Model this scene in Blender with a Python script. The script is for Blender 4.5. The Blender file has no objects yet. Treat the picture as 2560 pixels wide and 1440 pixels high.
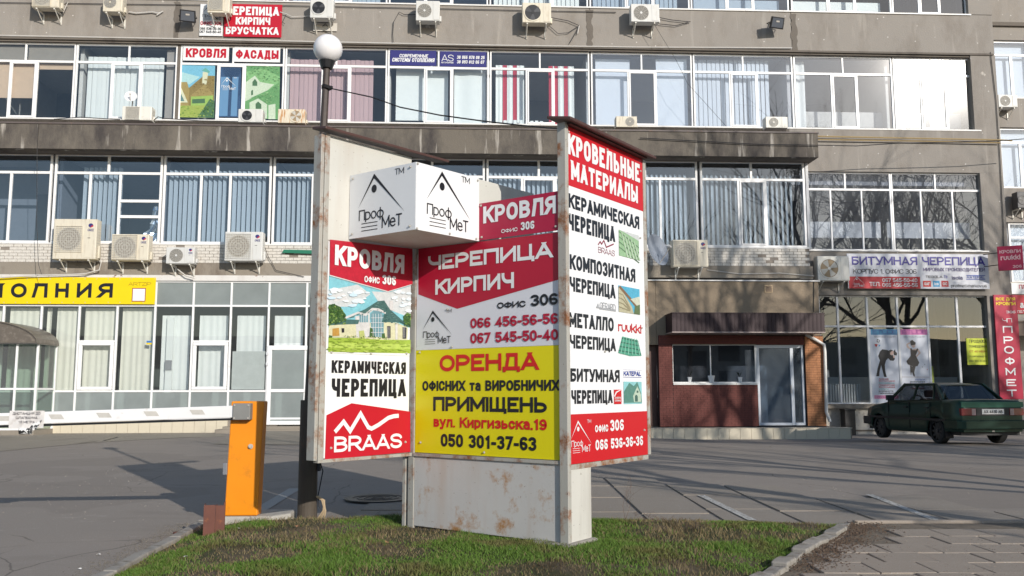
import bpy, math, random
import numpy as np
from mathutils import Matrix, Vector
random.seed(7); rng = np.random.default_rng(7)
D = bpy.data; S = bpy.context.scene; COL = S.collection
R = math.radians
# ------------------------------------------------------------------ camera
FPX, PITCH, ROLL, CH = 2177.6, 0.1165, -0.0014, 1.30
camd = D.cameras.new('camera'); cam = D.objects.new('camera', camd); COL.objects.link(cam); S.camera = cam
camd.sensor_width = 36; camd.lens = 36*FPX/2560; camd.clip_end = 2000; camd.clip_start = .05
cam.rotation_mode = 'QUATERNION'
CR = Matrix.Rotation(math.pi/2+PITCH, 3, 'X') @ Matrix.Rotation(ROLL, 3, 'Z')
cam.location = (0, 0, CH); cam.rotation_quaternion = CR.to_quaternion()
# ------------------------------------------------------------------ light
SUN_EL, SUN_AZ = 20.3, 32.7
w = D.worlds.new('World'); S.world = w; w.use_nodes = True
nt = w.node_tree; bg = nt.nodes['Background']; sky = nt.nodes.new('ShaderNodeTexSky')
sky.sky_type = 'NISHITA'; sky.sun_disc = False; sky.sun_elevation = R(SUN_EL); sky.sun_rotation = R(180-SUN_AZ)
sky.air_density = 1.0; sky.dust_density = 0.4; sky.ozone_density = 1.5
nt.links.new(sky.outputs[0], bg.inputs[0]); bg.inputs[1].default_value = .15
sl = D.lights.new('sun', 'SUN'); sl.energy = 4.4; sl.angle = R(.5); sl.color = (1, .93, .84)
so = D.objects.new('sun', sl); COL.objects.link(so)
sv = Vector((math.sin(R(SUN_AZ))*math.cos(R(SUN_EL)), -math.cos(R(SUN_AZ))*math.cos(R(SUN_EL)), math.sin(R(SUN_EL))))
so.rotation_euler = sv.to_track_quat('Z', 'Y').to_euler(); so.location = (20, -30, 30)
S.view_settings.view_transform = 'Standard'; S.view_settings.look = 'None'; S.view_settings.exposure = -0.08; S.view_settings.gamma = 1
S.render.engine = 'CYCLES'; S.cycles.max_bounces = 8; S.cycles.transparent_max_bounces = 16
S.cycles.sample_clamp_indirect = 4
S.render.resolution_x = 1024; S.render.resolution_y = 576
# ------------------------------------------------------------------ helpers
def ray(u, v):
    d = CR @ Vector(((u-1280)/FPX, (720-v)/FPX, -1)); return d
CAMP = Vector((0, 0, CH))
def hit(F, u, v, y=0.):
    """point of the photograph seen on the plane local y = y of frame F -> local (x, z)"""
    Fi = F.inverted(); o = Fi @ CAMP; d = Fi.to_3x3() @ ray(u, v); t = (y-o.y)/d.y
    p = o+d*t; return p.x, p.z
def gp(u, v, z=0.):
    d = ray(u, v); t = (z-CH)/d.z; p = CAMP+d*t; return p.x, p.y
def frame(ox, oy, oz, ang):      # local x along, local y into the picture, z up
    return Matrix.Translation((ox, oy, oz)) @ Matrix.Rotation(ang, 4, 'Z')
WM = {}
class MB:
    def __init__(s): s.v = []; s.f = []; s.m = []; s.mi = 0
    def add(s, vs, fs):
        b = len(s.v); s.v += [tuple(p) for p in vs]
        for q in fs: s.f.append(tuple(i+b for i in q)); s.m.append(s.mi)
        return s
    def box(s, x0, x1, y0, y1, z0, z1):
        if x0 > x1: x0, x1 = x1, x0
        if y0 > y1: y0, y1 = y1, y0
        if z0 > z1: z0, z1 = z1, z0
        return s.add([(x0,y0,z0),(x1,y0,z0),(x1,y1,z0),(x0,y1,z0),(x0,y0,z1),(x1,y0,z1),(x1,y1,z1),(x0,y1,z1)],
              [(0,3,2,1),(4,5,6,7),(0,1,5,4),(1,2,6,5),(2,3,7,6),(3,0,4,7)])
    def poly(s, pts): return s.add(pts, [tuple(range(len(pts)))])
    def flat(s, pts, y): return s.poly([(p[0], y, p[1]) for p in pts])
    def prism(s, pts, y0, y1):     # xz outline extruded along y
        n = len(pts); v = [(p[0], y0, p[1]) for p in pts]+[(p[0], y1, p[1]) for p in pts]
        a = sum(pts[i][0]*pts[(i+1)%n][1]-pts[(i+1)%n][0]*pts[i][1] for i in range(n))
        f = [tuple(range(n)), tuple(range(2*n-1, n-1, -1))]+[(i, i+n, (i+1)%n+n, (i+1)%n) for i in range(n)]
        if a < 0: f = [tuple(reversed(q)) for q in f]
        return s.add(v, f)
    def slab(s, pts, z0, z1):      # xy outline extruded along z
        n = len(pts); v = [(p[0], p[1], z0) for p in pts]+[(p[0], p[1], z1) for p in pts]
        a = sum(pts[i][0]*pts[(i+1)%n][1]-pts[(i+1)%n][0]*pts[i][1] for i in range(n))
        f = [tuple(range(n-1, -1, -1)), tuple(range(n, 2*n))]+[(i, (i+1)%n, (i+1)%n+n, i+n) for i in range(n)]
        if a < 0: f = [tuple(reversed(q)) for q in f]
        return s.add(v, f)
    def tube(s, path, r, n=6, caps=True, r1=None):
        P = [Vector(p) for p in path]; m = len(P); vs = []; 
        for i, p in enumerate(P):
            d = (P[min(i+1, m-1)]-P[max(i-1, 0)]).normalized()
            a = d.cross(Vector((0, 0, 1)) if abs(d.z) < .9 else Vector((1, 0, 0))).normalized(); b = d.cross(a)
            rr = r if r1 is None else r+(r1-r)*i/max(1, m-1)
            vs += [p+(a*math.cos(2*math.pi*k/n)+b*math.sin(2*math.pi*k/n))*rr for k in range(n)]
        fs = [(i*n+k, i*n+(k+1) % n, (i+1)*n+(k+1) % n, (i+1)*n+k) for i in range(m-1) for k in range(n)]
        if caps: fs += [tuple(range(n-1, -1, -1)), tuple(range((m-1)*n, m*n))]
        return s.add(vs, fs)
    def ring(s, cx, cz, y, r, t, n=24, d=.004):   # flat ring facing -y, slightly raised
        vs = []; 
        for k in range(n):
            a = 2*math.pi*k/n; c, q = math.cos(a), math.sin(a)
            vs += [(cx+c*(r-t), y-d, cz+q*(r-t)), (cx+c*(r+t), y-d, cz+q*(r+t)), (cx+c*(r+t), y, cz+q*(r+t)), (cx+c*(r-t), y, cz+q*(r-t))]
        fs = []
        for k in range(n):
            a = 4*k; b = 4*((k+1) % n)
            fs += [(a, a+1, b+1, b), (a+1, a+2, b+2, b+1), (a+3, a, b, b+3)]
        return s.add(vs, fs)
    def disc(s, cx, cz, y, rx, rz=None, n=24):
        rz = rz or rx
        return s.poly([(cx+math.cos(2*math.pi*k/n)*rx, y, cz+math.sin(2*math.pi*k/n)*rz) for k in range(n)])
    def mesh(s, name, mats, smooth=False):
        me = D.meshes.new(name); me.from_pydata(s.v, [], s.f)
        for m in (mats if isinstance(mats, (list, tuple)) else [mats]): me.materials.append(m)
        if any(s.m): me.polygons.foreach_set('material_index', s.m)
        if smooth: me.polygons.foreach_set('use_smooth', [True]*len(s.f))
        me.update()
        if smooth and len(s.f) < 30000: me.set_sharp_from_angle(angle=R(38))
        return me
def put(name, me, parent=None, F=None, bevel=0):
    o = D.objects.new(name, me); COL.objects.link(o)
    F = F if F is not None else (WM[parent.name] if parent else Matrix())
    WM[o.name] = F.copy()
    if parent: o.parent = parent; o.matrix_basis = WM[parent.name].inverted() @ F
    else: o.matrix_basis = F
    if bevel:
        b = o.modifiers.new('bevel', 'BEVEL'); b.width = bevel; b.segments = 2; b.limit_method = 'ANGLE'; b.angle_limit = R(40)
    return o
def ob(name, mb, mat, parent=None, F=None, smooth=False, bevel=0):
    return put(name, mb.mesh(name, mat, smooth), parent, F, bevel)
def tag(o, label, cat, group=None, kind=None):
    if label: o['label'] = label
    if cat: o['category'] = cat
    if group: o['group'] = group
    if kind: o['kind'] = kind
    return o
def thing(name, F, label, cat, group=None):
    return tag(put(name, None, None, F), label, cat, group)
def stuff(o): o['kind'] = 'stuff'; return o
def struct(o): o['kind'] = 'structure'; return o
# ------------------------------------------------------------------ materials
def newmat(name):
    m = D.materials.new(name); m.use_nodes = True; n = m.node_tree; b = n.nodes['Principled BSDF']; return m, n, b
def N(n, t, **k):
    x = n.nodes.new(t)
    for a, v in k.items():
        if a.startswith('i_'):
            x.inputs[int(a[2:])].default_value = v
        else: setattr(x, a, v)
    return x
def noise(n, vec, scale, detail=4, rough=.6, mp=None):
    if mp:
        q = N(n, 'ShaderNodeMapping'); q.inputs['Scale'].default_value = mp; n.links.new(vec, q.inputs[0]); vec = q.outputs[0]
    x = N(n, 'ShaderNodeTexNoise'); x.inputs['Scale'].default_value = scale; x.inputs['Detail'].default_value = detail
    x.inputs['Roughness'].default_value = rough; n.links.new(vec, x.inputs['Vector']); return x.outputs['Fac']
def ramp(n, fac, lo, hi, a=0., b=1.):
    x = N(n, 'ShaderNodeMapRange'); x.inputs[1].default_value = lo; x.inputs[2].default_value = hi; x.inputs[3].default_value = a; x.inputs[4].default_value = b
    n.links.new(fac, x.inputs[0]); return x.outputs[0]
def mix(n, fac, a, b):
    x = N(n, 'ShaderNodeMix', data_type='RGBA')
    if isinstance(fac, (int, float)): x.inputs[0].default_value = fac
    else: n.links.new(fac, x.inputs[0])
    for s, v in ((6, a), (7, b)):
        if isinstance(v, tuple): x.inputs[s].default_value = (*v[:3], 1)
        else: n.links.new(v, x.inputs[s])
    return x.outputs[2]
def mul(n, a, b):
    x = N(n, 'ShaderNodeMath', operation='MULTIPLY'); n.links.new(a, x.inputs[0])
    if isinstance(b, (int, float)): x.inputs[1].default_value = b
    else: n.links.new(b, x.inputs[1])
    return x.outputs[0]
def bump(n, b, h, st, dist=.01):
    x = N(n, 'ShaderNodeBump'); x.inputs['Strength'].default_value = st; x.inputs['Distance'].default_value = dist
    n.links.new(h, x.inputs['Height']); n.links.new(x.outputs[0], b.inputs['Normal'])
def coord(n, kind='Object'): return N(n, 'ShaderNodeTexCoord').outputs[kind]
def pbr(name, c, rough=.6, metal=0., var=.12, sc=5., bm=0., bs=60., spec=.5, dirt=None, dlo=.55, dhi=.75, streak=False):
    m, n, b = newmat(name); co = coord(n)
    f = noise(n, co, sc); col = mix(n, f, tuple(x*(1-var) for x in c), tuple(min(.95, x*(1+var)) for x in c))
    if dirt:
        g = noise(n, co, sc*1.7, 8, .65, (3, 3, .35) if streak else None)
        col = mix(n, ramp(n, g, dlo, dhi), col, dirt)
    n.links.new(col, b.inputs['Base Color'])
    b.inputs['Roughness'].default_value = rough; b.inputs['Metallic'].default_value = metal
    b.inputs['Specular IOR Level'].default_value = spec
    if bm: bump(n, b, noise(n, co, bs, 5), bm)
    return m
def glass(name, tint, ior=1.7, rough=.0, dust=.0, dc=(.7, .7, .7)):
    m, n, b = newmat(name); n.nodes.remove(b); out = n.nodes['Material Output']
    t = N(n, 'ShaderNodeBsdfTransparent'); t.inputs[0].default_value = (*tint, 1)
    g = N(n, 'ShaderNodeBsdfGlossy'); g.inputs['Roughness'].default_value = rough; g.inputs[0].default_value = (1, 1, 1, 1)
    fr = N(n, 'ShaderNodeFresnel'); gm = N(n, 'ShaderNodeNewGeometry'); n.links.new(ramp(n, gm.outputs['Backfacing'], 0, 1, ior, 1/ior), fr.inputs[0])
    # panes are never perfectly flat: slight waviness
    bp = N(n, 'ShaderNodeBump'); bp.inputs['Strength'].default_value = .05; bp.inputs['Distance'].default_value = .02
    n.links.new(noise(n, coord(n), .8, 1), bp.inputs['Height']); n.links.new(bp.outputs[0], g.inputs['Normal'])
    mx = N(n, 'ShaderNodeMixShader'); n.links.new(fr.outputs[0], mx.inputs[0]); n.links.new(t.outputs[0], mx.inputs[1]); n.links.new(g.outputs[0], mx.inputs[2])
    last = mx.outputs[0]
    if dust:
        d = N(n, 'ShaderNodeBsdfDiffuse'); d.inputs[0].default_value = (*dc, 1)
        m2 = N(n, 'ShaderNodeMixShader'); n.links.new(mul(n, ramp(n, noise(n, coord(n), 1.3, 5), .2, .9, .8, 1.2), dust), m2.inputs[0])
        n.links.new(last, m2.inputs[1]); n.links.new(d.outputs[0], m2.inputs[2]); last = m2.outputs[0]
    n.links.new(last, out.inputs[0]); return m
PM = {}
def ink(c, rough=.32):
    k = (tuple(round(x, 3) for x in c), rough)
    if k not in PM: PM[k] = pbr('print_ink', c, rough, var=.05, sc=3, spec=.35)
    return PM[k]
WHITE = ink((.74, .75, .76)); RED = ink((.45, .012, .028)); RED2 = ink((.52, .016, .018)); BLACK = ink((.015, .015, .02))
YEL = ink((.72, .64, .005)); YEL2 = ink((.78, .58, .005)); BLUE = ink((.035, .035, .17)); CRIM = ink((.42, .01, .04)); YTXT = ink((.85, .65, .02))
def texd(m):
    k = ('tex', m.name)
    if k not in PM:
        c = [n for n in m.node_tree.nodes if n.type == 'MIX'][0]; p, q = c.inputs[6].default_value, c.inputs[7].default_value; base = tuple((p[i]+q[i])/2 for i in range(3)); mm, n, b = newmat('printed_photo'); co = coord(n)
        f = mix(n, noise(n, co, 18, 10, .85), tuple(x*.35 for x in base), tuple(min(.9, x*1.6+.01) for x in base)); n.links.new(f, b.inputs['Base Color']); b.inputs['Roughness'].default_value = .32; PM[k] = mm
    return PM[k]
GREY = ink((.35, .36, .38))
# walls
def concrete(name, base, dark, pale, dk=(.52, .72), streaks=0., pits=True):
    m, n, b = newmat(name); co = coord(n)
    c = mix(n, noise(n, co, .5, 6, .65), tuple(x*.86 for x in base), tuple(x*1.12 for x in base))
    c = mix(n, mul(n, noise(n, co, 45, 3), .35), c, tuple(x*.55 for x in base))
    g = noise(n, co, 1.1, 8, .7, (1, 1, .45)); c = mix(n, ramp(n, g, dk[0], dk[1], 0, .85), c, dark)
    if streaks:
        s = noise(n, co, 3.2, 5, .6, (1, 1, .10)); c = mix(n, ramp(n, s, .58, .66, 0, streaks), c, pale)
        s2 = noise(n, co, .9, 7, .55, (1, 1, .8)); c = mix(n, ramp(n, s2, .685, .70, 0, .8), c, tuple(min(.8, x*1.3) for x in pale))
    if pits:
        v = N(n, 'ShaderNodeTexVoronoi'); v.inputs['Scale'].default_value = 3.3; n.links.new(co, v.inputs[0])
        c = mix(n, ramp(n, v.outputs['Distance'], .05, .075, 1, 0), c, (.62, .6, .57))
    n.links.new(c, b.inputs['Base Color']); b.inputs['Roughness'].default_value = .9; b.inputs['Specular IOR Level'].default_value = .2
    bump(n, b, noise(n, co, 22, 8, .7), .5, .02); return m
M_CON = concrete('wall_concrete', (.315, .29, .262), (.20, .175, .15), (.42, .39, .35), (.48, .74), .35)
M_BAND = concrete('band_concrete', (.175, .155, .13), (.045, .04, .042), (.42, .39, .35), (.40, .66), .9, False)
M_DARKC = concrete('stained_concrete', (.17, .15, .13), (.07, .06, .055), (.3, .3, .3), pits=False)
M_LOWC = concrete('ledge_concrete', (.30, .265, .22), (.13, .10, .08), (.4, .4, .4), pits=False)
M_BEIGE = concrete('beige_render', (.30, .24, .175), (.20, .15, .105), (.4, .4, .4), (.55, .9), pits=False)
M_FRAME = pbr('window_frame_plastic', (.80, .80, .80), .35, var=.05, dirt=(.42, .38, .33), dlo=.62, dhi=.85)
M_FRAME2 = pbr('aluminium_frame', (.60, .61, .63), .4, .0, var=.05)
M_SILL = pbr('sill_metal', (.72, .71, .69), .5, dirt=(.3, .25, .2), dlo=.6, dhi=.8)
M_BRICK = pbr('silicate_brick', (.60, .57, .52), .9, var=.18, sc=9, bm=.5, bs=30, dirt=(.3, .27, .23), dlo=.55, dhi=.8)
M_MORTAR = pbr('mortar', (.24, .21, .18), .95, var=.3, sc=12, bm=.5, bs=30)
M_RBRICK = pbr('red_brick', (.135, .036, .028), .75, var=.35, sc=14, bm=.2)
M_OBRICK = pbr('orange_brick', (.40, .17, .07), .7, var=.4, sc=9, bm=.2)
M_RMORT = pbr('dark_mortar', (.055, .03, .027), .9)
M_TILE = pbr('plinth_tile', (.60, .54, .42), .5, var=.12, sc=2, dirt=(.35, .28, .2), dlo=.55, dhi=.8)
M_ROOM = pbr('room_wall', (.30, .31, .34), .9); M_ROOML = pbr('room_white', (.62, .62, .62), .9)
M_FLOOR = pbr('room_floor', (.16, .13, .1), .8)
G_BLUE = glass('glass_blue_tint', (.62, .69, .76), 2.1); G_CLEAR = glass('glass_clear', (.85, .89, .90), 1.8)
G_GREEN = glass('glass_green_tint', (.83, .86, .85), 1.7, dust=.03); G_MAT = glass('glass_matt', (.5, .62, .56), 1.5, .3, dust=.55, dc=(.41, .46, .455))
G_DARK = glass('glass_dark', (.4, .42, .45), 2.4); G_HAZE = glass('glass_hazy', (.8, .85, .92), 2.1, .0, dust=.07, dc=(.62, .66, .72))
G_GLARE = glass('glass_glare', (.85, .88, .9), 2.2, .085, dust=.02); G_GLARE2 = glass('glass_glare_weak', (.85, .88, .9), 2.4, .045, dust=.02)  # roughness added on these two bays only, to spread the sun's glare
M_SLAT = pbr('blind_fabric', (.74, .77, .78), .85, var=.06); M_SLATM = pbr('mauve_blind', (.52, .36, .38), .85, var=.05)
M_CURT = pbr('cream_curtain', (.78, .77, .70), .9, var=.06); M_CURTW = pbr('white_cloth', (.82, .85, .86), .85, var=.05, bm=.5, bs=3)
M_BEIGEBL = pbr('beige_roller', (.62, .46, .34), .8); M_GREYBL = pbr('grey_roller', (.30, .27, .24), .8); M_REDC = pbr('red_curtain', (.55, .05, .09), .9)
M_AC = pbr('ac_casing', (.70, .68, .62), .45, var=.06, sc=3, dirt=(.45, .38, .28), dlo=.6, dhi=.85)
M_AC2 = pbr('ac_casing_yellowed', (.64, .59, .48), .5, var=.08, sc=3, dirt=(.38, .30, .2), dlo=.52, dhi=.8, streak=True); M_AC3 = pbr('ac_casing_grey', (.60, .60, .58), .5, var=.08, sc=3, dirt=(.36, .33, .28), dlo=.55, dhi=.8, streak=True)
M_ACR = pbr('ac_casing_rusty', (.66, .60, .48), .5, sc=3, dirt=(.45, .2, .05), dlo=.5, dhi=.62, streak=True)
M_GRILL = pbr('ac_grille', (.50, .48, .43), .5); M_FAN = pbr('fan_black', (.012, .012, .014), .4); M_BRK = pbr('bracket_metal', (.45, .42, .38), .6)
M_WELL = pbr('fan_well_grey', (.27, .245, .21), .7, var=.3, sc=12); M_WELLD = pbr('fan_well_dark', (.09, .085, .08), .7)
M_FANT = pbr('fan_tan', (.30, .22, .13), .6)
M_CABLE = pbr('black_cable', (.02, .02, .022), .6); M_CABLEW = pbr('white_cable', (.55, .53, .5), .6)
def rusty(name, paint, rust, lo, hi, sc=2.2, rough=.45):
    m, n, b = newmat(name); co = coord(n)
    c = mix(n, noise(n, co, 2, 5), tuple(x*.85 for x in paint), paint)
    st = noise(n, co, sc*1.4, 6, .6, (1, 1, .12)); c = mix(n, ramp(n, st, .5, .75, 0, .5), c, tuple(p*.45+q*.55 for p, q in zip(paint, rust)))
    g = noise(n, co, sc, 10, .72); k = ramp(n, g, lo, hi); c = mix(n, k, c, rust)
    g2 = noise(n, co, 38, 3, .6); c = mix(n, ramp(n, g2, .68, .74, 0, .9), c, tuple(x*.35 for x in rust))
    n.links.new(c, b.inputs['Base Color']); n.links.new(ramp(n, k, 0, 1, rough, .9), b.inputs['Roughness']); bump(n, b, g, .3); return m
M_SHEET = rusty('painted_sheet', (.62, .61, .56), (.30, .15, .06), .66, .76)
M_LOWSH = rusty('rusty_white_sheet', (.55, .54, .52), (.36, .19, .075), .535, .66, 3.1)
M_POST = rusty('rusty_post', (.42, .41, .37), (.22, .09, .035), .50, .63, 4.)
M_ROOFB = pbr('brown_roof_metal', (.075, .035, .028), .5, var=.3, sc=8)
# ------------------------------------------------------------------ lettering
TX = []
def text(s, F, px, parent, mat, y=0., bold=.024, sp=1., name='lettering', local=None, shear=0.):
    """px = (u left, v baseline, u right, v cap top) measured on the photograph, projected on the sign's own plane"""
    if local: x0, z0, x1, z1 = local
    else: x0, z0 = hit(F, px[0], px[1], y); x1, z1 = hit(F, px[2], px[3], y)
    if not local:    # lines of writing are level on the board: cap height from the box, baseline from the left end
        pass
    TX.append((s, F.copy(), (x0, z0, x1, z1), parent, mat, y, bold, sp, name, shear))
# stroke lettering: (width, [strokes]); a point is (a, b) or (a, b, 1) where the corner is round; b = 0 baseline, 1 cap line
def _O(a0=0, b0=0, a1=1, b1=1): m_ = (a0+a1)/2; return [(m_, b0), (a1, b0, 1), (a1, b1, 1), (a0, b1, 1), (a0, b0, 1), (m_, b0), None]
_S = {
 'А': (.74, [[(0, 0), (.5, 1)], [(.5, 1), (1, 0)], [(.2, .26), (.8, .26)]]), 'Б': (.66, [[(.94, 1), (0, 1), (0, 0)], [(0, 0), (1, 0, 1), (1, .58, 1), (0, .58)]]),
 'В': (.68, [[(0, 0), (0, 1)], [(0, 1), (.92, 1, 1), (.92, .53, 1), (0, .53)], [(0, .53), (1, .53, 1), (1, 0, 1), (0, 0)]]), 'Г': (.56, [[(0, 0), (0, 1), (1, 1)]]),
 'Д': (.78, [[(0, -.2), (0, 0), (1, 0), (1, -.2)], [(.14, 0), (.3, 1)], [(.24, 1), (.84, 1), (.84, 0)]]), 'Е': (.60, [[(1, 1), (0, 1), (0, 0), (1, 0)], [(0, .52), (.9, .52)]]),
 'Ж': (1.0, [[(.5, 0), (.5, 1)], [(0, 1), (.42, .5)], [(.42, .5), (0, 0)], [(1, 1), (.58, .5)], [(.58, .5), (1, 0)], [(.4, .5), (.6, .5)]]), 'З': (.64, [[(0, .8), (0, 1, 1), (.95, 1, 1), (.95, .53, 1), (.35, .53)], [(.35, .53), (1, .53, 1), (1, 0, 1), (0, 0, 1), (0, .2)]]),
 'И': (.74, [[(0, 1), (0, 0)], [(1, 1), (1, 0)], [(0, .03), (1, .97)]]), 'К': (.70, [[(0, 0), (0, 1)], [(1, 1), (.1, .45)], [(.36, .62), (1, 0)]]), 'Л': (.74, [[(.02, 0), (.25, 1)], [(.2, 1), (1, 1), (1, 0)]]),
 'М': (.90, [[(0, 0), (0, 1)], [(0, 1), (.5, .2)], [(.5, .2), (1, 1)], [(1, 1), (1, 0)]]), 'Н': (.72, [[(0, 0), (0, 1)], [(1, 0), (1, 1)], [(0, .52), (1, .52)]]), 'О': (.76, [_O()]), 'П': (.72, [[(0, 0), (0, 1), (1, 1), (1, 0)]]),
 'Р': (.66, [[(0, 0), (0, 1)], [(0, 1), (1, 1, 1), (1, .43, 1), (0, .43)]]), 'С': (.70, [[(1, .68), (1, 1, 1), (0, 1, 1), (0, 0, 1), (1, 0, 1), (1, .32)]]), 'Т': (.64, [[(0, 1), (1, 1)], [(.5, 1), (.5, 0)]]),
 'У': (.72, [[(0, 1), (.52, .32)], [(1, 1), (.45, 0), (.12, 0)]]), 'Ф': (.92, [[(.5, 0), (.5, 1)], _O(0, .15, 1, .85)]), 'Х': (.74, [[(0, 0), (1, 1)], [(0, 1), (1, 0)]]), 'Ц': (.78, [[(0, 1), (0, 0), (1, 0), (1, -.22)], [(.84, 1), (.84, 0)]]),
 'Ч': (.68, [[(0, 1), (0, .42, 1), (1, .42)], [(1, 1), (1, 0)]]), 'Ш': (.98, [[(0, 1), (0, 0), (1, 0), (1, 1)], [(.5, 0), (.5, 1)]]), 'Щ': (1.04, [[(0, 1), (0, 0), (1, 0), (1, -.22)], [(.46, 0), (.46, 1)], [(.9, 0), (.9, 1)]]),
 'Ы': (.92, [[(0, 1), (0, 0)], [(0, 0), (.66, 0, 1), (.66, .57, 1), (0, .57)], [(1, 0), (1, 1)]]), 'Ь': (.66, [[(0, 1), (0, 0)], [(0, 0), (1, 0, 1), (1, .57, 1), (0, .57)]]), 'Ъ': (.8, [[(0, 1), (.2, 1), (.2, 0)], [(.2, 0), (1, 0, 1), (1, .57, 1), (.2, .57)]]),
 'Э': (.70, [[(0, .7), (0, 1, 1), (1, 1, 1), (1, 0, 1), (0, 0, 1), (0, .3)], [(.4, .52), (1, .52)]]), 'Ю': (1.02, [[(0, 0), (0, 1)], [(0, .5), (.3, .5)], _O(.3, 0, 1, 1)]), 'Я': (.68, [[(1, 0), (1, 1)], [(1, 1), (0, 1, 1), (0, .45, 1), (1, .45)], [(.5, .45), (.0, 0)]]),
 'І': (.0, [[(.5, 0), (.5, 1)]]), 'Ё': (.60, [[(1, 1), (0, 1), (0, 0), (1, 0)], [(0, .52), (.9, .52)]]), ' ': (.22, []),
 '0': (.62, [_O()]), '1': (.40, [[(.75, 0), (.75, 1), (.1, .78)]]), '2': (.62, [[(0, .72), (0, 1, 1), (1, 1, 1), (1, .55, 1), (0, 0)], [(0, 0), (1, 0)]]), '3': (.62, [[(0, .84), (0, 1, 1), (.96, 1, 1), (.96, .54, 1), (.35, .54)], [(.35, .54), (1, .54, 1), (1, 0, 1), (0, 0, 1), (0, .16)]]),
 '4': (.66, [[(.76, 0), (.76, 1), (0, .24), (1, .24)]]), '5': (.62, [[(.94, 1), (.06, 1), (.03, .56), (.5, .62), (1, .6, 1), (1, 0, 1), (0, 0, 1), (0, .2)]]), '6': (.62, [[(.98, .86), (.98, 1, 1), (0, 1, 1), (0, 0, 1), (1, 0, 1), (1, .52, 1), (0, .52)]]), '7': (.60, [[(0, 1), (1, 1), (.3, 0)]]),
 '8': (.62, [_O(0, 0, 1, .54), _O(.05, .54, .95, 1)]), '9': (.62, [[(.02, .14), (.02, 0, 1), (1, 0, 1), (1, 1, 1), (0, 1, 1), (0, .44, 1), (1, .44)]]), '-': (.30, [[(0, .38), (1, .38)]]), '.': (.0, [[(.5, 0), (.5, .02)]]), ',': (.0, [[(.5, .04), (.5, -.10)]]),
 '&': (.74, [[(1, 0), (.15, .78, 1), (.2, 1, 1), (.75, 1, 1), (.7, .7), (.0, .38, 1), (0, 0, 1), (.6, 0, 1), (1, .4)]]),
 'D': (.72, [[(0, 0), (0, 1), (1, 1, 1), (1, 0, 1), (0, 0)]]), 'F': (.58, [[(0, 0), (0, 1), (1, 1)], [(0, .5), (.85, .5)]]), 'G': (.74, [[(1, .72), (1, 1, 1), (0, 1, 1), (0, 0, 1), (1, 0, 1), (1, .46), (.55, .46)]]), 'I': (.0, [[(.5, 0), (.5, 1)]]), 'L': (.56, [[(0, 1), (0, 0), (1, 0)]]), 'N': (.74, [[(0, 0), (0, 1)], [(0, .97), (1, .03)], [(1, 0), (1, 1)]]),
 'R': (.68, [[(0, 0), (0, 1)], [(0, 1), (1, 1, 1), (1, .45, 1), (0, .45)], [(.5, .45), (1, 0)]]), 'S': (.66, [[(1, .75), (1, 1, 1), (0, 1, 1), (0, .53, 1), (1, .50, 1), (1, 0, 1), (0, 0, 1), (0, .25)]]), 'U': (.72, [[(0, 1), (0, 0, 1), (1, 0, 1), (1, 1)]]), 'W': (1.0, [[(0, 1), (.25, 0)], [(.25, 0), (.5, .9)], [(.5, .9), (.75, 0)], [(.75, 0), (1, 1)]]), 'Z': (.64, [[(0, 1), (1, 1), (0, 0), (1, 0)]]), 'X': (.74, [[(0, 0), (1, 1)], [(0, 1), (1, 0)]]), 'V': (.72, [[(0, 1), (.5, 0)], [(.5, 0), (1, 1)]]), 'É': (.60, [[(1, .8), (0, .8), (0, 0), (1, 0)], [(0, .4), (.9, .4)], [(.35, .92), (.8, 1.05)]]),
}
_S['Й'] = (.74, _S['И'][1]+[[(.3, 1.12), (.7, 1.12)]])
for a_, b_ in zip('ABCEHKMOPT', 'АВСЕНКМОРТ'): _S[a_] = _S[b_]
XH = .74
def _low(g, w=1.): return (g[0]*w*.84, [[None if p is None else ((p[0], p[1]*XH)+tuple(p[2:])) for p in s] for s in g[1]])
for lo_, up_ in (('в', 'В'), ('г', 'Г'), ('д', 'Д'), ('ж', 'Ж'), ('з', 'З'), ('и', 'И'), ('й', 'И'), ('к', 'К'), ('л', 'Л'), ('м', 'М'), ('н', 'Н'), ('о', 'О'), ('п', 'П'), ('с', 'С'), ('т', 'Т'), ('х', 'Х'), ('ц', 'Ц'), ('ч', 'Ч'), ('ш', 'Ш'), ('щ', 'Щ'), ('ъ', 'Ъ'), ('ы', 'Ы'), ('ь', 'Ь'), ('э', 'Э'), ('ю', 'Ю'), ('я', 'Я'), ('o', 'О'), ('s', 'S'), ('v', 'V'), ('c', 'С'), ('x', 'Х'), ('z', 'Z')): _S[lo_] = _low(_S[up_])
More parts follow.
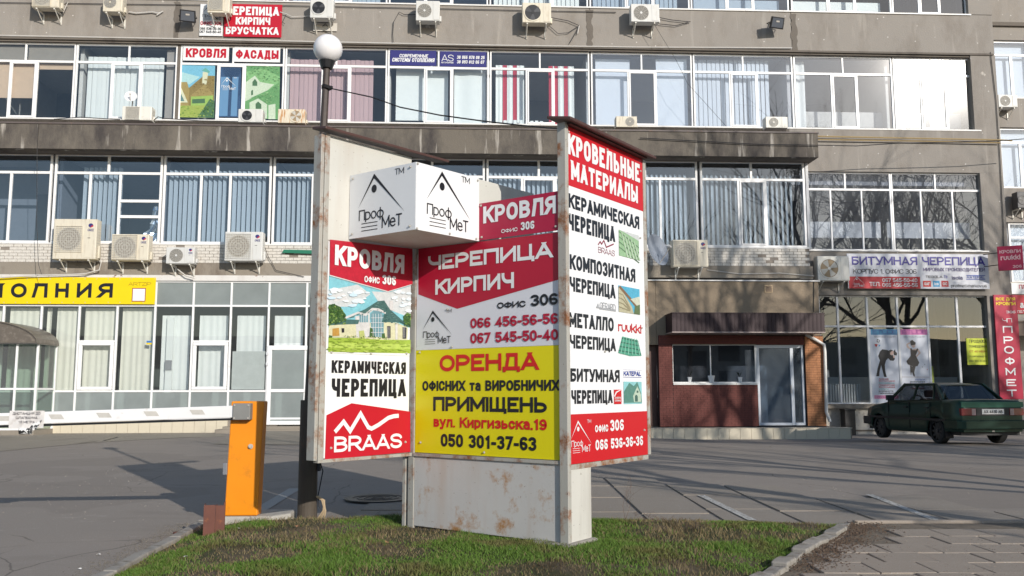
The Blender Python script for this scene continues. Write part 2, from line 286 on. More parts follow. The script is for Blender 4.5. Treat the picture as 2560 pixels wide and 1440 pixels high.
_S.update({'а': (.56, [[(.05, .62), (.05, XH, 1), (1, XH, 1), (1, 0)], [(1, .42), (0, .42, 1), (0, 0, 1), (1, 0)]]), 'е': (.60, [[(0, .38), (1, .38), (1, XH, 1), (0, XH, 1), (0, 0, 1), (1, 0, 1), (1, .14)]]),
 'р': (.60, [[(0, -.26), (0, XH)], [(0, XH), (1, XH, 1), (1, 0, 1), (0, 0)]]), 'у': (.60, [[(0, XH), (.5, .1)], [(1, XH), (.35, -.26), (.05, -.26)]]), 'ф': (.82, [[(.5, -.24), (.5, 1.0)], _O(0, 0, 1, XH)]), 'б': (.60, [[(.95, 1), (0, 1, 1), (0, 0, 1), (1, 0, 1), (1, .62, 1), (0, .62)]]),
 'i': (.0, [[(.5, 0), (.5, XH)], [(.5, .93), (.5, 1)]]), 'l': (.0, [[(.5, 0), (.5, 1)]]), 't': (.36, [[(.4, 1), (.4, 0, 1), (1, 0)], [(0, XH), (1, XH)]]), 'f': (.36, [[(1, 1), (.4, 1, 1), (.4, 0)], [(0, XH), (1, XH)]]), 'h': (.56, [[(0, 0), (0, 1)], [(0, XH), (1, XH, 1), (1, 0)]]), 'k': (.56, [[(0, 0), (0, 1)], [(1, XH), (.1, .3)], [(.36, .46), (1, 0)]]),
 'm': (.9, [[(0, 0), (0, XH)], [(0, XH), (.5, XH, 1), (.5, 0)], [(.5, XH), (1, XH, 1), (1, 0)]]), 'n': (.56, [[(0, 0), (0, XH)], [(0, XH), (1, XH, 1), (1, 0)]]), 'r': (.34, [[(0, 0), (0, XH)], [(0, XH-.1), (.3, XH, 1), (1, XH)]]), 'u': (.56, [[(0, XH), (0, 0, 1), (1, 0, 1), (1, XH)]])})
for a_, b_ in zip('aepy', 'аеру'): _S[a_] = _S[b_]
_S['ё'] = _S['е']
def glyph_polys(s, x0, z0, x1, z1, bold, sp, shear):
    """filled convex pieces [(layer, [(x, z)...])] of a line of writing that fills the box exactly"""
    H = z1-z0; k = .225 if bold >= .04 else .185 if bold >= .03 else .155 if bold >= .02 else .115 if bold >= .005 else .085
    n = len(s); gf = .17+(sp-1)*1.0; ws = [_S[c][0] for c in s]; nar = sum(1 for q in ws if q == 0)
    # letter width = w * sc + t ; solve for sc with t limited by the room there is
    t = k*H
    for _ in range(8):
        g = (.36*t+.012*H)*(1+(sp-1)*2.5); tot = (x1-x0)-n*t-g*(n-1)-(abs(shear)*H if shear else 0); sc = tot/(sum(ws)+1e-6)
        if sc > .34*H or t < .06*H: break
        t *= .9
    out = []; x = x0; gap = ((x1-x0)-sum(w_*sc+t for w_ in ws)-(shear*H))/(max(1, n-1)) if n > 1 else 0
    if n == 1: sc = ((x1-x0)-t)/max(.01, ws[0])
    lay = 0
    for c, w_ in zip(s, ws):
        W = w_*sc+t
        for st in _S[c][1]:
            closed = st[-1] is None; P = [p for p in st if p is not None]
            Q = [(x+t/2+p[0]*(W-t), z0+t/2+p[1]*(H-t), len(p) > 2) for p in P]; pts = []
            for i, q in enumerate(Q):
                if q[2] and 0 < i < len(Q)-1:
                    A, Bq = Q[i-1], Q[i+1]; 
                    la, lb = math.hypot(A[0]-q[0], A[1]-q[1]), math.hypot(Bq[0]-q[0], Bq[1]-q[1]); rx = max(W-t, .001)*.5; ry = min(rx*1.15, H*.36)
                    def off(T, l): 
                        r = rx if abs(T[0]-q[0]) > abs(T[1]-q[1]) else ry; lim = .5 if T[2] else 1.; f = min(r, l*lim)/max(l, 1e-9); return (q[0]+(T[0]-q[0])*f, q[1]+(T[1]-q[1])*f)
                    s0, s1 = off(A, la), off(Bq, lb)
                    for j in range(6):
                        u = j/5*math.pi/2; a = 1-math.sin(u); b = 1-math.cos(u); pts.append((q[0]+(s0[0]-q[0])*a+(s1[0]-q[0])*b, q[1]+(s0[1]-q[1])*a+(s1[1]-q[1])*b))
                else: pts.append(q[:2])
            pp = [pts[0]]
            for p in pts[1:]:
                if math.hypot(p[0]-pp[-1][0], p[1]-pp[-1][1]) > 1e-6: pp.append(p)
            pts = pp; m_ = len(pts)
            if closed and m_ > 2 and math.hypot(pts[0][0]-pts[-1][0], pts[0][1]-pts[-1][1]) < 1e-6: pts = pts[:-1]; m_ -= 1
            def dirn(a, b): l = math.hypot(b[0]-a[0], b[1]-a[1]) or 1; return ((b[0]-a[0])/l, (b[1]-a[1])/l)
            L_, R_ = [], []
            for i in range(m_):
                dp = dirn(pts[i-1], pts[i]) if (i or closed) else None; dn_ = dirn(pts[i], pts[(i+1) % m_]) if (i < m_-1 or closed) else None
                dp = dp or dn_; dn_ = dn_ or dp; tx, ty = dp[0]+dn_[0], dp[1]+dn_[1]; l = math.hypot(tx, ty)
                if l < .3: tx, ty = dn_; l = 1
                tx /= l; ty /= l; nx_, ny_ = -ty, tx; cs = max(.45, nx_*-dp[1]+ny_*dp[0]); h = t/2/cs
                ex = 0
                if not closed and (i == 0 or i == m_-1):
                    dd = dn_ if i == 0 else dp; e_ = t*.5 if abs(dd[1]) < .05 or abs(dd[0]) < .05 else t*1.2    # run on to the letter's edge
                    ed = P[0] if i == 0 else P[-1]; onedge = ed[1] in (0, 1, XH) or ed[0] in (0, 1) or ed[1] < 0
                    ex = e_ if onedge else 0
                    if ed[1] not in (0, 1, XH) and abs(dd[1]) > .3: ex = t*.25
                    ex = -ex if i == 0 else ex
                    px_, py_ = pts[i][0]+dd[0]*ex, pts[i][1]+dd[1]*ex
                else: px_, py_ = pts[i]
                L_.append((px_+nx_*h, py_+ny_*h)); R_.append((px_-nx_*h, py_-ny_*h))
            zlo = z0 if min(p[1] for p in P) >= 0 else z0+min(p[1] for p in P)*H; mx_ = max(p[1] for p in P); zhi = z0+t/2+mx_*(H-t)+t/2
            for i in range(m_ if closed else m_-1):
                j = (i+1) % m_; poly = [L_[i], L_[j], R_[j], R_[i]]
                for zc, sg in ((zlo, 1), (zhi, -1)):
                    o_ = []
                    for a in range(len(poly)):
                        p, q = poly[a], poly[(a+1) % len(poly)]; ip, iq = (p[1]-zc)*sg >= 0, (q[1]-zc)*sg >= 0
                        if ip: o_.append(p)
                        if ip != iq: f = (zc-p[1])/(q[1]-p[1]); o_.append((p[0]+(q[0]-p[0])*f, zc))
                    poly = o_
                    if len(poly) < 3: break
                if len(poly) >= 3:
                    if shear: poly = [(p[0]+(p[1]-z0)*shear, p[1]) for p in poly]
                    out.append((lay, poly))
            lay = (lay+1) % 9
        x += W+gap
    return out
def build_texts():
    for s, F, (x0, z0, x1, z1), parent, mat, y, bold, sp, name, shear in TX:
        m = MB(); st = .00015 if abs(F.translation.y) < 20 else .0008
        for lay, p in glyph_polys(s, x0, z0, x1, z1, bold, sp, shear): m.poly([(q[0], y-lay*st, q[1]) for q in p])
        ob(name, m, mat, parent, F)
def logo(F, y, parent, mat, uL, uR, A, Bm, tm=True, n='logo'):
    """roof mark: A = pixel of the apex, Bm = pixel at the baseline of the lower word"""
    x0 = hit(F, uL, A[1], y)[0]; x1 = hit(F, uR, Bm[1], y)[0]; zt = hit(F, *A, y)[1]; zb = hit(F, *Bm, y)[1]
    W, H = x1-x0, zt-zb; P = lambda a, c: (x0+a*W, zt-c*H)
    m = MB(); ap = P(.34, 0)
    m.flat([ap, P(.345, .07), P(0, .58)], y); m.flat([ap, P(1, .78), P(.335, .075)], y)
    c = P(.345, .27); m.disc(c[0], c[1], y, .055*W, .072*H, 20)
    for z in (.87, .935, 1.): m.flat([P(.08, z-.006), P(.43, z-.006), P(.43, z+.006), P(.08, z+.006)], y)
    ob(n, m, mat, parent, F)
    for s, a, b, c, d in (('Проф', .02, .81, .56, .62), ('МеТ', .52, 1., .94, .79)): 
        p, q = P(a, b), P(c, d); text(s, F, None, parent, mat, y, .012, 1., local=(*p, *q))
    if tm: p, q = P(.78, .10), P(.97, -.01); text('ТМ', F, None, parent, mat, y, .008, 1., local=(*p, *q))
def rect(F, y, px, parent, mat, name='panel', th=.0):
    """px = four pixel corners; an upright rectangle on the plane"""
    (a, b, c, d) = px; x0, z0 = hit(F, a, b, y); x1, z1 = hit(F, c, d, y)
    m = MB()
    if th: m.box(x0, x1, y, y+th, z0, z1)
    else: m.flat([(x0, z0), (x1, z0), (x1, z1), (x0, z1)], y)
    return ob(name, m, mat, parent, F)
def pic(F, y, parent, polys, name='print_picture', dy=.0004):
    mats = []; m = MB()
    for i, (mt, pts) in enumerate(polys):
        if name == 'print_picture' and len(polys) > 5: mt = texd(mt)
        if mt not in mats: mats.append(mt)
        m.mi = mats.index(mt); m.flat([hit(F, u, v, y) for u, v in pts], y-dy*i)
    return ob(name, m, mats, parent, F)
def crop(pts, ox, oy, k): return [(ox+a*k, oy+b*k) for a, b in pts]
# ------------------------------------------------------------------ ground
TH = .0476; YB = 28.1
B = frame(0, YB, 0, TH)
def gz(x, y):
    a = min(1, max(0, (y-21)/4)); b = min(1, max(0, (x-1)/5)); a = a*a*(3-2*a); b = b*b*(3-2*b); return -.15*a*b
def sheet(name, mat, xs, ys, dz, parent=None, fz=gz):
    m = MB(); m.v = [(x, y, fz(x, y)+dz) for y in ys for x in xs]; n = len(xs)
    m.f = [(j*n+i, j*n+i+1, (j+1)*n+i+1, (j+1)*n+i) for j in range(len(ys)-1) for i in range(n-1)]; m.m = [0]*len(m.f)
    return ob(name, m, mat, parent, smooth=True)
def asphalt(name, c1, c2, scale=1.):
    m, n, b = newmat(name); co = coord(n)
    c = mix(n, noise(n, co, .35*scale, 6, .6), c1, c2)
    c = mix(n, mul(n, noise(n, co, 160, 2), .55), c, tuple(x*.55 for x in c1))
    c = mix(n, mul(n, ramp(n, noise(n, co, 70, 2), .62, .7), .5), c, tuple(min(.5, x*1.8) for x in c2))
    g = noise(n, co, 1.2, 8, .7, (.35, 1.2, 1)); c = mix(n, ramp(n, g, .55, .75, 0, .6), c, tuple(x*.68 for x in c1))
    g = noise(n, co, 2.1, 8, .75, (.4, 1, 1)); c = mix(n, ramp(n, g, .60, .72, 0, .55), c, tuple(x*1.45 for x in c2))
    q = N(n, 'ShaderNodeMix', data_type='RGBA'); q.inputs[0].default_value = .22; n.links.new(co, q.inputs[6]); nz = N(n, 'ShaderNodeTexNoise'); nz.inputs['Scale'].default_value = 1.5; nz.inputs['Detail'].default_value = 6; n.links.new(co, nz.inputs['Vector']); n.links.new(nz.outputs['Color'], q.inputs[7])
    vo = N(n, 'ShaderNodeTexVoronoi', feature='DISTANCE_TO_EDGE'); vo.inputs['Scale'].default_value = .62*min(scale, 1.6); n.links.new(q.outputs[2], vo.inputs['Vector'])
    ck = mul(n, ramp(n, vo.outputs['Distance'], .0015, .006, .8, 0), ramp(n, noise(n, co, .5, 3), .47, .56)); c = mix(n, ck, c, tuple(x*.45 for x in c1))
    g = noise(n, co, .22, 3, .5); c = mix(n, ramp(n, g, .56, .57, 0, .35), c, tuple(x*.72 for x in c1))
    n.links.new(c, b.inputs['Base Color']); b.inputs['Roughness'].default_value = .88; b.inputs['Specular IOR Level'].default_value = .25
    bump(n, b, noise(n, co, 120, 6, .75), .5, .008); return m
M_ASPH = asphalt('asphalt', (.30, .262, .228), (.36, .32, .282)); M_PAVE = asphalt('worn_paving', (.30, .26, .22), (.38, .34, .29), 3)
M_LIGHTP = asphalt('pavement_light', (.30, .265, .215), (.37, .33, .27), 2); M_PAINT = pbr('worn_road_paint', (.55, .54, .51), .8, sc=20, dirt=(.2, .19, .17), dlo=.45, dhi=.6)
xs = [-400, -200, -100, -60, -40]+[x*.5 for x in range(-60, 61)]+[40, 60, 100, 200, 400]
ys = [-300, -100, -50, -20, -8]+[y*.5 for y in range(-8, 66)]+[40, 60, 120, 400]
struct(sheet('ground', M_ASPH, xs, ys, 0))
# strip of lighter pavement along the building on the left
px = [(-260, 1165), (0, 1129), (100, 1119), (230, 1107), (330, 1101), (450, 1095), (560, 1092), (560, 1076), (-260, 1076)]
m = MB(); m.poly([(*gp(u, v), .006) for u, v in px]); struct(ob('pavement', m, M_LIGHTP))
m = MB(); P = [(*gp(u, v), .0) for u, v in [(532, 1112), (800, 1113), (1000, 1111), (1000, 1086), (568, 1086)]]
m.poly([(P[0][0], P[0][1], .008), (P[1][0], P[1][1], .008), (P[2][0], P[2][1], .008), (P[3][0], P[3][1], .10), (P[4][0]+.5, P[4][1], .10)])
struct(ob('entrance_ramp', m, M_LIGHTP))
# painted lines
def line(px, wdt, name='parking_line', mat=None, z=.006):
    m = MB(); a = Vector((*gp(*px[0]), 0)); b = Vector((*gp(*px[1]), 0)); d = (b-a).normalized(); n = Vector((-d.y, d.x, 0))*wdt/2
    m.poly([(q.x, q.y, z) for q in (a-n, b-n, b+n, a+n)]); return ob(name, m, mat or M_PAINT)
for i, (px, wd, lb) in enumerate([(((648, 1277), (738, 1222)), .16, 'pale painted line running in the shade behind the orange barrier cabinet'),
    (((196, 1109), (240, 1104)), .05, 'short worn white dash nearest the left edge by the glazed front'), (((258, 1103), (296, 1093)), .05, 'short worn white dash further from the left edge')]):
    tag(line(px, wd, mat=pbr('line_paint', (.36, .35, .33), .85, sc=20)), lb, 'road marking', 'painted lines on the asphalt')
# slab paving of the parking places on the right, single concrete slabs with open joints
pav = struct(put('parking_pavement', None)); sm = []
for k in range(6):
    m = MB(); w_, h_ = .73, 1.24; e = .012
    m.slab([(e, e), (w_-e+random.uniform(-.006, .006), e), (w_-e, h_-e), (e+random.uniform(-.006, .006), h_-e)], .0, .02); sm.append(m.mesh('slab', M_PAVE))
EDGE = [gp(u, v) for u, v in [(1450, 1196), (1620, 1210), (1900, 1236), (2200, 1250), (2560, 1287), (2900, 1310)]]
def yedge(x):
    for (xa, ya), (xb, yb) in zip(EDGE, EDGE[1:]):
        if x <= xb: return ya+(yb-ya)*(x-xa)/(xb-xa)
    return EDGE[-1][1]
for i in range(17):
    x = -3.9+.75*i; yl = 8.45
    if x > .3: ytop = max(9.7, yedge(x))
    else: ytop = 10.6
    y = yl-random.uniform(0, .4); 
    while y < ytop-.3:
        if x < -2.3: y += 1.26; continue
        o = put('slab', sm[random.randrange(6)], pav, Matrix.Translation((x, y, -.006+random.uniform(-.003, .003))) @ Matrix.Rotation(random.uniform(-.004, .004), 4, 'X') @ Matrix.Rotation(random.uniform(-.004, .004), 4, 'Y')); y += 1.26
for a, b, lb in [((1752, 1242), (1882, 1306), 'left of the two white worn parking lines on the slabs'), ((2172, 1240), (2350, 1309), 'right of the two white worn parking lines on the slabs')]:
    tag(line((a, b), .09, z=.022), lb, 'road marking', 'parking lines on the slab paving')
# manhole
mx, my = gp(945, 1250); T = thing('manhole_cover', Matrix.Translation((mx, my, .018)), 'round ribbed iron manhole cover on shaded slabs behind the sign stand', 'manhole cover')
M_IRON = pbr('cast_iron', (.05, .05, .055), .5, .3, sc=20)
m = MB(); n = 28
def hring(m, r0, r1, z0, z1):
    b = len(m.v); 
    for k in range(n):
        c, s = math.cos(2*math.pi*k/n), math.sin(2*math.pi*k/n); m.v += [(r0*c, r0*s, z0), (r0*c, r0*s, z1), (r1*c, r1*s, z1), (r1*c, r1*s, z0)]
    for k in range(n):
        a = b+4*k; c = b+4*((k+1) % n); 
        for j in range(3): m.f.append((a+j, c+j, c+j+1, a+j+1)); m.m.append(0)
hring(m, .30, .40, 0, .012); ob('rim', m, M_IRON, T)
m = MB(); m.poly([(.3*math.cos(2*math.pi*k/n), .3*math.sin(2*math.pi*k/n), .006) for k in range(n)]); 
for r in (.08, .16, .24): hring(m, r-.012, r+.012, .006, .014)
ob('lid', m, M_IRON, T)
# ------------------------------------------------------------------ grass island
OUT = [gp(u, v) for u, v in [(140, 1500), (290, 1438), (345, 1402), (400, 1374), (450, 1348), (490, 1328), (512, 1311), (560, 1303), (700, 1300), (850, 1292), (1000, 1290), (1250, 1295), (1500, 1302), (1750, 1305), (2000, 1310), (2110, 1318), (2100, 1336), (2050, 1364), (2000, 1392), (1940, 1438), (1860, 1500)]]
OUT = OUT[:1]+OUT[1:]
OA = np.array(OUT)
def inside(X, Y):
    c = np.zeros(X.shape, bool); n_ = len(OA)
    for i in range(n_):
        x1, y1 = OA[i]; x2, y2 = OA[(i+1) % n_]
        with np.errstate(divide='ignore', invalid='ignore'):
            k = ((y1 > Y) != (y2 > Y)) & (X < (x2-x1)*(Y-y1)/(y2-y1+1e-12)+x1)
        c ^= k
    return c
def edist(X, Y):
    d = np.full(X.shape, 9.)
    for i in range(len(OA)):
        a = OA[i]; b = OA[(i+1) % len(OA)]; ab = b-a; t = np.clip(((X-a[0])*ab[0]+(Y-a[1])*ab[1])/(ab@ab), 0, 1)
        d = np.minimum(d, np.hypot(X-a[0]-t*ab[0], Y-a[1]-t*ab[1]))
    return d
WV = [(rng.uniform(.6, 5), rng.uniform(0, 6.28), rng.uniform(0, 6.28)) for _ in range(14)]
def lump(X, Y):
    s = 0
    for k, a, p in WV: s = s+np.sin(k*(X*math.cos(a)+Y*math.sin(a))+p)/len(WV)*1.6
    return s
def mz(X, Y):
    d = edist(X, Y); t = np.clip(d/.6, 0, 1); return .012+.06*t*t*(3-2*t)+.018*t*lump(X*2, Y*2)
gx = np.arange(-3.6, 4.2, .05); gy = np.arange(4.9, 8.75, .05); X, Y = np.meshgrid(gx, gy); IN = inside(X, Y); Z = mz(X, Y)
idx = -np.ones(X.shape, int); keep = np.zeros(X.shape, bool); f = []
for j in range(len(gy)-1):
    for i in range(len(gx)-1):
        if IN[j, i] or IN[j, i+1] or IN[j+1, i] or IN[j+1, i+1]: f.append(((j, i), (j, i+1), (j+1, i+1), (j+1, i))); 
v = []
for q in f:
    for a in q:
        if idx[a] < 0: idx[a] = len(v); z = Z[a] if IN[a] else -.01; v.append((X[a], Y[a], z))
m = MB(); m.v = v; m.f = [tuple(idx[a] for a in q) for q in f]; m.m = [0]*len(f)
mm, nn, bb = newmat('soil'); co = coord(nn)
c = mix(nn, noise(nn, co, 5, 8, .7), (.07, .052, .032), (.21, .16, .105)); c = mix(nn, ramp(nn, noise(nn, co, 1.6, 5), .42, .55), c, (.055, .06, .02))
nn.links.new(c, bb.inputs['Base Color']); bb.inputs['Roughness'].default_value = .95; bump(nn, bb, noise(nn, co, 40, 8, .8), 1., .03)
struct(ob('grass_island', m, mm, smooth=True))
# blades
def blades(name, n_, mat, hmin, hmax, wd, dens, label, cat):
    x = rng.uniform(-3.3, 4.0, n_); y = rng.uniform(5.3, 8.7, n_); k = inside(x, y) & (rng.random(n_) < dens(x, y)); x, y = x[k], y[k]; n_ = len(x)
    z = mz(x, y)-.004; a = rng.uniform(0, 6.28, n_); h = rng.uniform(hmin, hmax, n_)*(.6+.8*np.clip(lump(x*3+5, y*3)+.4, 0, 1)); t = rng.uniform(0, 6.28, n_); ln = rng.uniform(.2, 1.3, n_)*h
    w_ = wd*rng.uniform(.6, 1.4, n_)
    V = np.empty((n_, 5, 3)); ca, sa = np.cos(a)*w_, np.sin(a)*w_; dx, dy = np.cos(t)*ln, np.sin(t)*ln
    for q, (s_, kz, kl) in enumerate([(-1, 0, 0), (1, 0, 0), (.8, .6, .35), (-.8, .6, .35), (0, 1, 1)]):
        V[:, q, 0] = x+ca*s_+dx*kl; V[:, q, 1] = y+sa*s_+dy*kl; V[:, q, 2] = z+h*kz
    me = D.meshes.new(name); me.vertices.add(n_*5); me.vertices.foreach_set('co', V.ravel())
    b_ = np.arange(n_)*5; L = np.stack([b_, b_+1, b_+2, b_+3, b_+3, b_+2, b_+4], 1).ravel(); me.loops.add(len(L)); me.loops.foreach_set('vertex_index', L)
    ls = np.stack([np.arange(n_)*7, np.arange(n_)*7+4], 1).ravel(); lt = np.tile([4, 3], n_)
    me.polygons.add(2*n_); me.polygons.foreach_set('loop_start', ls); me.polygons.foreach_set('loop_total', lt); me.materials.append(mat); me.update(calc_edges=True)
    return tag(put(name, me), label, cat, kind='stuff')
def gmat(name, a, b_, c_):
    m, n, b = newmat(name); co = coord(n); c = mix(n, noise(n, co, 90, 2), a, b_); c = mix(n, ramp(n, noise(n, co, 2.2, 6), .50, .62), c, c_)
    n.links.new(c, b.inputs['Base Color']); b.inputs['Roughness'].default_value = .65; b.inputs['Specular IOR Level'].default_value = .25; return m
def dn(x, y):
    d = np.clip(.42+2.6*lump(x*1.7, y*2.6), .02, 1); 
    d *= 1-.93*np.exp(-(((x-1.2)/1.1)**2+((y-6.22)/.13)**2)); d *= 1-.9*np.exp(-(((x+1.65)/.4)**2+((y-8.05)/.2)**2)); return d
blades('grass', 210000, gmat('grass_green', (.060, .125, .016), (.14, .23, .04), (.15, .15, .05)), .012, .042, .0028, dn, 'short green lawn grass growing on the island', 'grass')
blades('dry_grass', 60000, gmat('grass_dry', (.13, .10, .045), (.33, .26, .14), (.08, .055, .03)), .01, .05, .002, lambda x, y: np.clip(.6-1.2*lump(x*1.7, y*2.6), .06, .8), 'dry brown grass and moss between the green tufts', 'dry grass')
# kerbs: one stone after another
def kerb(pts, label, mat, w_=.10, L=.42, zt=.085, jit=.01, tilt=.03):
    root = thing('kerb', Matrix.Translation((pts[0][0], pts[0][1], 0)), label, 'kerb')
    seg = []; P = [Vector((*p, 0)) for p in pts]; dist = 0
    acc = [0]
    for a, b in zip(P, P[1:]): acc.append(acc[-1]+(b-a).length)
    s = 0
    def at(q):
        for i in range(len(P)-1):
            if q <= acc[i+1]: return P[i]+(P[i+1]-P[i])*((q-acc[i])/(acc[i+1]-acc[i]))
        return P[-1]
    while s < acc[-1]-.1:
        l = min(L*random.uniform(.75, 1.2), acc[-1]-s); a, b = at(s), at(s+l-.012); d = (b-a); ln = d.length; ang = math.atan2(d.y, d.x)
        m = MB(); m.slab([(0, -w_/2), (ln*.5, -w_/2+random.uniform(-jit, jit)*.5), (ln, -w_/2+random.uniform(-jit, jit)), (ln, w_/2), (ln*.4, w_/2+random.uniform(-jit, jit)), (0, w_/2)], -.1, zt+random.uniform(-jit, jit))
        ob('kerb_stone', m, mat, root, Matrix.Translation(a) @ Matrix.Rotation(ang, 4, 'Z') @ Matrix.Rotation(random.uniform(-tilt, tilt), 4, 'X'), bevel=.012); s += l
M_KERB = pbr('kerb_concrete', (.30, .28, .25), .9, var=.25, sc=6, bm=.5, bs=50, dirt=(.12, .1, .07), dlo=.5, dhi=.75)
kerb([OUT[i] for i in range(0, 7)], 'low concrete kerb curving round the left side of the grass', M_KERB, .10, .8, .05, .006, .02)
kerb([OUT[i] for i in (20, 19, 18, 17, 16, 15)], 'broken kerb stones between the grass tip and the slab pavement', M_KERB, .12, .33, .055, .02, .10)
# sidewalk slabs at lower right
sw = struct(put('sidewalk', None)); M_SLAB = asphalt('slab_concrete', (.33, .28, .23), (.44, .38, .32), 4)
M_DIRT = pbr('joint_dirt', (.17, .14, .105), .95, var=.5, sc=10, bm=1, bs=30, dirt=(.14, .11, .08))
m = MB(); m.slab([gp(1890, 1460), gp(2050, 1385), gp(2140, 1338), gp(2170, 1308), gp(2900, 1310), gp(2900, 1640), gp(1700, 1640)], -.02, .022); ob('joint_bed', m, M_DIRT, sw)
pe = [gp(1960, 1450), gp(2100, 1382), gp(2180, 1345), gp(2210, 1322)]
def xl(y):
    p = sorted(pe, key=lambda q: q[1])
    for (xa, ya), (xb, yb) in zip(p, p[1:]):
        if y <= yb: return xa+(xb-xa)*(y-ya)/(yb-ya)
    return p[-1][0]
row = 0; y = 5.1
while y < 8.1:
    x = 2.0+(row % 2)*.2+random.uniform(-.04, .04)
    while x < 7:
        if x > xl(y+.15)-.05:
            m = MB(); e = .005; j = lambda: random.uniform(-.003, .003); 
            m.slab([(e+j(), e+j()), (.398-e+j(), e+j()), (.398-e+j(), .378-e+j()), (e+j(), .378-e+j())], -.03, 0)
            ob('slab', m, M_SLAB, sw, Matrix.Translation((x, y, .034+random.uniform(-.003, .003))) @ Matrix.Rotation(random.uniform(-.008, .008), 4, 'X') @ Matrix.Rotation(random.uniform(-.008, .008), 4, 'Y') @ Matrix.Rotation(random.uniform(-.012, .012), 4, 'Z'), bevel=.006)
        x += .40
    y += .38; row += 1
x0, y0 = gp(2130, 1312); x1 = gp(2900, 1312)[0]
m = MB(); m.slab([(x0, y0-.07), (x1, y0-.07), (x1, y0), (x0, y0)], -.02, .05); ob('edge_stone', m, M_SLAB, sw, bevel=.01)
# ------------------------------------------------------------------ office building
BLD = thing('office_building', B, 'long grey concrete office block with bands of white framed windows', 'building')
Bz = lambda u, v, y=0: hit(B, u, v, y)[1]
Bx = lambda u, v, y=0: hit(B, u, v, y)[0]
YW = .14            # window plane behind the upper walls
YF = -.5            # front of the lower two storeys
YBAND = -1.2; YV = -1.3
z3b = Bz(1600, 20); z2s = Bz(1216, 114); z2t = Bz(1216, 126, YW); z2m = Bz(1220, 171, YW); z2b = Bz(1216, 312, YW)
zbt = Bz(300, 308, YBAND); zbb = Bz(269, 373, YBAND)
z1t = Bz(300, 386, YF); z1m = Bz(300, 433, YF); z1b = Bz(397, 608, YF)
zbr = Bz(384, 657, YF); zcb = Bz(384, 688, YF); zg0 = Bz(394, 702, YF); zg1 = Bz(394, 764, YF); zg2 = Bz(394, 978, YF); zg3 = Bz(300, 1050, YF)
xL = -24.; xC = Bx(2506, 412); xBR = Bx(2044, 322, YBAND); xF = Bx(2014, 430, YF)
def part(name, m, mat, **k): return ob(name, m, mat, BLD, B, **k)
# walls of the upper storeys
def strip(name, z0, z1, mat, y0=0, y1=.5, xa=xL, xb=None): m = MB(); m.box(xa, xC if xb is None else xb, y0, y1, z0, z1); return part(name, m, mat)
z3t = z3b+2.6
# spandrel as separate concrete panels with open joints
jx = [xL]+[Bx(u, 60) for u in (-330, 440, 1475, 1978)]+[xC]
for a, b in zip(jx, jx[1:]): m = MB(); m.box(a+.012, b-.012, 0, .5, z2s, z3b-.02); part('wall_panel', m, M_CON)
m = MB(); m.box(xL, xC, .06, .45, z2s+.02, z3b-.05); part('wall_core', m, M_DARKC)
for u in (442, 1474, 1984):     # rough patched joints
    x = Bx(u, 60); m = MB(); random.seed(u); z = z2s; pr = []
    while z < z3b-.03: pr.append(z); z += .12
    pts = [(x-.05-random.uniform(0, .09), q) for q in pr]+[(x+.05+random.uniform(0, .09), q) for q in reversed(pr)]
    m.prism(pts, -.012, .02); part('joint_patch', m, M_DARKC)
m = MB(); m.box(xL, Bx(2481, 129), -.035, .0, z2s-.05, z2s+.015); part('drip_edge', m, M_DARKC)
m = MB(); m.box(xL, xC, .03, .5, z2t, z2s-.001); part('lintel', m, M_DARKC)
# end pier and wall right of the windows
x2e = Bx(2432, 240, 0); m = MB(); m.box(x2e, xC, 0, .5, z2b-.05, z2s-.02); part('end_pier', m, M_CON)
x1e = Bx(2454, 500, 0); zR1t = Bz(2240, 430, 0); zR1b = Bz(2240, 626, 0); zGt = Bz(2200, 738, 0); zGm = Bz(2200, 816, YW); zGb = Bz(2120, 1010, 0)
m = MB(); m.box(xF-.3, xC, 0, .5, zR1t, z2b-.05); part('wall_panel', m, M_CON)
m = MB(); m.box(x1e, xC, 0, .5, zR1b, zR1t-.003); part('end_pier', m, M_CON)
m = MB(); m.box(xF-.3, xC, 0, .5, zGt, zR1b-.003); part('wall_panel', m, M_CON)
xge = Bx(2474, 850, 0); m = MB(); m.box(xge, xC, 0, .5, -.5, zGt-.003); part('end_pier', m, M_CON)
m = MB(); m.box(xF-.3, xge-.002, -.02, .5, zGb-.10, zGb); m.box(xF-.3, xge-.002, -.14, -.02, zGb-.14, zGb-.02); part('sill_ledge', m, M_LOWC)
m = MB(); m.box(xF-.3, xge-.002, .02, .5, -.5, zGb-.142); part('base_wall', m, pbr('painted_base', (.52, .48, .42), .8, dirt=(.25, .2, .17)))
m = MB(); m.box(xC-.4, xC-.002, .5, 9, -.5, 22); part('end_wall', m, M_CON)
# slabs, interior
for z, a in ((z2s-.0, .55), (zbb+.05, .55), (zcb+.06, .03)):
    m = MB(); m.box(xL, xC-.41, a, 6, z-.0, z+.3); part('floor_slab', m, M_ROOML)
m = MB(); m.box(xL, xC-.41, .02, 6, z3t+.1, z3t+.5); part('floor_slab', m, M_ROOML)
m = MB(); m.box(xL, xC-.41, 5.5, 5.7, -.5, z3t); part('rear_wall', m, M_ROOM)
for u in (-70, 184, 440, 710, 968, 1222, 1475, 1985, 2234):
    x = Bx(u, 220); m = MB(); m.box(x-.06, x+.06, .5, 5.5, z2b-.05, z2s); part('partition', m, M_ROOML)
for u in (130, 404, 678, 1215, 1748): x = Bx(u, 500, YF); m = MB(); m.box(x-.06, x+.06, .0, 5.5, z1b-.4, zbb+.04); part('partition', m, M_ROOM)
m = MB(); m.box(xL, xF-.4, .0, .4, zbb+.0, z2b-.06); part('lintel_beam', m, M_DARKC)
m = MB(); m.box(xL, xC-.41, .0, 5.5, -.05, .0); part('interior_floor', m, M_FLOOR)
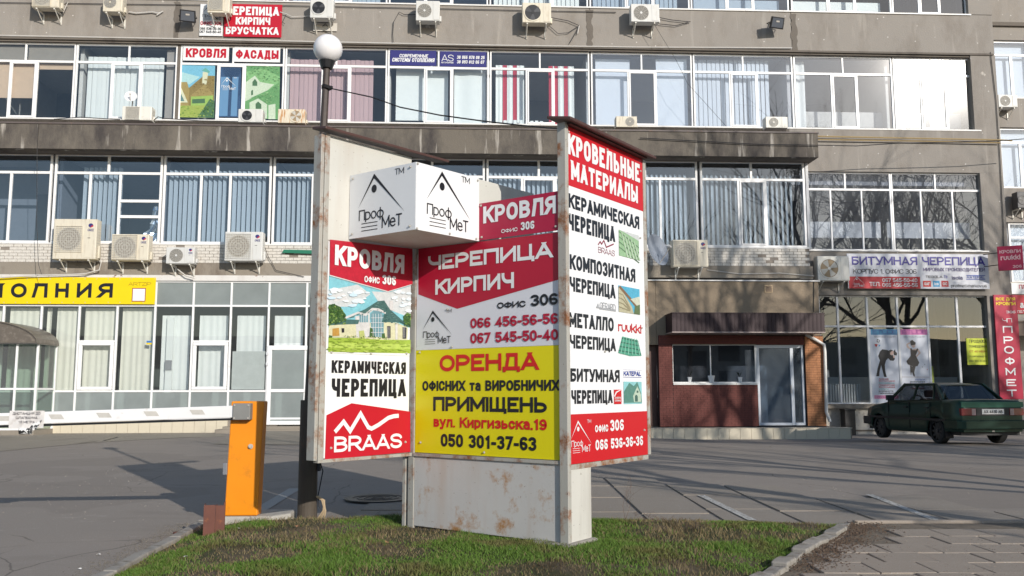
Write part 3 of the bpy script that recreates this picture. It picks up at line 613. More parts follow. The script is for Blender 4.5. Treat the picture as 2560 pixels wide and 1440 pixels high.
m = MB(); m.box(xF-.1, xC-.41, .5, .62, zR1t-.35, zR1t); part('interior_lintel', m, M_ROOM)
# protruding band between first and second row of windows
jb = [xL]+[Bx(u, 340, YBAND) for u in (95,)]+[xBR]
for a, b in zip(jb, jb[1:]): m = MB(); m.box(a+.008, b-.008, YBAND, YBAND+.28, zbb, zbt-.05); part('band_panel', m, M_BAND)
m = MB(); m.box(xL, xBR-.0, YBAND+.281, -.002, zbb+.003, zbt-.05); part('band_soffit', m, M_DARKC)
m = MB(); m.box(xL, xBR+.02, YBAND-.03, .0, zbt-.05, zbt); part('ledge_cover', m, pbr('ledge_metal', (.11, .09, .085), .6, var=.3, dirt=(.3, .15, .08), dlo=.6, dhi=.75))
# sills
def sill(x0, x1, z, y, d=.10, mat=None): m = MB(); m.box(x0, x1, y-d, y+.06, z-.045, z); part('window_sill', m, mat or M_SILL)
# ---- window units
NSL = [0]
me_slat = None
def slatmesh():
    m = MB(); w_ = .074; m.v = [(-w_, .0, 0), (0, -.009, 0), (w_, 0, 0), (w_, 0, 1), (0, -.009, 1), (-w_, 0, 1)]; m.f = [(0, 1, 4, 5), (1, 2, 3, 4)]; m.m = [0, 0]; return m
SL = {}
def blinds(win, x0, x1, z0, z1, y, ang=25, mat=None, pitch=.155, skip=()):
    mat = mat or M_SLAT
    if mat.name not in SL: SL[mat.name] = slatmesh().mesh('slat', mat, True)
    n = max(1, int((x1-x0)/pitch)); 
    if NSL[0]+n > 285:
        m = MB(); t = slatmesh()
        for i in range(n):
            x = x0+pitch*(i+.5); a = R(ang+random.uniform(-6, 6)); c, s = math.cos(a), math.sin(a)
            m.add([(x+p[0]*c-p[1]*s, y+p[0]*s+p[1]*c, z0+p[2]*(z1-z0)) for p in t.v], t.f)
        return stuff(ob('vertical_blind', m, mat, win, B))
    NSL[0] += n
    for i in range(n):
        if i in skip: continue
        x = x0+pitch*(i+.5)+random.uniform(-.006, .006)
        put('slat', SL[mat.name], win, B @ Matrix.Translation((x, y, z0+random.uniform(0, .02))) @ Matrix.Rotation(R(ang+random.uniform(-7, 7)), 4, 'Z') @ Matrix.Diagonal((1, 1, z1-z0, 1)))
def cloth(win, x0, x1, z0, z1, y, mat, amp=.035, per=.22, name='curtain', drop=0):
    m = MB(); n = max(6, int((x1-x0)/per*7)); ph = random.uniform(0, 6)
    for i in range(n+1):
        x = x0+(x1-x0)*i/n; k = 2*math.pi*(x-x0)/per
        for j, (zz, aa) in enumerate(((z0, 1.), (z0+(z1-z0)*.5, .9), (z1, .55))):
            m.v.append((x, y+amp*aa*math.sin(k+ph+.6*math.sin(k*.37+j*.3)), zz-(drop*math.sin(math.pi*i/n) if j == 2 else 0)))
    for i in range(n):
        for j in range(2): a = i*3+j; m.f.append((a, a+3, a+4, a+1)); m.m.append(0)
    return ob(name, m, mat, win, B, smooth=True)
def board(win, x0, x1, z0, z1, y, mat, name='roller_blind'): m = MB(); m.box(x0, x1, y, y+.006, z0, z1); return ob(name, m, mat, win, B)
def window(xs, zt, zm, zb, y, top, low, gmat, sash=None, t=.05, d=.08, fmat=None, tb=.055, open_=None, skip_panes=(), gtop=None):
    """xs outer edges; top / low = x of the dividing bars above / below the transom; sash = index of the lower light that opens"""
    x0, x1 = xs; m = MB(); f = fmat or M_FRAME
    m.box(x0, x1, y, y+d, zt-tb, zt); m.box(x0, x1, y, y+d, zb, zb+tb)
    m.box(x0, x0+t, y, y+d, zb+tb+.001, zt-tb-.001); m.box(x1-t, x1, y, y+d, zb+tb+.001, zt-tb-.001)
    rows = []
    if zm is not None:
        m.box(x0+t+.001, x1-t-.001, y+.003, y+d-.004, zm-tb*.7, zm+tb*.7)
        rows = [([x0+t]+list(top)+[x1-t], zm+tb*.7, zt-tb, 0), ([x0+t]+list(low)+[x1-t], zb+tb, zm-tb*.7, 1)]
    else: rows = [([x0+t]+list(low)+[x1-t], zb+tb, zt-tb, 1)]
    lights = []
    for bars, a, b, r in rows:
        for i, x in enumerate(bars[1:-1]): m.box(x-t*.55, x+t*.55, y+.005, y+d-.006, a+.001, b-.001)
        for i in range(len(bars)-1):
            xa = bars[i]+(t*.55 if i else 0); xb = bars[i+1]-(t*.55 if i < len(bars)-2 else 0)
            lights.append((xa, xb, a, b, r, i))
    W = ob('window', m, f, BLD, B, bevel=.006)
    for xa, xb, a, b, r, i in lights:
        if (r, i) in skip_panes: continue
        yp = y+d*.45
        if r == 1 and i == sash:
            q = MB(); s_ = .055
            q.box(xa+.004, xb-.004, y-.018, y+d*.5, a+.004, a+s_); q.box(xa+.004, xb-.004, y-.018, y+d*.5, b-s_, b-.004)
            q.box(xa+.004, xa+s_, y-.018, y+d*.5, a+s_+.001, b-s_-.001); q.box(xb-s_, xb-.004, y-.018, y+d*.5, a+s_+.001, b-s_-.001)
            F2 = B
            if open_: F2 = B @ Matrix.Translation((xa, y, 0)) @ Matrix.Rotation(R(open_), 4, 'Z') @ Matrix.Translation((-xa, -y, 0))
            ob('sash', q, f, W, F2, bevel=.005)
            p = MB(); p.poly([(xa+s_, y+.01, a+s_), (xb-s_, y+.01, a+s_), (xb-s_, y+.01, b-s_), (xa+s_, y+.01, b-s_)]); ob('pane', p, gmat, W, F2)
        else:
            p = MB(); e = random.uniform(-.002, .002); p.poly([(xa, yp+e, a), (xb, yp+e, a), (xb, yp-e, b), (xa, yp-e, b)]); ob('pane', p, gtop if (gtop and r == 0) else gmat, W, B)
    return W, lights
X2 = lambda u: Bx(u, 220, YW)
# second row (the one with the red shop words)
bays2 = [(-330, -75), (-75, 184), (186, 440), (448, 709), (711, 967), (969, 1222), (1225, 1474), (1478, 1731), (1734, 1983), (1986, 2232), (2235, 2431)]
for i, (a, b) in enumerate(bays2):
    xa, xb = X2(a), X2(b); W_ = xb-xa; tops = [xa+W_*.5]; lows = [xa+W_*.365, xa+W_*.64]; sash = 1; g = G_CLEAR; op = None
    if i == 1: lows = [X2(22), X2(90)]; tops = [X2(58)]; g = G_CLEAR
    if i == 2: lows = [X2(277), X2(352)]; tops = [X2(318)]
    if i == 3: lows = [X2(543), X2(611)]; tops = [X2(580)]
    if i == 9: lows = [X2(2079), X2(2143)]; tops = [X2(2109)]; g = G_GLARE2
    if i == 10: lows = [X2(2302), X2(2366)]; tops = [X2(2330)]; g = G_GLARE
    if i in (7, 8): g = G_HAZE
    W, L = window((xa, xb), z2t, z2m, z2b, YW, tops, lows, g, sash)
    yi = YW+.34; zt_, zb_ = z2t-.08, z2b+.07
    random.seed(100+i)
    if i == 0: blinds(W, xa+.1, xb-.1, zb_, zt_, yi, 10)
    if i == 1:
        for k, (p, q, c, e, r, n_) in enumerate(L):
            if r == 0: board(W, p, q, c, e, yi-.2, M_GREYBL)
            else: board(W, p-.02, q+.02, (e-(e-c)*(.10 if n_ == 2 else .63)), e, yi-.2, M_BEIGEBL)
    if i == 2:
        blinds(W, xa+.25, xb-.45, zb_, zt_-.25, yi, 8); m = MB(); m.box(xb-.42, xb-.1, yi-.1, yi, zb_, zt_); ob('inner_pier', m, pbr('inner_plaster', (.36, .33, .31), .9), W, B)
    if i == 4 or i == 0: blinds(W, xa+.1, xb-.38, zb_, zt_-.22, yi, 6, M_SLATM)
    if i == 5:
        m = MB(); m.box(xa+.25, xa+2.0, yi, yi+.02, zb_+.15, zt_-.05); ob('roller_blind', m, M_CURTW, W, B)
        cloth(W, lows[1]+.05, xb-.1, zb_-.03, zt_, yi-.05, M_CURTW, .02, .7)
    if i == 6:
        for u0, u1, mt in ((1240, 1257, M_CURTW), (1258, 1268, M_REDC), (1269, 1283, M_CURTW), (1284, 1293, M_REDC), (1294, 1312, M_CURTW), (1374, 1384, M_REDC), (1385, 1388, M_CURTW), (1389, 1397, M_REDC), (1398, 1412, M_CURTW), (1413, 1422, M_REDC), (1423, 1438, M_CURTW)):
            cloth(W, X2(u0), X2(u1), zb_, zt_-.3, yi, mt, .015, .14)
        for u in (1263, 1275, 1288, 1303, 1330, 1342, 1354): m = MB(); x = X2(u); m.box(x-.06, x+.06, yi-.18, yi-.08, zb_-.02, zb_+.13+random.uniform(0, .05)); ob('jar', m, M_CURTW, W, B, bevel=.02)
    if i == 7: board(W, xa+.2, xa+W_*.40, zb_+.03, zt_-.02, yi, M_CURTW); board(W, xa+W_*.66, xb-.1, zb_, zt_, yi-.05, M_CURTW)
    if i == 8: blinds(W, xa+.1, xb-.55, zb_, zt_, yi, 12)
    if i in (9, 10): cloth(W, xa+.1, xa+.5, zb_, zt_, yi, M_CURTW); board(W, xa+.5, xb-.1, zb_+.2, zb_+.75, yi+.3, M_ROOML, 'white_cabinet')
sill(xL, X2(2440), z2b, YW, .16)
for i in (0,): pass
# narrow strips of wall between bays
m = MB(); m.box(X2(440)+.001, X2(448)-.001, YW-.01, YW+.3, z2b, z2t); part('mullion_wall', m, M_DARKC)
m = MB(); m.box(xL, x2e-.002, YW+.1, .5, z2b-.3, z2b-.002); part('parapet_wall', m, M_DARKC)
m = MB(); m.box(xL, xF-.3, -.0, .139, zbt, z2b-.05); part('parapet_wall', m, M_DARKC)
# third row, only its lower edge shows
b3 = [(-330, -60), (-58, 200), (203, 452), (455, 712), (716, 968), (972, 1220), (1224, 1470), (1474, 1724), (1727, 1972), (1978, 2228), (2230, 2416)]
for i, (a, b) in enumerate(b3):
    xa, xb = Bx(a, 10, YW), Bx(b, 10, YW); W_ = xb-xa; random.seed(i)
    W, L = window((xa, xb), z3t, z3b+1.9, z3b, YW, [xa+W_*.5], [xa+W_*.36, xa+W_*.64], G_BLUE if i % 3 else G_CLEAR, 1)
    if i in (0, 1, 2, 4, 6, 7): blinds(W, xa+.15, xb-.2, z3b+.06, z3b+1.8, YW+.3, 15)
    elif i in (8, 9): board(W, xa+.2, xb-.2, z3b+.06, z3b+.6, YW+.4, M_CURTW)
sill(xL, Bx(2420, 30, YW), z3b, YW, .18)
x3e = Bx(2420, 10, 0); m = MB(); m.box(x3e, xC, 0, .5, z3b, 22); part('end_pier', m, M_CON)
m = MB(); m.box(xL, x3e-.002, 0, .5, z3t, 22); part('wall_panel', m, M_CON)
# first row, protruding part
X1 = lambda u: Bx(u, 500, YF)
bays1 = [(-145, 126), (132, 403), (406, 677), (681, 943), (946, 1212), (1216, 1478), (1482, 1745), (1752, 2014)]
for i, (a, b) in enumerate(bays1):
    xa, xb = X1(a), X1(b); W_ = xb-xa; tops = [xa+W_*.5]; lows = [xa+W_*.37, xa+W_*.65]; sash = None
    if i == 0: lows = [X1(24)]; tops = []
    if i == 1: lows = [X1(223), X1(298)]; tops = [X1(267)]
    if i == 2: lows = [X1(501), X1(574)]; tops = [X1(541)]
    if i == 3: lows = [X1(781)]; sash = 1
    if i in (4, 5): lows = [xa+W_*.34, xa+W_*.66]; sash = 1
    if i == 6: lows = [X1(1560), X1(1651)]; tops = [xa+W_*.5]
    if i == 7: lows = [X1(1847), X1(1915)]; tops = [X1(1880)]; sash = 1
    W, L = window((xa, xb), z1t, z1m, z1b, YF, tops, lows, G_BLUE, sash, t=.07, tb=.06, d=.09)
    yi = YF+.28; random.seed(50+i)
    if i == 1:
        blinds(W, xa+.75, X1(298)-.04, z1b+.08, z1t-.35, yi+.1, 55)
        # inner lights of the last compartment
        p = L[-1]; m = MB()
        for za in (.42, .655): m.box(p[0], p[1], YF-.01, YF+.08, p[3]-(p[3]-p[2])*za+.0, p[3]-(p[3]-p[2])*za+.09)
        ob('transom', m, M_FRAME, W, B, bevel=.006)
        m = MB(); rs = random.Random(3); v = []
        for jj in range(9):
            for ii in range(5): v.append((p[1]-.05-(ii/4)*(.18+.22*jj/8)*(1.2 if jj > 5 else .8), YF+.12+rs.uniform(-.05, .05), p[2]+1.15*(1-jj/8)))
        m.v = v; m.f = [(a_*5+b_, a_*5+b_+1, a_*5+b_+6, a_*5+b_+5) for a_ in range(8) for b_ in range(4)]; m.m = [0]*32
        ob('foil_sheet', m, pbr('crumpled_foil', (.8, .82, .85), .25, 1.), W, B)
    elif i == 0: board(W, xa+.3, X1(20), z1b, z1t, yi+1.5, M_ROOM)
    elif i in (2, 3, 4): blinds(W, xa+.08, xb-.12, z1b+.08, z1t-.45, yi, 52)
    else: blinds(W, xa+.08, xb-.15, z1b+.08, z1t-.40, yi, 42)
m = MB(); m.box(xF-.001, xF+.09, YF+.01, -.001, z1b-.02, z1t); part('corner_post', m, M_FRAME2)
m = MB(); m.box(xL, xF, YF-.02, -.002, z1t+.001, zbb-.001); part('window_head', m, M_DARKC)
m = MB(); m.box(xL, xF+.10, YF-.03, YF+.1, z1b-.05, z1b-.001); part('window_sill', m, M_SILL)
# rear of the lights: first row on the right, flush with the upper wall
XR = lambda u: Bx(u, 530, .1)
for i, (a, b, tp, lw) in enumerate([(2018, 2230, [2116], [2078, 2156]), (2231, 2457, [2342], [2304, 2383])]):
    W, L = window((XR(a), XR(b)), zR1t, Bz(2240, 475, .1), zR1b, .1, [XR(u) for u in tp], [XR(u) for u in lw], G_HAZE, None, t=.05, tb=.05)
    board(W, XR(a)+.1, XR(b)-.1, zR1b+.55, zR1b+1.1, .75, M_ROOML, 'white_partition')
sill(xF+.12, XR(2460), zR1b, .1, .15)
# brick parapet under the first row: single bricks
zb0, zb1 = zbr, z1b-.052
def brickwork(x0, x1, z0, z1, y, L=.262, H=None, rows=6):
    H = (z1-z0)/rows; protos = []
    for k in range(4):
        m = MB(); e = .008; r = random.uniform; 
        m.box(e, L-e+r(-.006, .004), -.012+r(-.006, .006), .05, e*.8, H-e*.8); protos.append(m.mesh('brick', M_BRICK))
    protos2 = []
    for k in range(2): m = MB(); m.box(.008, L*.5-.008, -.012, .05, .006, H-.006); protos2.append(m.mesh('brick', M_BRICK))
    n = 0; rest = MB()
    for r_ in range(rows):
        x = x0-(L*.5 if r_ % 2 else 0)
        while x < x1-.02:
            if x+L > x1: x += L; continue
            yield x, z0+r_*H, protos[random.randrange(4)], protos2
            x += L
cnt = 0; rest = MB()
m = MB(); m.box(xL, xF+.02, YF+.002, -.003, zb0, zb1); part('mortar_bed', m, M_MORTAR)
spots = []
for a, b in ((Bx(-20, 630, YF), Bx(800, 630, YF)), (Bx(1625, 650, YF), Bx(2036, 650, YF)-.05)):
    for x, z, pm, p2 in brickwork(a, b, zb0, zb1, YF): spots.append((x, z, pm))
for x, z, pm in spots:
    if random.random() < .03: continue
    if cnt < 298: put('brick', pm, BLD, B @ Matrix.Translation((x+random.uniform(-.004, .004), YF, z)) @ Matrix.Rotation(random.uniform(-.01, .01), 4, 'Y')); cnt += 1
    else: rest.box(x+.008, x+.254, YF-.012+random.uniform(-.006, .006), YF+.05, z+.006, z+(zb1-zb0)/6-.006)
stuff(part('brickwork', rest, M_BRICK))
m = MB(); m.box(xL, xF-.35, YF-.035, .03, zcb, zb0-.002); part('concrete_ledge', m, M_LOWC)
m = MB(); m.box(xL, xF+.15, YF-.035, .0, Bz(1800, 695, YF), zb0-.002); 
part('concrete_beam', MB().box(xF-.34, xF+.1, YF-.02, .0, Bz(1800, 697, YF), zb0-.002), M_LOWC)
# ragged mortar on the ends
# white fascia over the shop front
m = MB(); m.box(xL, Bx(1560, 700, YF), YF-.06, YF+.05, zg0, zcb-.002); part('fascia', m, rusty('flaking_fascia', (.72, .70, .67), (.16, .06, .03), .60, .63, 1.2))
# ---- ground floor glazing, left part
XG = lambda u: Bx(u, 765, YF)
cols = [10+94.6*k for k in range(-4, 16)]
def light(root, x0, x1, z0, z1, y, g): p = MB(); p.poly([(x0, y, z0), (x1, y, z0), (x1, y, z1), (x0, y, z1)]); ob('pane', p, g, root, B)
random.seed(5)
for k in range(len(cols)-1):
    a, b = XG(cols[k]), XG(cols[k+1])
    if k % 1 == 0:
        m = MB(); t = .03; y = YF; 
        m.box(a-t, a+t, y, y+.07, zg3, zg0)
        for z in (zg1, zg2): m.box(a+t+.001, b-t-.001, y+.002, y+.065, z-.03, z+.03)
        m.box(a+t+.001, b-t-.001, y+.002, y+.065, zg3, zg3+.06); m.box(a+t+.001, b-t-.001, y+.002, y+.065, zg0-.05, zg0)
        door = (cols[k] > 660 and cols[k] < 740)
        W = ob('window', m, M_FRAME, BLD, B, bevel=.005)
        light(W, a+t, b-t, zg1+.03, zg0-.05, y+.03, G_MAT if cols[k] > 380 else G_GREEN)
        s = cols[k] in (cols[6], cols[9])
        hz = Bz(240, 853, YF)
        if not door:
            light(W, a+t, b-t, zg3+.06, zg2-.03, y+.03, G_MAT)
            if s:
                q = MB(); s_ = .10; zt_ = hz-.03; 
                q.box(a+.05, b-.05, y-.03, y+.06, zg2+.04, zg2+.04+s_); q.box(a+.05, b-.05, y-.03, y+.06, zt_-s_, zt_)
                q.box(a+.05, a+.05+s_, y-.03, y+.06, zg2+.041+s_, zt_-s_-.001); q.box(b-.05-s_, b-.05, y-.03, y+.06, zg2+.041+s_, zt_-s_-.001)
                ob('sash', q, M_FRAME, W, B, bevel=.012); light(W, a+.15, b-.15, zg2+.14, zt_-s_, y+.02, G_GREEN)
                q = MB(); q.box(a+t+.001, b-t-.001, y+.002, y+.065, hz-.02, hz+.03); ob('rail', q, M_FRAME, W, B); light(W, a+t, b-t, hz+.03, zg1-.03, y+.03, G_GREEN)
            else: light(W, a+t, b-t, zg2+.03, zg1-.03, y+.03, G_GREEN if not (640 > cols[k] > 570) else G_GREEN)
            if 640 > cols[k] > 570: board(W, a+.08, b-.08, zg2+.05, Bz(620, 878, YF), y+.07, pbr('matt_film', (.55, .58, .58), .7), 'film_sheet')
            xa_, xb_ = a+.06, b-.10
            if k == 5: xa_ = a+.35; cloth(W, a+.04, a+.19, zg2, zg1-.05, YF+.32, M_CURT)
            if cols[k] > 380: cloth(W, a+.12, b-.16, zg2+.04, zg1-.28, YF+.35, M_CURTW, .010, .21)
            else: cloth(W, xa_, xb_, zg2-.03, zg1-.05, YF+.30, M_CURT, .014, .19)
        else: cloth(W, a+.12, b-.16, Bz(700, 880, YF), zg1-.28, YF+.35, M_CURTW, .010, .21); light(W, a+t, b-t, Bz(700, 858, YF), zg1-.03, y+.03, G_GREEN)
        if 380 < cols[k] < 480:
            m = MB(); m.box(a+.3, a+.5, YF+.25, YF+.33, zg2-.05, zg1-.35); ob('inner_post', m, M_CURTW, W, B); m = MB(); m.box(a+.30, a+.5, YF+.22, YF+.245, Bz(410, 925, YF), Bz(410, 900, YF)); ob('wall_box', m, M_ROOM, W, B)
# entrance door seen left of the pole
m = MB(); y = YF-.03; xa, xb = XG(cols[11])-.0, XG(cols[11])+1.75; zt_, zb_ = Bz(700, 864, YF), Bz(700, 1062, YF)
DR = MB(); DR.box(xa, xa+.14, y, y+.07, zb_, zt_); DR.box(xb-.14, xb, y, y+.07, zb_, zt_); DR.box(xa+.141, xb-.141, y, y+.07, zt_-.14, zt_); DR.box(xa+.141, xb-.141, y, y+.07, zb_, zb_+.12)
DR.box(xa+.141, xb-.141, y, y+.07, zg2-.04, zg2+.06); d_ = ob('door', DR, M_FRAME, BLD, B, bevel=.01)
light(d_, xa+.14, xb-.14, zg2+.06, zt_-.14, y+.04, G_MAT); light(d_, xa+.14, xb-.14, zb_+.12, zg2-.04, y+.04, G_MAT)
for z in (zt_-.3, zt_-.62, zb_+.3): m = MB(); m.box(xa-.03, xa+.05, y-.02, y, z, z+.09); ob('hinge', m, M_FRAME2, d_, B)
# tiled plinth
m = MB(); m.box(xL, XG(700), YF+.03, .0, -.3, zg3-.002); part('plinth', m, M_MORTAR)
pt = []; W_ = .335
for k in range(3): m = MB(); m.box(.004, W_-.004, -.02, .04, 0.0, zg3-.03+.001*k); pt.append(m.mesh('plinth_tile', M_TILE))
x = XG(-80)
while x < XG(560): put('plinth_tile', pt[random.randrange(3)], BLD, B @ Matrix.Translation((x, YF, 0))); x += W_
m = MB(); m.box(XG(560), XG(900), YF-.5, .0, -.3, .12); m.box(XG(575), XG(900), YF-.35, .0, .121, Bz(700, 1066, YF-.3)); part('door_step', m, M_LOWC)
# ---- projecting vestibule on the right
xv1 = Bx(2048, 760, YV); xv0 = Bx(1395, 760, YV); zv0 = Bz(1700, 862, YV); zv1 = Bz(1800, 700, YV)
xj = [xv0, Bx(1640, 780, YV), xv1]
for a, b in zip(xj, xj[1:]): m = MB(); m.box(a+.004, b-.004, YV, YV+.2, zv0, zv1-.04); part('render_panel', m, M_BEIGE)
m = MB(); m.box(xv1-.2, xv1-.003, YV+.201, -.002, -.15, zv1-.04); part('side_wall', m, M_BEIGE)
m = MB(); m.box(xv0, xv1+.04, YV-.05, YF-.04, zv1-.039, zv1); part('flashing', m, M_SILL)
m = MB(); m.box(xv0, xv1-.21, YV+.3, YF+.2, zv1-.3, zv1-.04); part('vestibule_ceiling', m, M_ROOM)
m = MB(); x, z = hit(B, 1921, 722, YV); m.box(x-.13, x+.13, YV-.02, YV, z-.12, z+.12); v_ = part('air_vent', m, pbr('vent_frame', (.45, .33, .2), .6)); 
m = MB(); [m.box(x-.10, x+.10, YV-.028, YV-.021, z-.09+.03*k, z-.075+.03*k) for k in range(6)]; ob('louvre', m, M_ROOFB, v_, B)
# brick clad front with joint-cut bricks (small, joined)
def cladding(rects, y, mat, L=.21, H=.068, name='brick_cladding'):
    m = MB()
    for x0, x1, z0, z1 in rects:
        z = z0; r_ = 0
        while z+H <= z1+.01:
            x = x0-(L*.5 if r_ % 2 else 0)
            while x < x1:
                a, b = max(x, x0)+.003, min(x+L, x1)-.003
                if b-a > .02: m.add([(a, y-.008, z+.003), (b, y-.008, z+.003), (b, y-.008, z+H-.003), (a, y-.008, z+H-.003), (a, y+.01, z+.003), (b, y+.01, z+.003), (b, y+.01, z+H-.003), (a, y+.01, z+H-.003)], [(0, 1, 2, 3), (3, 2, 6, 7), (0, 4, 5, 1), (1, 5, 6, 2), (0, 3, 7, 4)])
                x += L
            z += H; r_ += 1
    return stuff(part(name, m, mat))
YC = YV-.03; zst = Bz(1800, 1066, YC)
V = lambda u, v: hit(B, u, v, YC)
wx0, wz0 = V(1683, 958); wx1, wz1 = V(1890, 860); dx0, dz0 = V(1898, 1066); dx1, dz1 = V(2010, 862); bx0 = V(1648, 960)[0]; ex = V(2062, 960)[0]; ztp = V(1700, 838)[1]
M_RW = MB()
for r in ((bx0, wx0, zst, wz1), (wx0, dx0, zst, wz0), (bx0, dx0, wz1, ztp), (dx0, dx1, dz1, ztp)): M_RW.box(r[0], r[1], YC, YC+.25, r[2], r[3])
part('clad_wall', M_RW, M_RMORT)
cladding([(bx0, wx0, zst, wz1), (wx0, dx0, zst, wz0), (bx0, dx0, wz1, ztp), (dx0, dx1, dz1, ztp)], YC, M_RBRICK)
m = MB(); m.box(dx1+.02, ex, YC, -.01, zst-.3, ztp); part('brick_pillar', m, M_RMORT)
cladding([(dx1+.02, ex, zst, ztp)], YC, M_OBRICK, .24, .075, 'pillar_cladding')
m = MB(); m.box(bx0-.9, bx0-.002, YC+.3, YC+.4, zst, ztp); part('side_door', m, pbr('brown_door', (.09, .04, .03), .5)); 
m = MB(); m.box(xv0, bx0-.9, YC+.1, YC+.3, zst, ztp); part('clad_wall', m, M_RMORT)
m = MB(); m.box(xv0, ex-.02, YV+.25, YV+1.1, ztp, zv0+.2); part('vestibule_lintel', m, M_DARKC)
# window + door of the vestibule
W, L = window((wx0, wx1), wz1, None, wz0, YC+.06, [], [wx0+.02+(wx1-wx0)*.45], G_DARK, None, t=.03, tb=.04)
m = MB(); m.box(wx0, dx0, YC-.04, YC+.06, wz0-.05, wz0-.001); part('window_sill', m, M_SILL)
sb = MB(); [sb.box(V(1868, 900)[0], wx1-.03, YC+.2, YC+.22, wz0+.06+.035*k, wz0+.085+.035*k) for k in range(28)]; stuff(ob('venetian_blind', sb, M_SLAT, W, B))
m = MB(); m.box(bx0, ex, YC+1.3, YC+1.35, zst, zv1); part('inner_wall', m, M_ROOM); m = MB(); m.box(xv0, ex-.25, YC+.3, YC+1.3, zst-.1, zst); part('vestibule_floor', m, M_FLOOR)
yD = YC+.08
m = MB(); t = .09; a, b, c, e = dx0, dx1, zst+.02, dz1; mid = V(1980, 960)[0]
m.box(a, a+.10, yD, yD+.08, c, e); m.box(b-.07, b, yD, yD+.08, c, e); m.box(a+.101, b-.071, yD, yD+.08, e-.10, e); m.box(mid, mid+.10, yD, yD+.08, c, e-.101)
m.box(a+.101, mid-.001, yD+.004, yD+.07, c, c+.08); m.box(mid+.101, b-.071, yD, yD+.08, c, c+.08)
d_ = ob('door', m, pbr('blue_white_door', (.62, .66, .72), .4), BLD, B, bevel=.008)
for q in ((a+.10, mid, c+.08, e-.10), (mid+.10, b-.07, c+.08, e-.10)): p = MB(); p.flat([(q[0], q[2]), (q[1], q[2]), (q[1], q[3]), (q[0], q[3])], yD+.04); ob('pane', p, glass('glass_door', (.55, .66, .78), 1.9, .06, dust=.12, dc=(.5, .6, .7)), d_, B)
m = MB(); m.box(mid-.03, mid+.0, yD-.05, yD-.03, c+1.0, c+1.25); m.box(mid-.02, mid-.005, yD-.03, yD, c+1.02, c+1.05); ob('handle', m, M_BRK, d_, B)
# entrance platform
yP = -2.55; px0, px1 = Bx(1600, 1080, yP), Bx(2131, 1085, yP)
m = MB(); m.box(px0, px1, yP+.03, YC-.001, -.4, zst-.02); m.box(dx1+.02, px1, YC-.0, -.15, -.4, zst-.02); pf = part('entrance_platform', m, M_LOWC)
W_ = .33; x = px0; k = 0
while x < px1-.05:
    ww = min(W_, px1-x)-.006; m = MB(); m.box(0, ww, 0, .03, 0, zst+.14); ob('step_tile', m, M_TILE, BLD, B @ Matrix.Translation((x, yP, -.15)), bevel=.004); x += W_
m = MB(); m.box(px0, px1, yP-.01, yP+.4, zst-.019, zst); part('platform_edge', m, M_TILE)
m = MB(); m.box(dx0-.1, dx1+.3, yP+.5, YC-.1, zst-.018, zst+.012); tag(ob('door_mat', m, pbr('rubber_mat', (.02, .02, .02), .9), None, B), 'black rubber mat lying before the blue white glass door', 'door mat')
# canopy
yK = -2.2; kx0, kz0 = hit(B, 1681, 829, yK); kx1, kz1 = hit(B, 2061, 787, yK); kz1 = Bz(1681, 781, yK)
m = MB(); m.box(kx0+.02, kx1-.02, yK+.03, YV-.001, kz0+.03, kz1-.03); C_ = thing('entrance_canopy', B, 'dark purple brown ribbed canopy over the brick clad entrance', 'canopy')
ob('soffit', m, M_DARKC, C_, B)
m = MB(); m.box(kx0-.01, kx1+.01, yK-.02, YV-.001, kz0-.03, kz0); ob('trim', m, pbr('canopy_trim', (.33, .27, .25), .5), C_, B); m = MB(); m.box(kx0-.01, kx1+.01, yK-.02, YV-.001, kz1-.03, kz1); M_KAN = pbr('purple_brown_metal', (.030, .012, .016), .6); ob('trim', m, M_KAN, C_, B)
n_ = 37; dw = (kx1-kx0)/n_; m = MB(); m.prism([(0.004, kz0), (dw-.004, kz0), (dw-.004, kz1-.03), (.004, kz1-.03)], 0, .02); m.box(dw*.25, dw*.6, -.006, 0, kz0, kz1-.03); pm = m.mesh('canopy_slat', M_KAN)
for k in range(n_): put('canopy_slat', pm, C_, B @ Matrix.Translation((kx0+dw*k, yK, 0)))
for k in range(7): put('canopy_slat', pm, C_, B @ Matrix.Translation((kx0, YV-.02-dw*k, 0)) @ Matrix.Rotation(-math.pi/2, 4, 'Z'))
# ---- shop front on the right ground floor
XS = lambda u: Bx(u, 860, YW)
cs = [2051, 2098, 2172, 2248, 2323, 2398, 2474]
for k in range(6):
    a, b = XS(cs[k]), XS(cs[k+1])
    W, L = window((a, b), zGt-.002, zGm, zGb, YW, [], [], G_CLEAR if k not in (2, 3) else G_CLEAR, None, t=.035, tb=.045)
m = MB(); m.box(XS(2051), XS(2474), 2.2, 2.3, zGb, zGb+.9); part('counter', m, M_ROOML)
m = MB(); m.box(XS(2335), XS(2372), 1.2, 1.25, -.1, zGb+1.25); part('yellow_door', m, pbr('lime_board', (.45, .5, .08), .7))
m = MB(); [m.box(XS(2051)+.09*k, XS(2051)+.09*k+.045, .6, .64, zGb, zGb+.65) for k in range(17)]; stuff(part('radiator', m, M_ROOML))
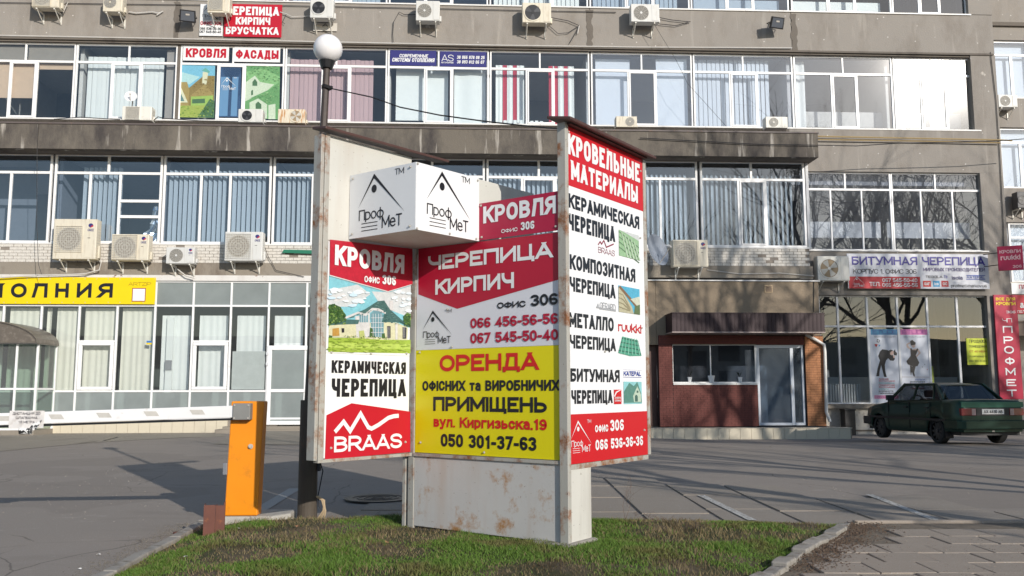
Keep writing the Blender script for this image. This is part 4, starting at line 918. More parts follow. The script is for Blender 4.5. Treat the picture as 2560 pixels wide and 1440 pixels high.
# glazed draught lobby at the far left
yl = -1.7; QX = lambda u, v: hit(B, u, v, yl)
LB = thing('glazed_porch', B, 'small white framed glazed porch with arched brown canopy at the left edge', 'porch')
x0 = QX(-150, 900)[0]; x1 = QX(95, 900)[0]; zt_ = QX(40, 855)[1]; m = MB(); xs_ = [x0, QX(-60, 900)[0], QX(38, 900)[0], x1-.06]
for x in xs_: m.box(x, x+.06, yl, yl+.06, .15, zt_)
zq = QX(40, 975)[1]
for z in (.15, zq, zt_-.06): m.box(x0+.061, x1-.061, yl+.003, yl+.055, z, z+.06)
m.box(x1-.06, x1, YF-.07, YF-.01, .15, zt_); m.box(x1-.055, x1-.005, yl+.061, YF-.071, zq, zq+.06); m.box(x1-.055, x1-.005, yl+.061, YF-.071, zt_-.06, zt_)
ob('frame', m, M_FRAME, LB, B, bevel=.004)
for a, b in zip(xs_, xs_[1:]):
    for c, d in ((.21, zq), (zq+.06, zt_-.06)): p = MB(); p.flat([(a+.06, c), (b, c), (b, d), (a+.06, d)], yl+.03); ob('pane', p, glass('porch_glass', (.6, .72, .66), 1.6, dust=.12), LB, B)
for c, d in ((.21, zq), (zq+.06, zt_-.06)): p = MB(); p.poly([(x1-.03, yl+.06, c), (x1-.03, YF-.07, c), (x1-.03, YF-.07, d), (x1-.03, yl+.06, d)]); ob('pane', p, glass('porch_glass', (.6, .72, .66), 1.6, dust=.12), LB, B)
m = MB(); m.box(x0, x1, yl, YF-.01, -.1, .149); ob('base', m, M_LOWC, LB, B)
cx = QX(-60, 850)[0]; xr = QX(102, 858); hw = xr[0]-cx; ztop = QX(0, 808)[1]; n_ = 16
arc = [(cx+hw*math.sin(R(a)), xr[1]+(ztop+.1-xr[1])*math.cos(R(a))) for a in [-90+180*k/n_ for k in range(n_+1)]]
m = MB()
for (a, b), (c, d) in zip(arc, arc[1:]): m.add([(a, yl-.25, b), (c, yl-.25, d), (c, YF-.03, d), (a, YF-.03, b), (a, yl-.25, b-.03), (c, yl-.25, d-.03), (c, YF-.03, d-.03), (a, YF-.03, b-.03)], [(0, 1, 2, 3), (4, 7, 6, 5), (0, 4, 5, 1)])
m.flat(arc, yl-.2); ob('roof', m, pbr('smoky_polycarbonate', (.13, .11, .09), .35, dirt=(.22, .19, .16), dlo=.5, dhi=.7), LB, B)
# right-hand wing beyond the corner
YR = 4.; RW = thing('rear_wing', B, 'paler rear wing of the block at the right edge with narrow windows', 'building')
RX = lambda u, v: hit(B, u, v, YR)
xr0 = xC-.5; xr1 = 30
def rp(name, z0, z1, mat, a=xr0, b=xr1, y=YR): m = MB(); m.box(a, b, y, y+.4, z0, z1); return ob(name, m, mat, RW, B)
zw = [RX(2520, v)[1] for v in (100, 245, 318, 470, 555, 705)]
rp('wall', zw[0], 22, M_CON); rp('wall', zw[2], zw[1], M_CON); rp('wall', zw[4], zw[3], M_CON); rp('wall', -.5, zw[5], pbr('wing_render', (.5, .46, .4), .8))
rp('ledge', zw[0]+.55, zw[0]+.7, M_DARKC, y=YR-.1)
for k, (t_, b_) in enumerate(((zw[0], zw[1]), (zw[2], zw[3]), (zw[4], zw[5]))):
    for j in range(3):
        a = RX(2487+8*k, 250)[0]+j*1.7; b = a+1.65; m = MB(); t = .07
        m.box(a, b, YR+.1, YR+.18, t_-t, t_); m.box(a, b, YR+.1, YR+.18, b_, b_+t); m.box(a, a+t, YR+.1, YR+.18, b_+t, t_-t); m.box(b-t, b, YR+.1, YR+.18, b_+t, t_-t); m.box(a+t, b-t, YR+.102, YR+.178, t_-.62, t_-.55)
        m.box((a+b)/2-.05, (a+b)/2+.05, YR+.103, YR+.17, b_+t, t_-.62); wn = ob('window', m, M_FRAME, RW, B)
        for q in ((a+t, (a+b)/2-.05, b_+t, t_-.62), ((a+b)/2+.05, b-t, b_+t, t_-.62), (a+t, b-t, t_-.55, t_-t)):
            p = MB(); p.flat([(q[0], q[2]), (q[1], q[2]), (q[1], q[3]), (q[0], q[3])], YR+.14); ob('pane', p, G_HAZE, wn, B)
        m = MB(); m.box(a+.1, b-.1, YR+.35, YR+.36, b_, t_); ob('curtain', m, M_CURTW, wn, B)
m = MB(); m.box(xr0, xr1, YR+.39, YR+2, -.5, 21); ob('core', m, M_ROOM, RW, B)
# ------------------------------------------------------------------ air conditioners
def ac(px, y, label, fan='mesh', side='left', mat=None, logo_=False, dep=.34, brackets=True, fanr=None, wall=0., group='outdoor air conditioning units on the facade'):
    """px = front face in the photograph, y = plane of its front"""
    x0, z1 = hit(B, px[0], px[1], y); x1, z0 = hit(B, px[2], px[3], y); W, H = x1-x0, z1-z0; mat = mat or (M_AC, M_AC2, M_AC3)[int(px[0]) % 3]
    F = B @ Matrix.Translation((x0, y, z0)); T = thing('air_conditioner', F, label, 'air conditioner', group)
    m = MB(); m.box(0, W, 0, dep, 0, H); ob('casing', m, mat, T, F, bevel=.018)
    r = fanr or min(H*.41, W*.3); cx = W*.36 if side == 'left' else W*.66; cz = H*.5
    m = MB(); m.disc(cx, cz, -.003, r, n=32); ob('fan_well', m, M_FAN if fan == 'dark' else M_WELL if fan == 'mesh' else M_WELLD if fan == 'rings' else M_FANT, T, F)
    if fan in ('dark', 'tan'):
        m = MB(); m.ring(cx, cz, -.002, r, .018, 32, .015)
        ob('fan_ring', m, mat, T, F)
        m = MB()
        for k in range(3 if fan == 'dark' else 4):
            a = 2*math.pi*k/(3 if fan == 'dark' else 4)+.5; q = []
            for t in np.linspace(-.38, .38, 5): q.append((cx+math.cos(a+t)*r*.88, -.008, cz+math.sin(a+t)*r*.88))
            q.append((cx+math.cos(a+.5)*r*.2, -.012, cz+math.sin(a+.5)*r*.2)); q.append((cx+math.cos(a-.4)*r*.2, -.012, cz+math.sin(a-.4)*r*.2)); m.poly(q)
        ob('fan', m, pbr('fan_blade', (.05, .05, .055), .4) if fan == 'dark' else M_GRILL, T, F)
        m = MB(); m.disc(cx, cz, -.016, r*.16); ob('hub', m, M_FAN if fan == 'dark' else mat, T, F)
    if fan == 'rings':
        m = MB(); 
        for q in range(1, 7): m.ring(cx, cz, -.006, r*q/6.3, .006, 24, .006)
        for k in range(12): a = math.pi*k/6; m.box(-.004, .004, -.016, -.012, 0, 0) if False else m.flat([(cx+math.cos(a-.03)*r*.2, cz+math.sin(a-.03)*r*.2), (cx+math.cos(a-.01)*r, cz+math.sin(a-.01)*r), (cx+math.cos(a+.01)*r, cz+math.sin(a+.01)*r), (cx+math.cos(a+.03)*r*.2, cz+math.sin(a+.03)*r*.2)], -.013)
        ob('fan_grille', m, M_GRILL, T, F); m = MB(); m.disc(cx, cz, -.017, r*.17); ob('hub', m, mat, T, F)
    if fan == 'mesh':
        g0, g1, h0, h1 = max(.02, cx-r*1.1), cx+r*1.1, cz-r*1.1, cz+r*1.1
        h1 = min(h1, H-.03); h0 = max(h0, .03); m = MB(); n = 14
        for k in range(n+1): t = g0+(g1-g0)*k/n; m.box(t-.0055, t+.0055, -.018, -.012, h0, h1)
        for k in range(n+1): t = h0+(h1-h0)*k/n; m.box(g0, g1, -.024, -.0185, t-.0055, t+.0055)
        for q in range(1, 5): m.ring(cx, cz, -.005, r*q/4.2, .008, 24, .006)
        ob('fan_grille', m, M_GRILL, T, F)
        m = MB(); t = .012; m.box(g0-t, g0, -.028, 0, h0-t, h1+t); m.box(g1, g1+t, -.028, 0, h0-t, h1+t); m.box(g0+.001, g1-.001, -.028, 0, h1, h1+t); m.box(g0+.001, g1-.001, -.028, 0, h0-t, h0); ob('grille_frame', m, mat, T, F)
    s = W*.73 if side == 'left' else W*.05
    if side == 'left': m = MB(); m.box(s, W-.02, -.008, 0, .04, H-.04); ob('service_panel', m, mat, T, F, bevel=.004)
    # slots on the right-hand side
    m = MB(); [m.box(W, W+.004, dep*.2, dep*.85, H*.2+H*.07*k, H*.2+H*.07*k+.012) for k in range(9)]; ob('side_slots', m, M_GRILL, T, F)
    m = MB(); m.box(W, W+.05, dep*.45, dep*.85, .05, H*.35); ob('valve_cover', m, mat, T, F, bevel=.01)
    if logo_:
        lx, lz = W*.865, H*.84; q = .055*W/.9
        m = MB(); m.mi = 0; m.disc(lx-q*.1, lz, -.010, q*.9, q*.8, 16); m.mi = 1; m.flat([(lx-q*.3, lz-q*1.0), (lx+q*.15, lz-q*.1), (lx+q*1., lz+q*.05), (lx+q*.75, lz-q*.55), (lx+q*.15, lz-q*.6), (lx-q*.05, lz-q*1.0)], -.011)
        ob('logo', m, [BLUE, RED2], T, F); text('GREE', F, None, T, BLUE, -.011, .02, 1., local=(lx-q*1.2, lz-q*2.3, lx+q*1.2, lz-q*1.35))
        m = MB(); m.box(W*.80, W*.86, -.012, -.008, H*.52, H*.535); ob('handle_slot', m, M_FAN, T, F)
    if brackets:
        m0 = MB(); L = (wall-y)-.0; m0.box(-.02, .02, .02, L-.002, -.045, -.005); m0.box(-.02, .02, L-.03, L-.002, -.35, -.046)
        m0.tube([(0, .06, -.03), (0, L-.02, -.33)], .016, 6); bm_ = m0.mesh('bracket', M_AC)
        for t in (.17, .83): put('bracket', bm_, T, F @ Matrix.Translation((W*t, 0, 0)))
    return T
yb = -.55
ac((82, -30, 146, 19), yb, 'cream outdoor unit cut by the top edge, nearest the left corner', 'mesh')
ac((259, -18, 305, 29), yb, 'narrow cream outdoor unit at the top edge with looping hoses to its right', 'rings', fanr=.2)
ac((520, -16, 573, 32), yb, 'cream outdoor unit hanging in front of the red and white roofing sign', 'mesh')
ac((776, -6, 833, 45), yb, 'outdoor unit with open black fan above the street lamp globe', 'dark', side='left')
ac((1040, 1, 1099, 52), yb, 'cream outdoor unit with round ringed grille directly above the blue window signs', 'rings')
ac((1306, 6, 1378, 57), yb, 'wide outdoor unit with bare black fan and loose cables to its right', 'dark')
ac((1577, 9, 1649, 55), yb, 'cream outdoor unit with round grille left of the right-hand floodlight', 'rings')
yl_ = -1.0
ac((306, 265, 378, 301), yl_, 'white slatted outdoor unit on the ledge under the small satellite dish', 'mesh', brackets=False, fanr=.19)
ac((596, 272, 656, 306), yl_, 'outdoor unit with bare black fan on the ledge below the roofing window', 'dark', brackets=False)
ac((695, 272, 762, 308), yl_, 'rust streaked outdoor unit with tan fan on the ledge', 'tan', side='right', mat=M_ACR, brackets=False)
ac((1540, 290, 1593, 318), yl_, 'outdoor unit with spoked black fan on the ledge right of the red sign roof', 'rings', side='right', brackets=False)
ac((1914, 291, 1970, 320), yl_, 'small outdoor unit on the right end of the ledge', 'rings', brackets=False)
yw = YF-.55
ac((136, 547, 238, 648), yw, 'largest outdoor unit, tall and square, on the brick parapet', 'mesh', logo_=True, wall=YF-.03, fanr=.36)
ac((280, 585, 370, 651), yw, 'middle sized outdoor unit right of the largest one on the bricks', 'mesh', logo_=True, wall=YF-.03)
ac((416, 618, 485, 659), yw, 'smallest outdoor unit on the brick parapet with black ringed fan', 'rings', logo_=True, wall=YF-.03)
ac((563, 579, 655, 652), yw, 'large outdoor unit on the bricks nearest the street lamp pole', 'mesh', logo_=True, wall=YF-.03)
ac((1681, 599, 1771, 667), yw, 'large outdoor unit beside the grey satellite dish over the entrance', 'mesh', logo_=True, wall=YF-.03)
ac((2043, 640, 2125, 702), -.5, 'outdoor unit with round black fan beside the long bitumen tile banner', 'tan', side='left', wall=0)
ac((2495, 236, 2545, 268), YR-.5, 'outdoor unit on the rear wing high at the right edge', 'rings', wall=YR, dep=.4)
ac((2542, 479, 2580, 520), YR-.5, 'dark outdoor unit cut by the right edge on the rear wing', 'dark', wall=YR, mat=pbr('dark_casing', (.06, .06, .065), .5))
# ------------------------------------------------------------------ dishes and floodlights
def dish(px, y, rx, label, mat, tiltx, rotz, sub=False):
    x, z = hit(B, px[0], px[1], y); F = B @ Matrix.Translation((x, y, z)) @ Matrix.Rotation(R(rotz), 4, 'Z') @ Matrix.Rotation(R(tiltx), 4, 'X')
    T = thing('satellite_dish', F, label, 'satellite dish'); m = MB(); n, k = 28, 6; m.v = [(0, 0, 0)]
    for j in range(1, k+1):
        r = rx*j/k
        for i in range(n): a = 2*math.pi*i/n; m.v.append((r*math.cos(a), -.28*rx*(j/k)**2, r*math.sin(a)))
    m.f = [(0, 1+i, 1+(i+1) % n) for i in range(n)]+[(1+(j-1)*n+i, 1+j*n+i, 1+j*n+(i+1) % n, 1+(j-1)*n+(i+1) % n) for j in range(1, k) for i in range(n)]; m.m = [0]*len(m.f)
    o = ob('reflector', m, mat, T, F, smooth=True)
    m = MB(); m.tube([(0, -.1*rx, -rx*.9), (0, -rx*1.15, -.15*rx)], .012, 6); ob('feed_arm', m, M_BRK, T, F)
    m = MB(); m.tube([(0, -rx*1.2, -.15*rx), (0, -rx*1.02, -.12*rx)], .035, 10); ob('receiver', m, M_CABLEW, T, F)
    m = MB(); m.tube([(0, .01, 0), (0, .25, 0), (0, .28, -.35)], .02, 8); ob('mount', m, M_BRK, T, F)
dish((328, 243), -.75, .19, 'small white satellite dish standing on the ledge air conditioner', pbr('dish_white', (.75, .75, .75), .4), -18, 10)
x, z = hit(B, 315, 257, -.7); 
dish((1636, 628), -1.35, .52, 'large grey satellite dish half hidden behind the sign stand', pbr('dish_grey', (.22, .25, .30), .5), -14, 42)
def flood(px, y, label, rot):
    x, z = hit(B, px[0], px[1], y); F = B @ Matrix.Translation((x, y, z)) @ Matrix.Rotation(R(rot), 4, 'Z') @ Matrix.Rotation(R(22), 4, 'X'); T = thing('floodlight', F, label, 'floodlight', 'floodlights on the upper wall')
    m = MB(); m.prism([(-.26, -.19), (.26, -.19), (.24, .19), (-.24, .19)], 0, .07); m.prism([(-.16, -.13), (.16, -.13), (.15, .13), (-.15, .13)], .071, .17); ob('housing', m, M_FAN, T, F, bevel=.012)
    m = MB(); m.prism([(-.21, -.15), (.21, -.15), (.20, .15), (-.20, .15)], -.004, -.001); ob('glass_cover', m, pbr('flood_glass', (.10, .11, .13), .12, spec=.8), T, F)
    m = MB(); m.box(-.06, .06, -.012, -.005, .02, .07); ob('lamp_element', m, M_BRK, T, F)
    m = MB(); m.tube([(-.27, .04, 0), (-.27, .22, -.05), (-.1, .33, -.05), (.1, .33, -.05), (.27, .22, -.05), (.27, .04, 0)], .014, 6); m.tube([(0, .33, -.05), (0, .5, -.0)], .02, 6); ob('bracket', m, M_FAN, T, F)
flood((469, 40), -.48, 'black floodlight left of the red and white roofing sign', 14)
flood((1944, 57), -.48, 'black floodlight on the right part of the upper wall', 14)
# ------------------------------------------------------------------ signs on the facade
def board_sign(px, y, mat, label, name='sign_board', cat='sign', th=.02, F=None, group=None):
    F = F or B; x0, z0 = hit(F, px[0], px[1], y); x1, z1 = hit(F, px[2], px[3], y); T = thing(name, F @ Matrix.Translation((x0, y, z0)), label, cat, group)
    m = MB(); m.box(x0, x1, y, y+th, z0, z1); ob('panel', m, mat, T, F); return T
y = -.06
s = board_sign((498, 89, 559, 11), y, WHITE, 'white and red roofing and brick sign behind an air conditioner at the top', th=.03)
rect(B, y-.004, (559, 91, 706, 12), s, RED); yt = y-.010
for st, p, bd in (('ЧЕРЕПИЦА', (566, 37, 698, 18), .04), ('КИРПИЧ', (589, 61, 676, 44), .04), ('БРУСЧАТКА', (564, 85, 697, 69), .04)): text(st, B, p, s, WHITE, yt, bd, 1.05)
text('ОФИС 306', B, (501, 62, 554, 54), s, CRIM, yt, .03); text('066 536-36-36', B, (500, 74, 553, 69), s, BLACK, yt, .025); text('067 545-50-40', B, (499, 82, 553, 77), s, BLACK, yt, .025)
logo(B, yt, s, BLACK, 506, 556, (524, 12), (545, 50), tm=False)
y = YW-.012
for p, st, tp, lb in (((457, 151, 573, 115), 'КРОВЛЯ', (464, 143, 566, 122), 'white window sign with the red word for roofing'), ((585, 154, 701, 117), 'ФАСАДЫ', (589, 146, 697, 126), 'white window sign with the red word for facades')):
    s = board_sign(p, y, WHITE, lb, th=.01); text(st, B, tp, s, RED, y-.006, .04)
s = board_sign((975, 163, 1091, 127), y, BLUE, 'dark blue window sign about modern heating systems', th=.01)
text('СОВРЕМЕННЫЕ', B, (998, 143, 1071, 136), s, WHITE, y-.006, .03, shear=.15); text('СИСТЕМЫ ОТОПЛЕНИЯ', B, (980, 154, 1087, 146), s, WHITE, y-.006, .03, shear=.15)
s = board_sign((1100, 166, 1216, 130), y, BLUE, 'dark blue window sign with initials and two phone numbers', th=.01)
text('AS', B, (1104, 153, 1134, 137), s, WHITE, y-.006, .0); text('АВТОНОМНЫЕ', B, (1103, 158, 1134, 155), s, WHITE, y-.006, .02)
text('38 066 878 08 25', B, (1142, 147, 1212, 140), s, WHITE, y-.006, .03, shear=.12); text('38 093 812 06 07', B, (1142, 158.5, 1211, 151.5), s, WHITE, y-.006, .03, shear=.12)
# roof pictures in the window (plain generic houses)
yp = YW+.03; C = ink; k = .3203
T = thing('window_poster', B, 'window picture of a brown roofed house with a chimney under blue sky', 'poster', 'roof pictures in the window')
q = lambda pts: crop(pts, 0, 0, k)
SKYB, SKYP, OCH, OCH2, PGRN, DGRN, CREAM = C((.16, .42, .62)), C((.35, .62, .72)), C((.22, .17, .06)), C((.30, .24, .09)), C((.26, .42, .10)), C((.06, .14, .07)), C((.55, .68, .42))
pic(B, yp, T, [(SKYB, q([(1412, 488), (1680, 492), (1672, 920), (1392, 915)])), (SKYP, q([(1410, 560), (1560, 600), (1480, 660), (1405, 640)])), (OCH, q([(1470, 690), (1590, 590), (1677, 592), (1672, 830), (1470, 830)])), (OCH2, q([(1405, 640), (1460, 640), (1478, 700), (1470, 830), (1395, 830)])),
  (CREAM, q([(1408, 668), (1466, 800), (1395, 800)])), (C((.1, .2, .2)), q([(1408, 720), (1440, 790), (1400, 790)])), (CREAM, q([(1583, 560), (1625, 565), (1612, 660), (1578, 655)])), (C((.12, .35, .3)), q([(1575, 550), (1605, 530), (1640, 560), (1632, 572)])),
  (OCH2, q([(1475, 755), (1600, 658), (1670, 745)])), (PGRN, q([(1490, 755), (1665, 745), (1660, 830), (1490, 828)])), (DGRN, q([(1500, 775), (1600, 770), (1600, 805), (1500, 808)])), (C((.28, .36, .08)), q([(1396, 825), (1672, 822), (1670, 920), (1392, 915)])), (DGRN, q([(1540, 915), (1580, 860), (1640, 770), (1675, 790), (1672, 920)]))])
T = thing('window_poster', B, 'window picture of white houses with green tiled roofs', 'poster', 'roof pictures in the window')
G1, G2, W1 = C((.12, .30, .12)), C((.20, .42, .18)), C((.48, .68, .45))
pic(B, yp, T, [(G1, q([(1925, 502), (2185, 505), (2180, 932), (1908, 920)])), (G2, q([(1925, 560), (2060, 530), (2185, 600), (2182, 700), (2100, 780), (1925, 640)])), (W1, q([(1920, 640), (1990, 590), (2030, 640), (2140, 660), (2070, 720), (1915, 790)])), (DGRN, q([(1970, 640), (1990, 615), (2008, 640), (2008, 670), (1970, 670)])),
  (G1, q([(1945, 770), (2100, 700), (2180, 640), (2180, 790), (2090, 812), (2010, 760)])), (W1, q([(1948, 800), (2015, 768), (2085, 815), (2085, 925), (1948, 922)])), (DGRN, q([(1995, 810), (2015, 792), (2040, 815), (2040, 850), (1995, 850)])), (W1, q([(2095, 820), (2150, 810), (2150, 930), (2095, 930)])), (W1, q([(1912, 700), (1960, 690), (1960, 760), (1912, 765)])), (DGRN, q([(1960, 710), (1975, 700), (1975, 740), (1960, 745)]))])
T = thing('window_decal', B, 'blue window decal with a white roof logo between the two house pictures', 'decal')
pic(B, yp-.02, T, [(C((.05, .10, .20)), q([(1722, 512), (1882, 515), (1876, 915), (1704, 912)])), (C((.12, .25, .42)), q([(1724, 600), (1790, 600), (1775, 905), (1708, 905)])), (C((.12, .25, .42)), q([(1815, 600), (1862, 600), (1848, 905), (1800, 905)]))])
logo(B, yp-.026, T, WHITE, 554, 592, (568, 193), (582, 225), tm=True)
# yellow banner
y = YF-.08
s = board_sign((-140, 759, 390, 694), y, YEL2, 'long yellow shop banner with black letters over the left glazing', 'banner', 'banner', th=.015)
for ch, a, b in (('М', -46, 8), ('О', 26, 68), ('Л', 79, 120), ('Н', 137, 173), ('И', 191, 230), ('Я', 245, 283)): text(ch, B, (a, 744, b, 708), s, BLACK, y-.005, .045, name='letter')
text('ARTZIP', B, (321, 714, 378, 706), s, C((.2, .12, .02)), y-.005, .0, 1.5)
m = MB(); 
for kx in range(14):
    for v in (697, 756): x, z = hit(B, 10+29*kx, v, y); m.box(x-.012, x+.012, y-.006, y, z-.012, z+.012)
stuff(ob('eyelets', m, M_BRK, s, B)); rect(B, y-.004, (329, 754, 365, 720), s, C((.3, .04, .03))); rect(B, y-.008, (331, 752, 363, 722), s, WHITE)
# small flag sticker
s = board_sign((366, 861, 379, 852), YF+.02, C((.05, .18, .5)), 'small blue and yellow flag sticker on the ground floor glass', 'sticker', 'sticker', th=.004); rect(B, YF+.016, (366, 861, 379, 857), s, YEL2)
# long bitumen tile banner
y = -.16
s = board_sign((2121, 721, 2469, 636), y, C((.62, .63, .68)), 'long white banner for bitumen tiles above the right shop window', 'banner', 'banner', th=.04); yt = y-.008
rect(B, y-.004, (2123, 721, 2300, 692), s, RED)
text('БИТУМНАЯ ЧЕРЕПИЦА', B, (2130, 662, 2461, 643), s, C((.06, .05, .28)), yt, .035, 1.02); text('КОРПУС 1, ОФИС 306', B, (2133, 684, 2291, 673), s, BLACK, yt, .012)
text('МИРОВЫХ ПРОИЗВОДИТЕЛЕЙ', B, (2308, 678, 2462, 670), s, C((.1, .08, .2)), yt, .02); text('067 545-50-40', B, (2206, 705, 2293, 696), s, WHITE, yt, .02); text('066 456-56-56', B, (2206, 717, 2294, 708), s, WHITE, yt, .02); text('ТЕЛ.', B, (2174, 715, 2200, 705), s, WHITE, yt, .02)
text('TEGOLA', B, (2314, 695, 2356, 689), s, BLACK, yt, .02); text('Гр', B, (2361, 695, 2368, 688), s, C((.1, .1, .4)), yt, .02); text('isola', B, (2380, 699, 2406, 690), s, C((.05, .05, .15)), yt, .03); text('KATEPAL', B, (2417, 696, 2462, 690), s, C((.05, .1, .4)), yt, .03, shear=.2); text('profmet.kharkov.ua', B, (2378, 718, 2466, 711), s, BLACK, yt, .005)
rect(B, yt, (2416, 689.5, 2463, 688), s, C((.05, .1, .4))); rect(B, yt, (2416, 699, 2463, 697.5), s, C((.05, .1, .4)))
for a, b, c, t in ((2308, 2327, RED2, 'GAF'), (2333, 2349, C((.05, .3, .55)), 'ico'), (2354, 2371, C((.5, .03, .04)), 'OC')): rect(B, y-.004, (a, 717, b, 702), s, c); text(t, B, (a+3, 713, b-3, 706), s, WHITE, yt, .03)
logo(B, yt, s, WHITE, 2131, 2163, (2142, 691), (2155, 717), tm=False)
# tall vertical sign
y = -.12; Fv = B
s = board_sign((2501, 998, 2541, 737), y, C((.40, .012, .05)), 'tall narrow red vertical sign with white letters on the corner pier', th=.05)
xa, xb = Bx(2487, 740, y), Bx(2522, 740, y)
for st, v0, v1, mt, bd in (('ВСЁ ДЛЯ', 751, 744, YTXT, .03), ('КРОВЛИ', 763, 755, YTXT, .03), ('306', 783, 777, WHITE, .02), ('ЧП', 806, 796, WHITE, .01), ('П', 832, 815, WHITE, .03), ('Р', 859, 841, WHITE, .03), ('О', 884, 865, WHITE, .03), ('Ф', 912, 893, WHITE, .03), ('М', 938, 920, WHITE, .03), ('Е', 965, 948, WHITE, .03), ('Т', 991, 974, WHITE, .03)):
    xx0, zz0 = hit(B, 2510, v0, y-.006); zz1 = hit(B, 2510, v1, y-.006)[1]; x0, x1 = hit(B, 2501, 998, y)[0], hit(B, 2541, 737, y)[0]
    w_ = x1-x0; f_ = {'ВСЁ ДЛЯ': (.08, .92), 'КРОВЛИ': (.08, .92), '306': (.5, .9), 'ЧП': (.3, .72)}.get(st, (.30, .72)); text(st, B, None, s, mt, y-.008, bd, 1., local=(x0+w_*f_[0], zz0, x0+w_*f_[1], zz1), name='letter')
# red projecting sign on the corner
x, z = hit(B, 2526, 645, -.9); F = B @ Matrix.Translation((x, -.9, z)) @ Matrix.Rotation(R(-28), 4, 'Z')
T = thing('projecting_sign', F, 'dark red projecting box sign on brackets near the building corner', 'sign'); m = MB(); m.box(-.36, .36, 0, .1, -.40, .40); ob('box', m, C((.30, .02, .06)), T, F, bevel=.01)
for st, b in (('КРОВЛИ', (-.30, .16, .30, .27)), ('ruukki', (-.28, -.06, .28, .10)), ('306', (.05, -.33, .3, -.24))): text(st, F, None, T, C((.55, .35, .38)), -.004, .03, local=b)
m = MB(); m.tube([(-.36, .05, .2), (-.75, .3, .2)], .015); m.tube([(-.36, .05, -.2), (-.75, .3, -.2)], .015); ob('bracket', m, M_FAN, T, F)
# signs on the rear wing
s = board_sign((2530, 735, 2640, 708), YR-.06, WHITE, 'white sign strip at the right edge above a red one', th=.04, F=B); text('ПЛИТКА', B, (2548, 722, 2600, 712), s, RED, YR-.07, .02)
s = board_sign((2528, 784, 2640, 738), YR-.06, C((.5, .02, .04)), 'red shop sign cut by the right edge beside the vertical sign', th=.04, F=B); text('И & С', B, (2532, 770, 2578, 757), s, WHITE, YR-.07, .04); text('ТЕЛ.', B, (2541, 782, 2565, 776), s, WHITE, YR-.07, .02)
m = MB(); x0, z0 = hit(B, 2530, 805, YR-1.2); m.box(x0, x0+4, YR-1.2, YR-.01, z0-.05, z0+.05); m.box(x0, x0+4, YR-1.2, YR-1.15, z0-.5, z0); T = tag(ob('shop_awning', m, pbr('awning_brown', (.2, .15, .12), .8), None, B), 'brown awning over a shop at the far right edge', 'awning')
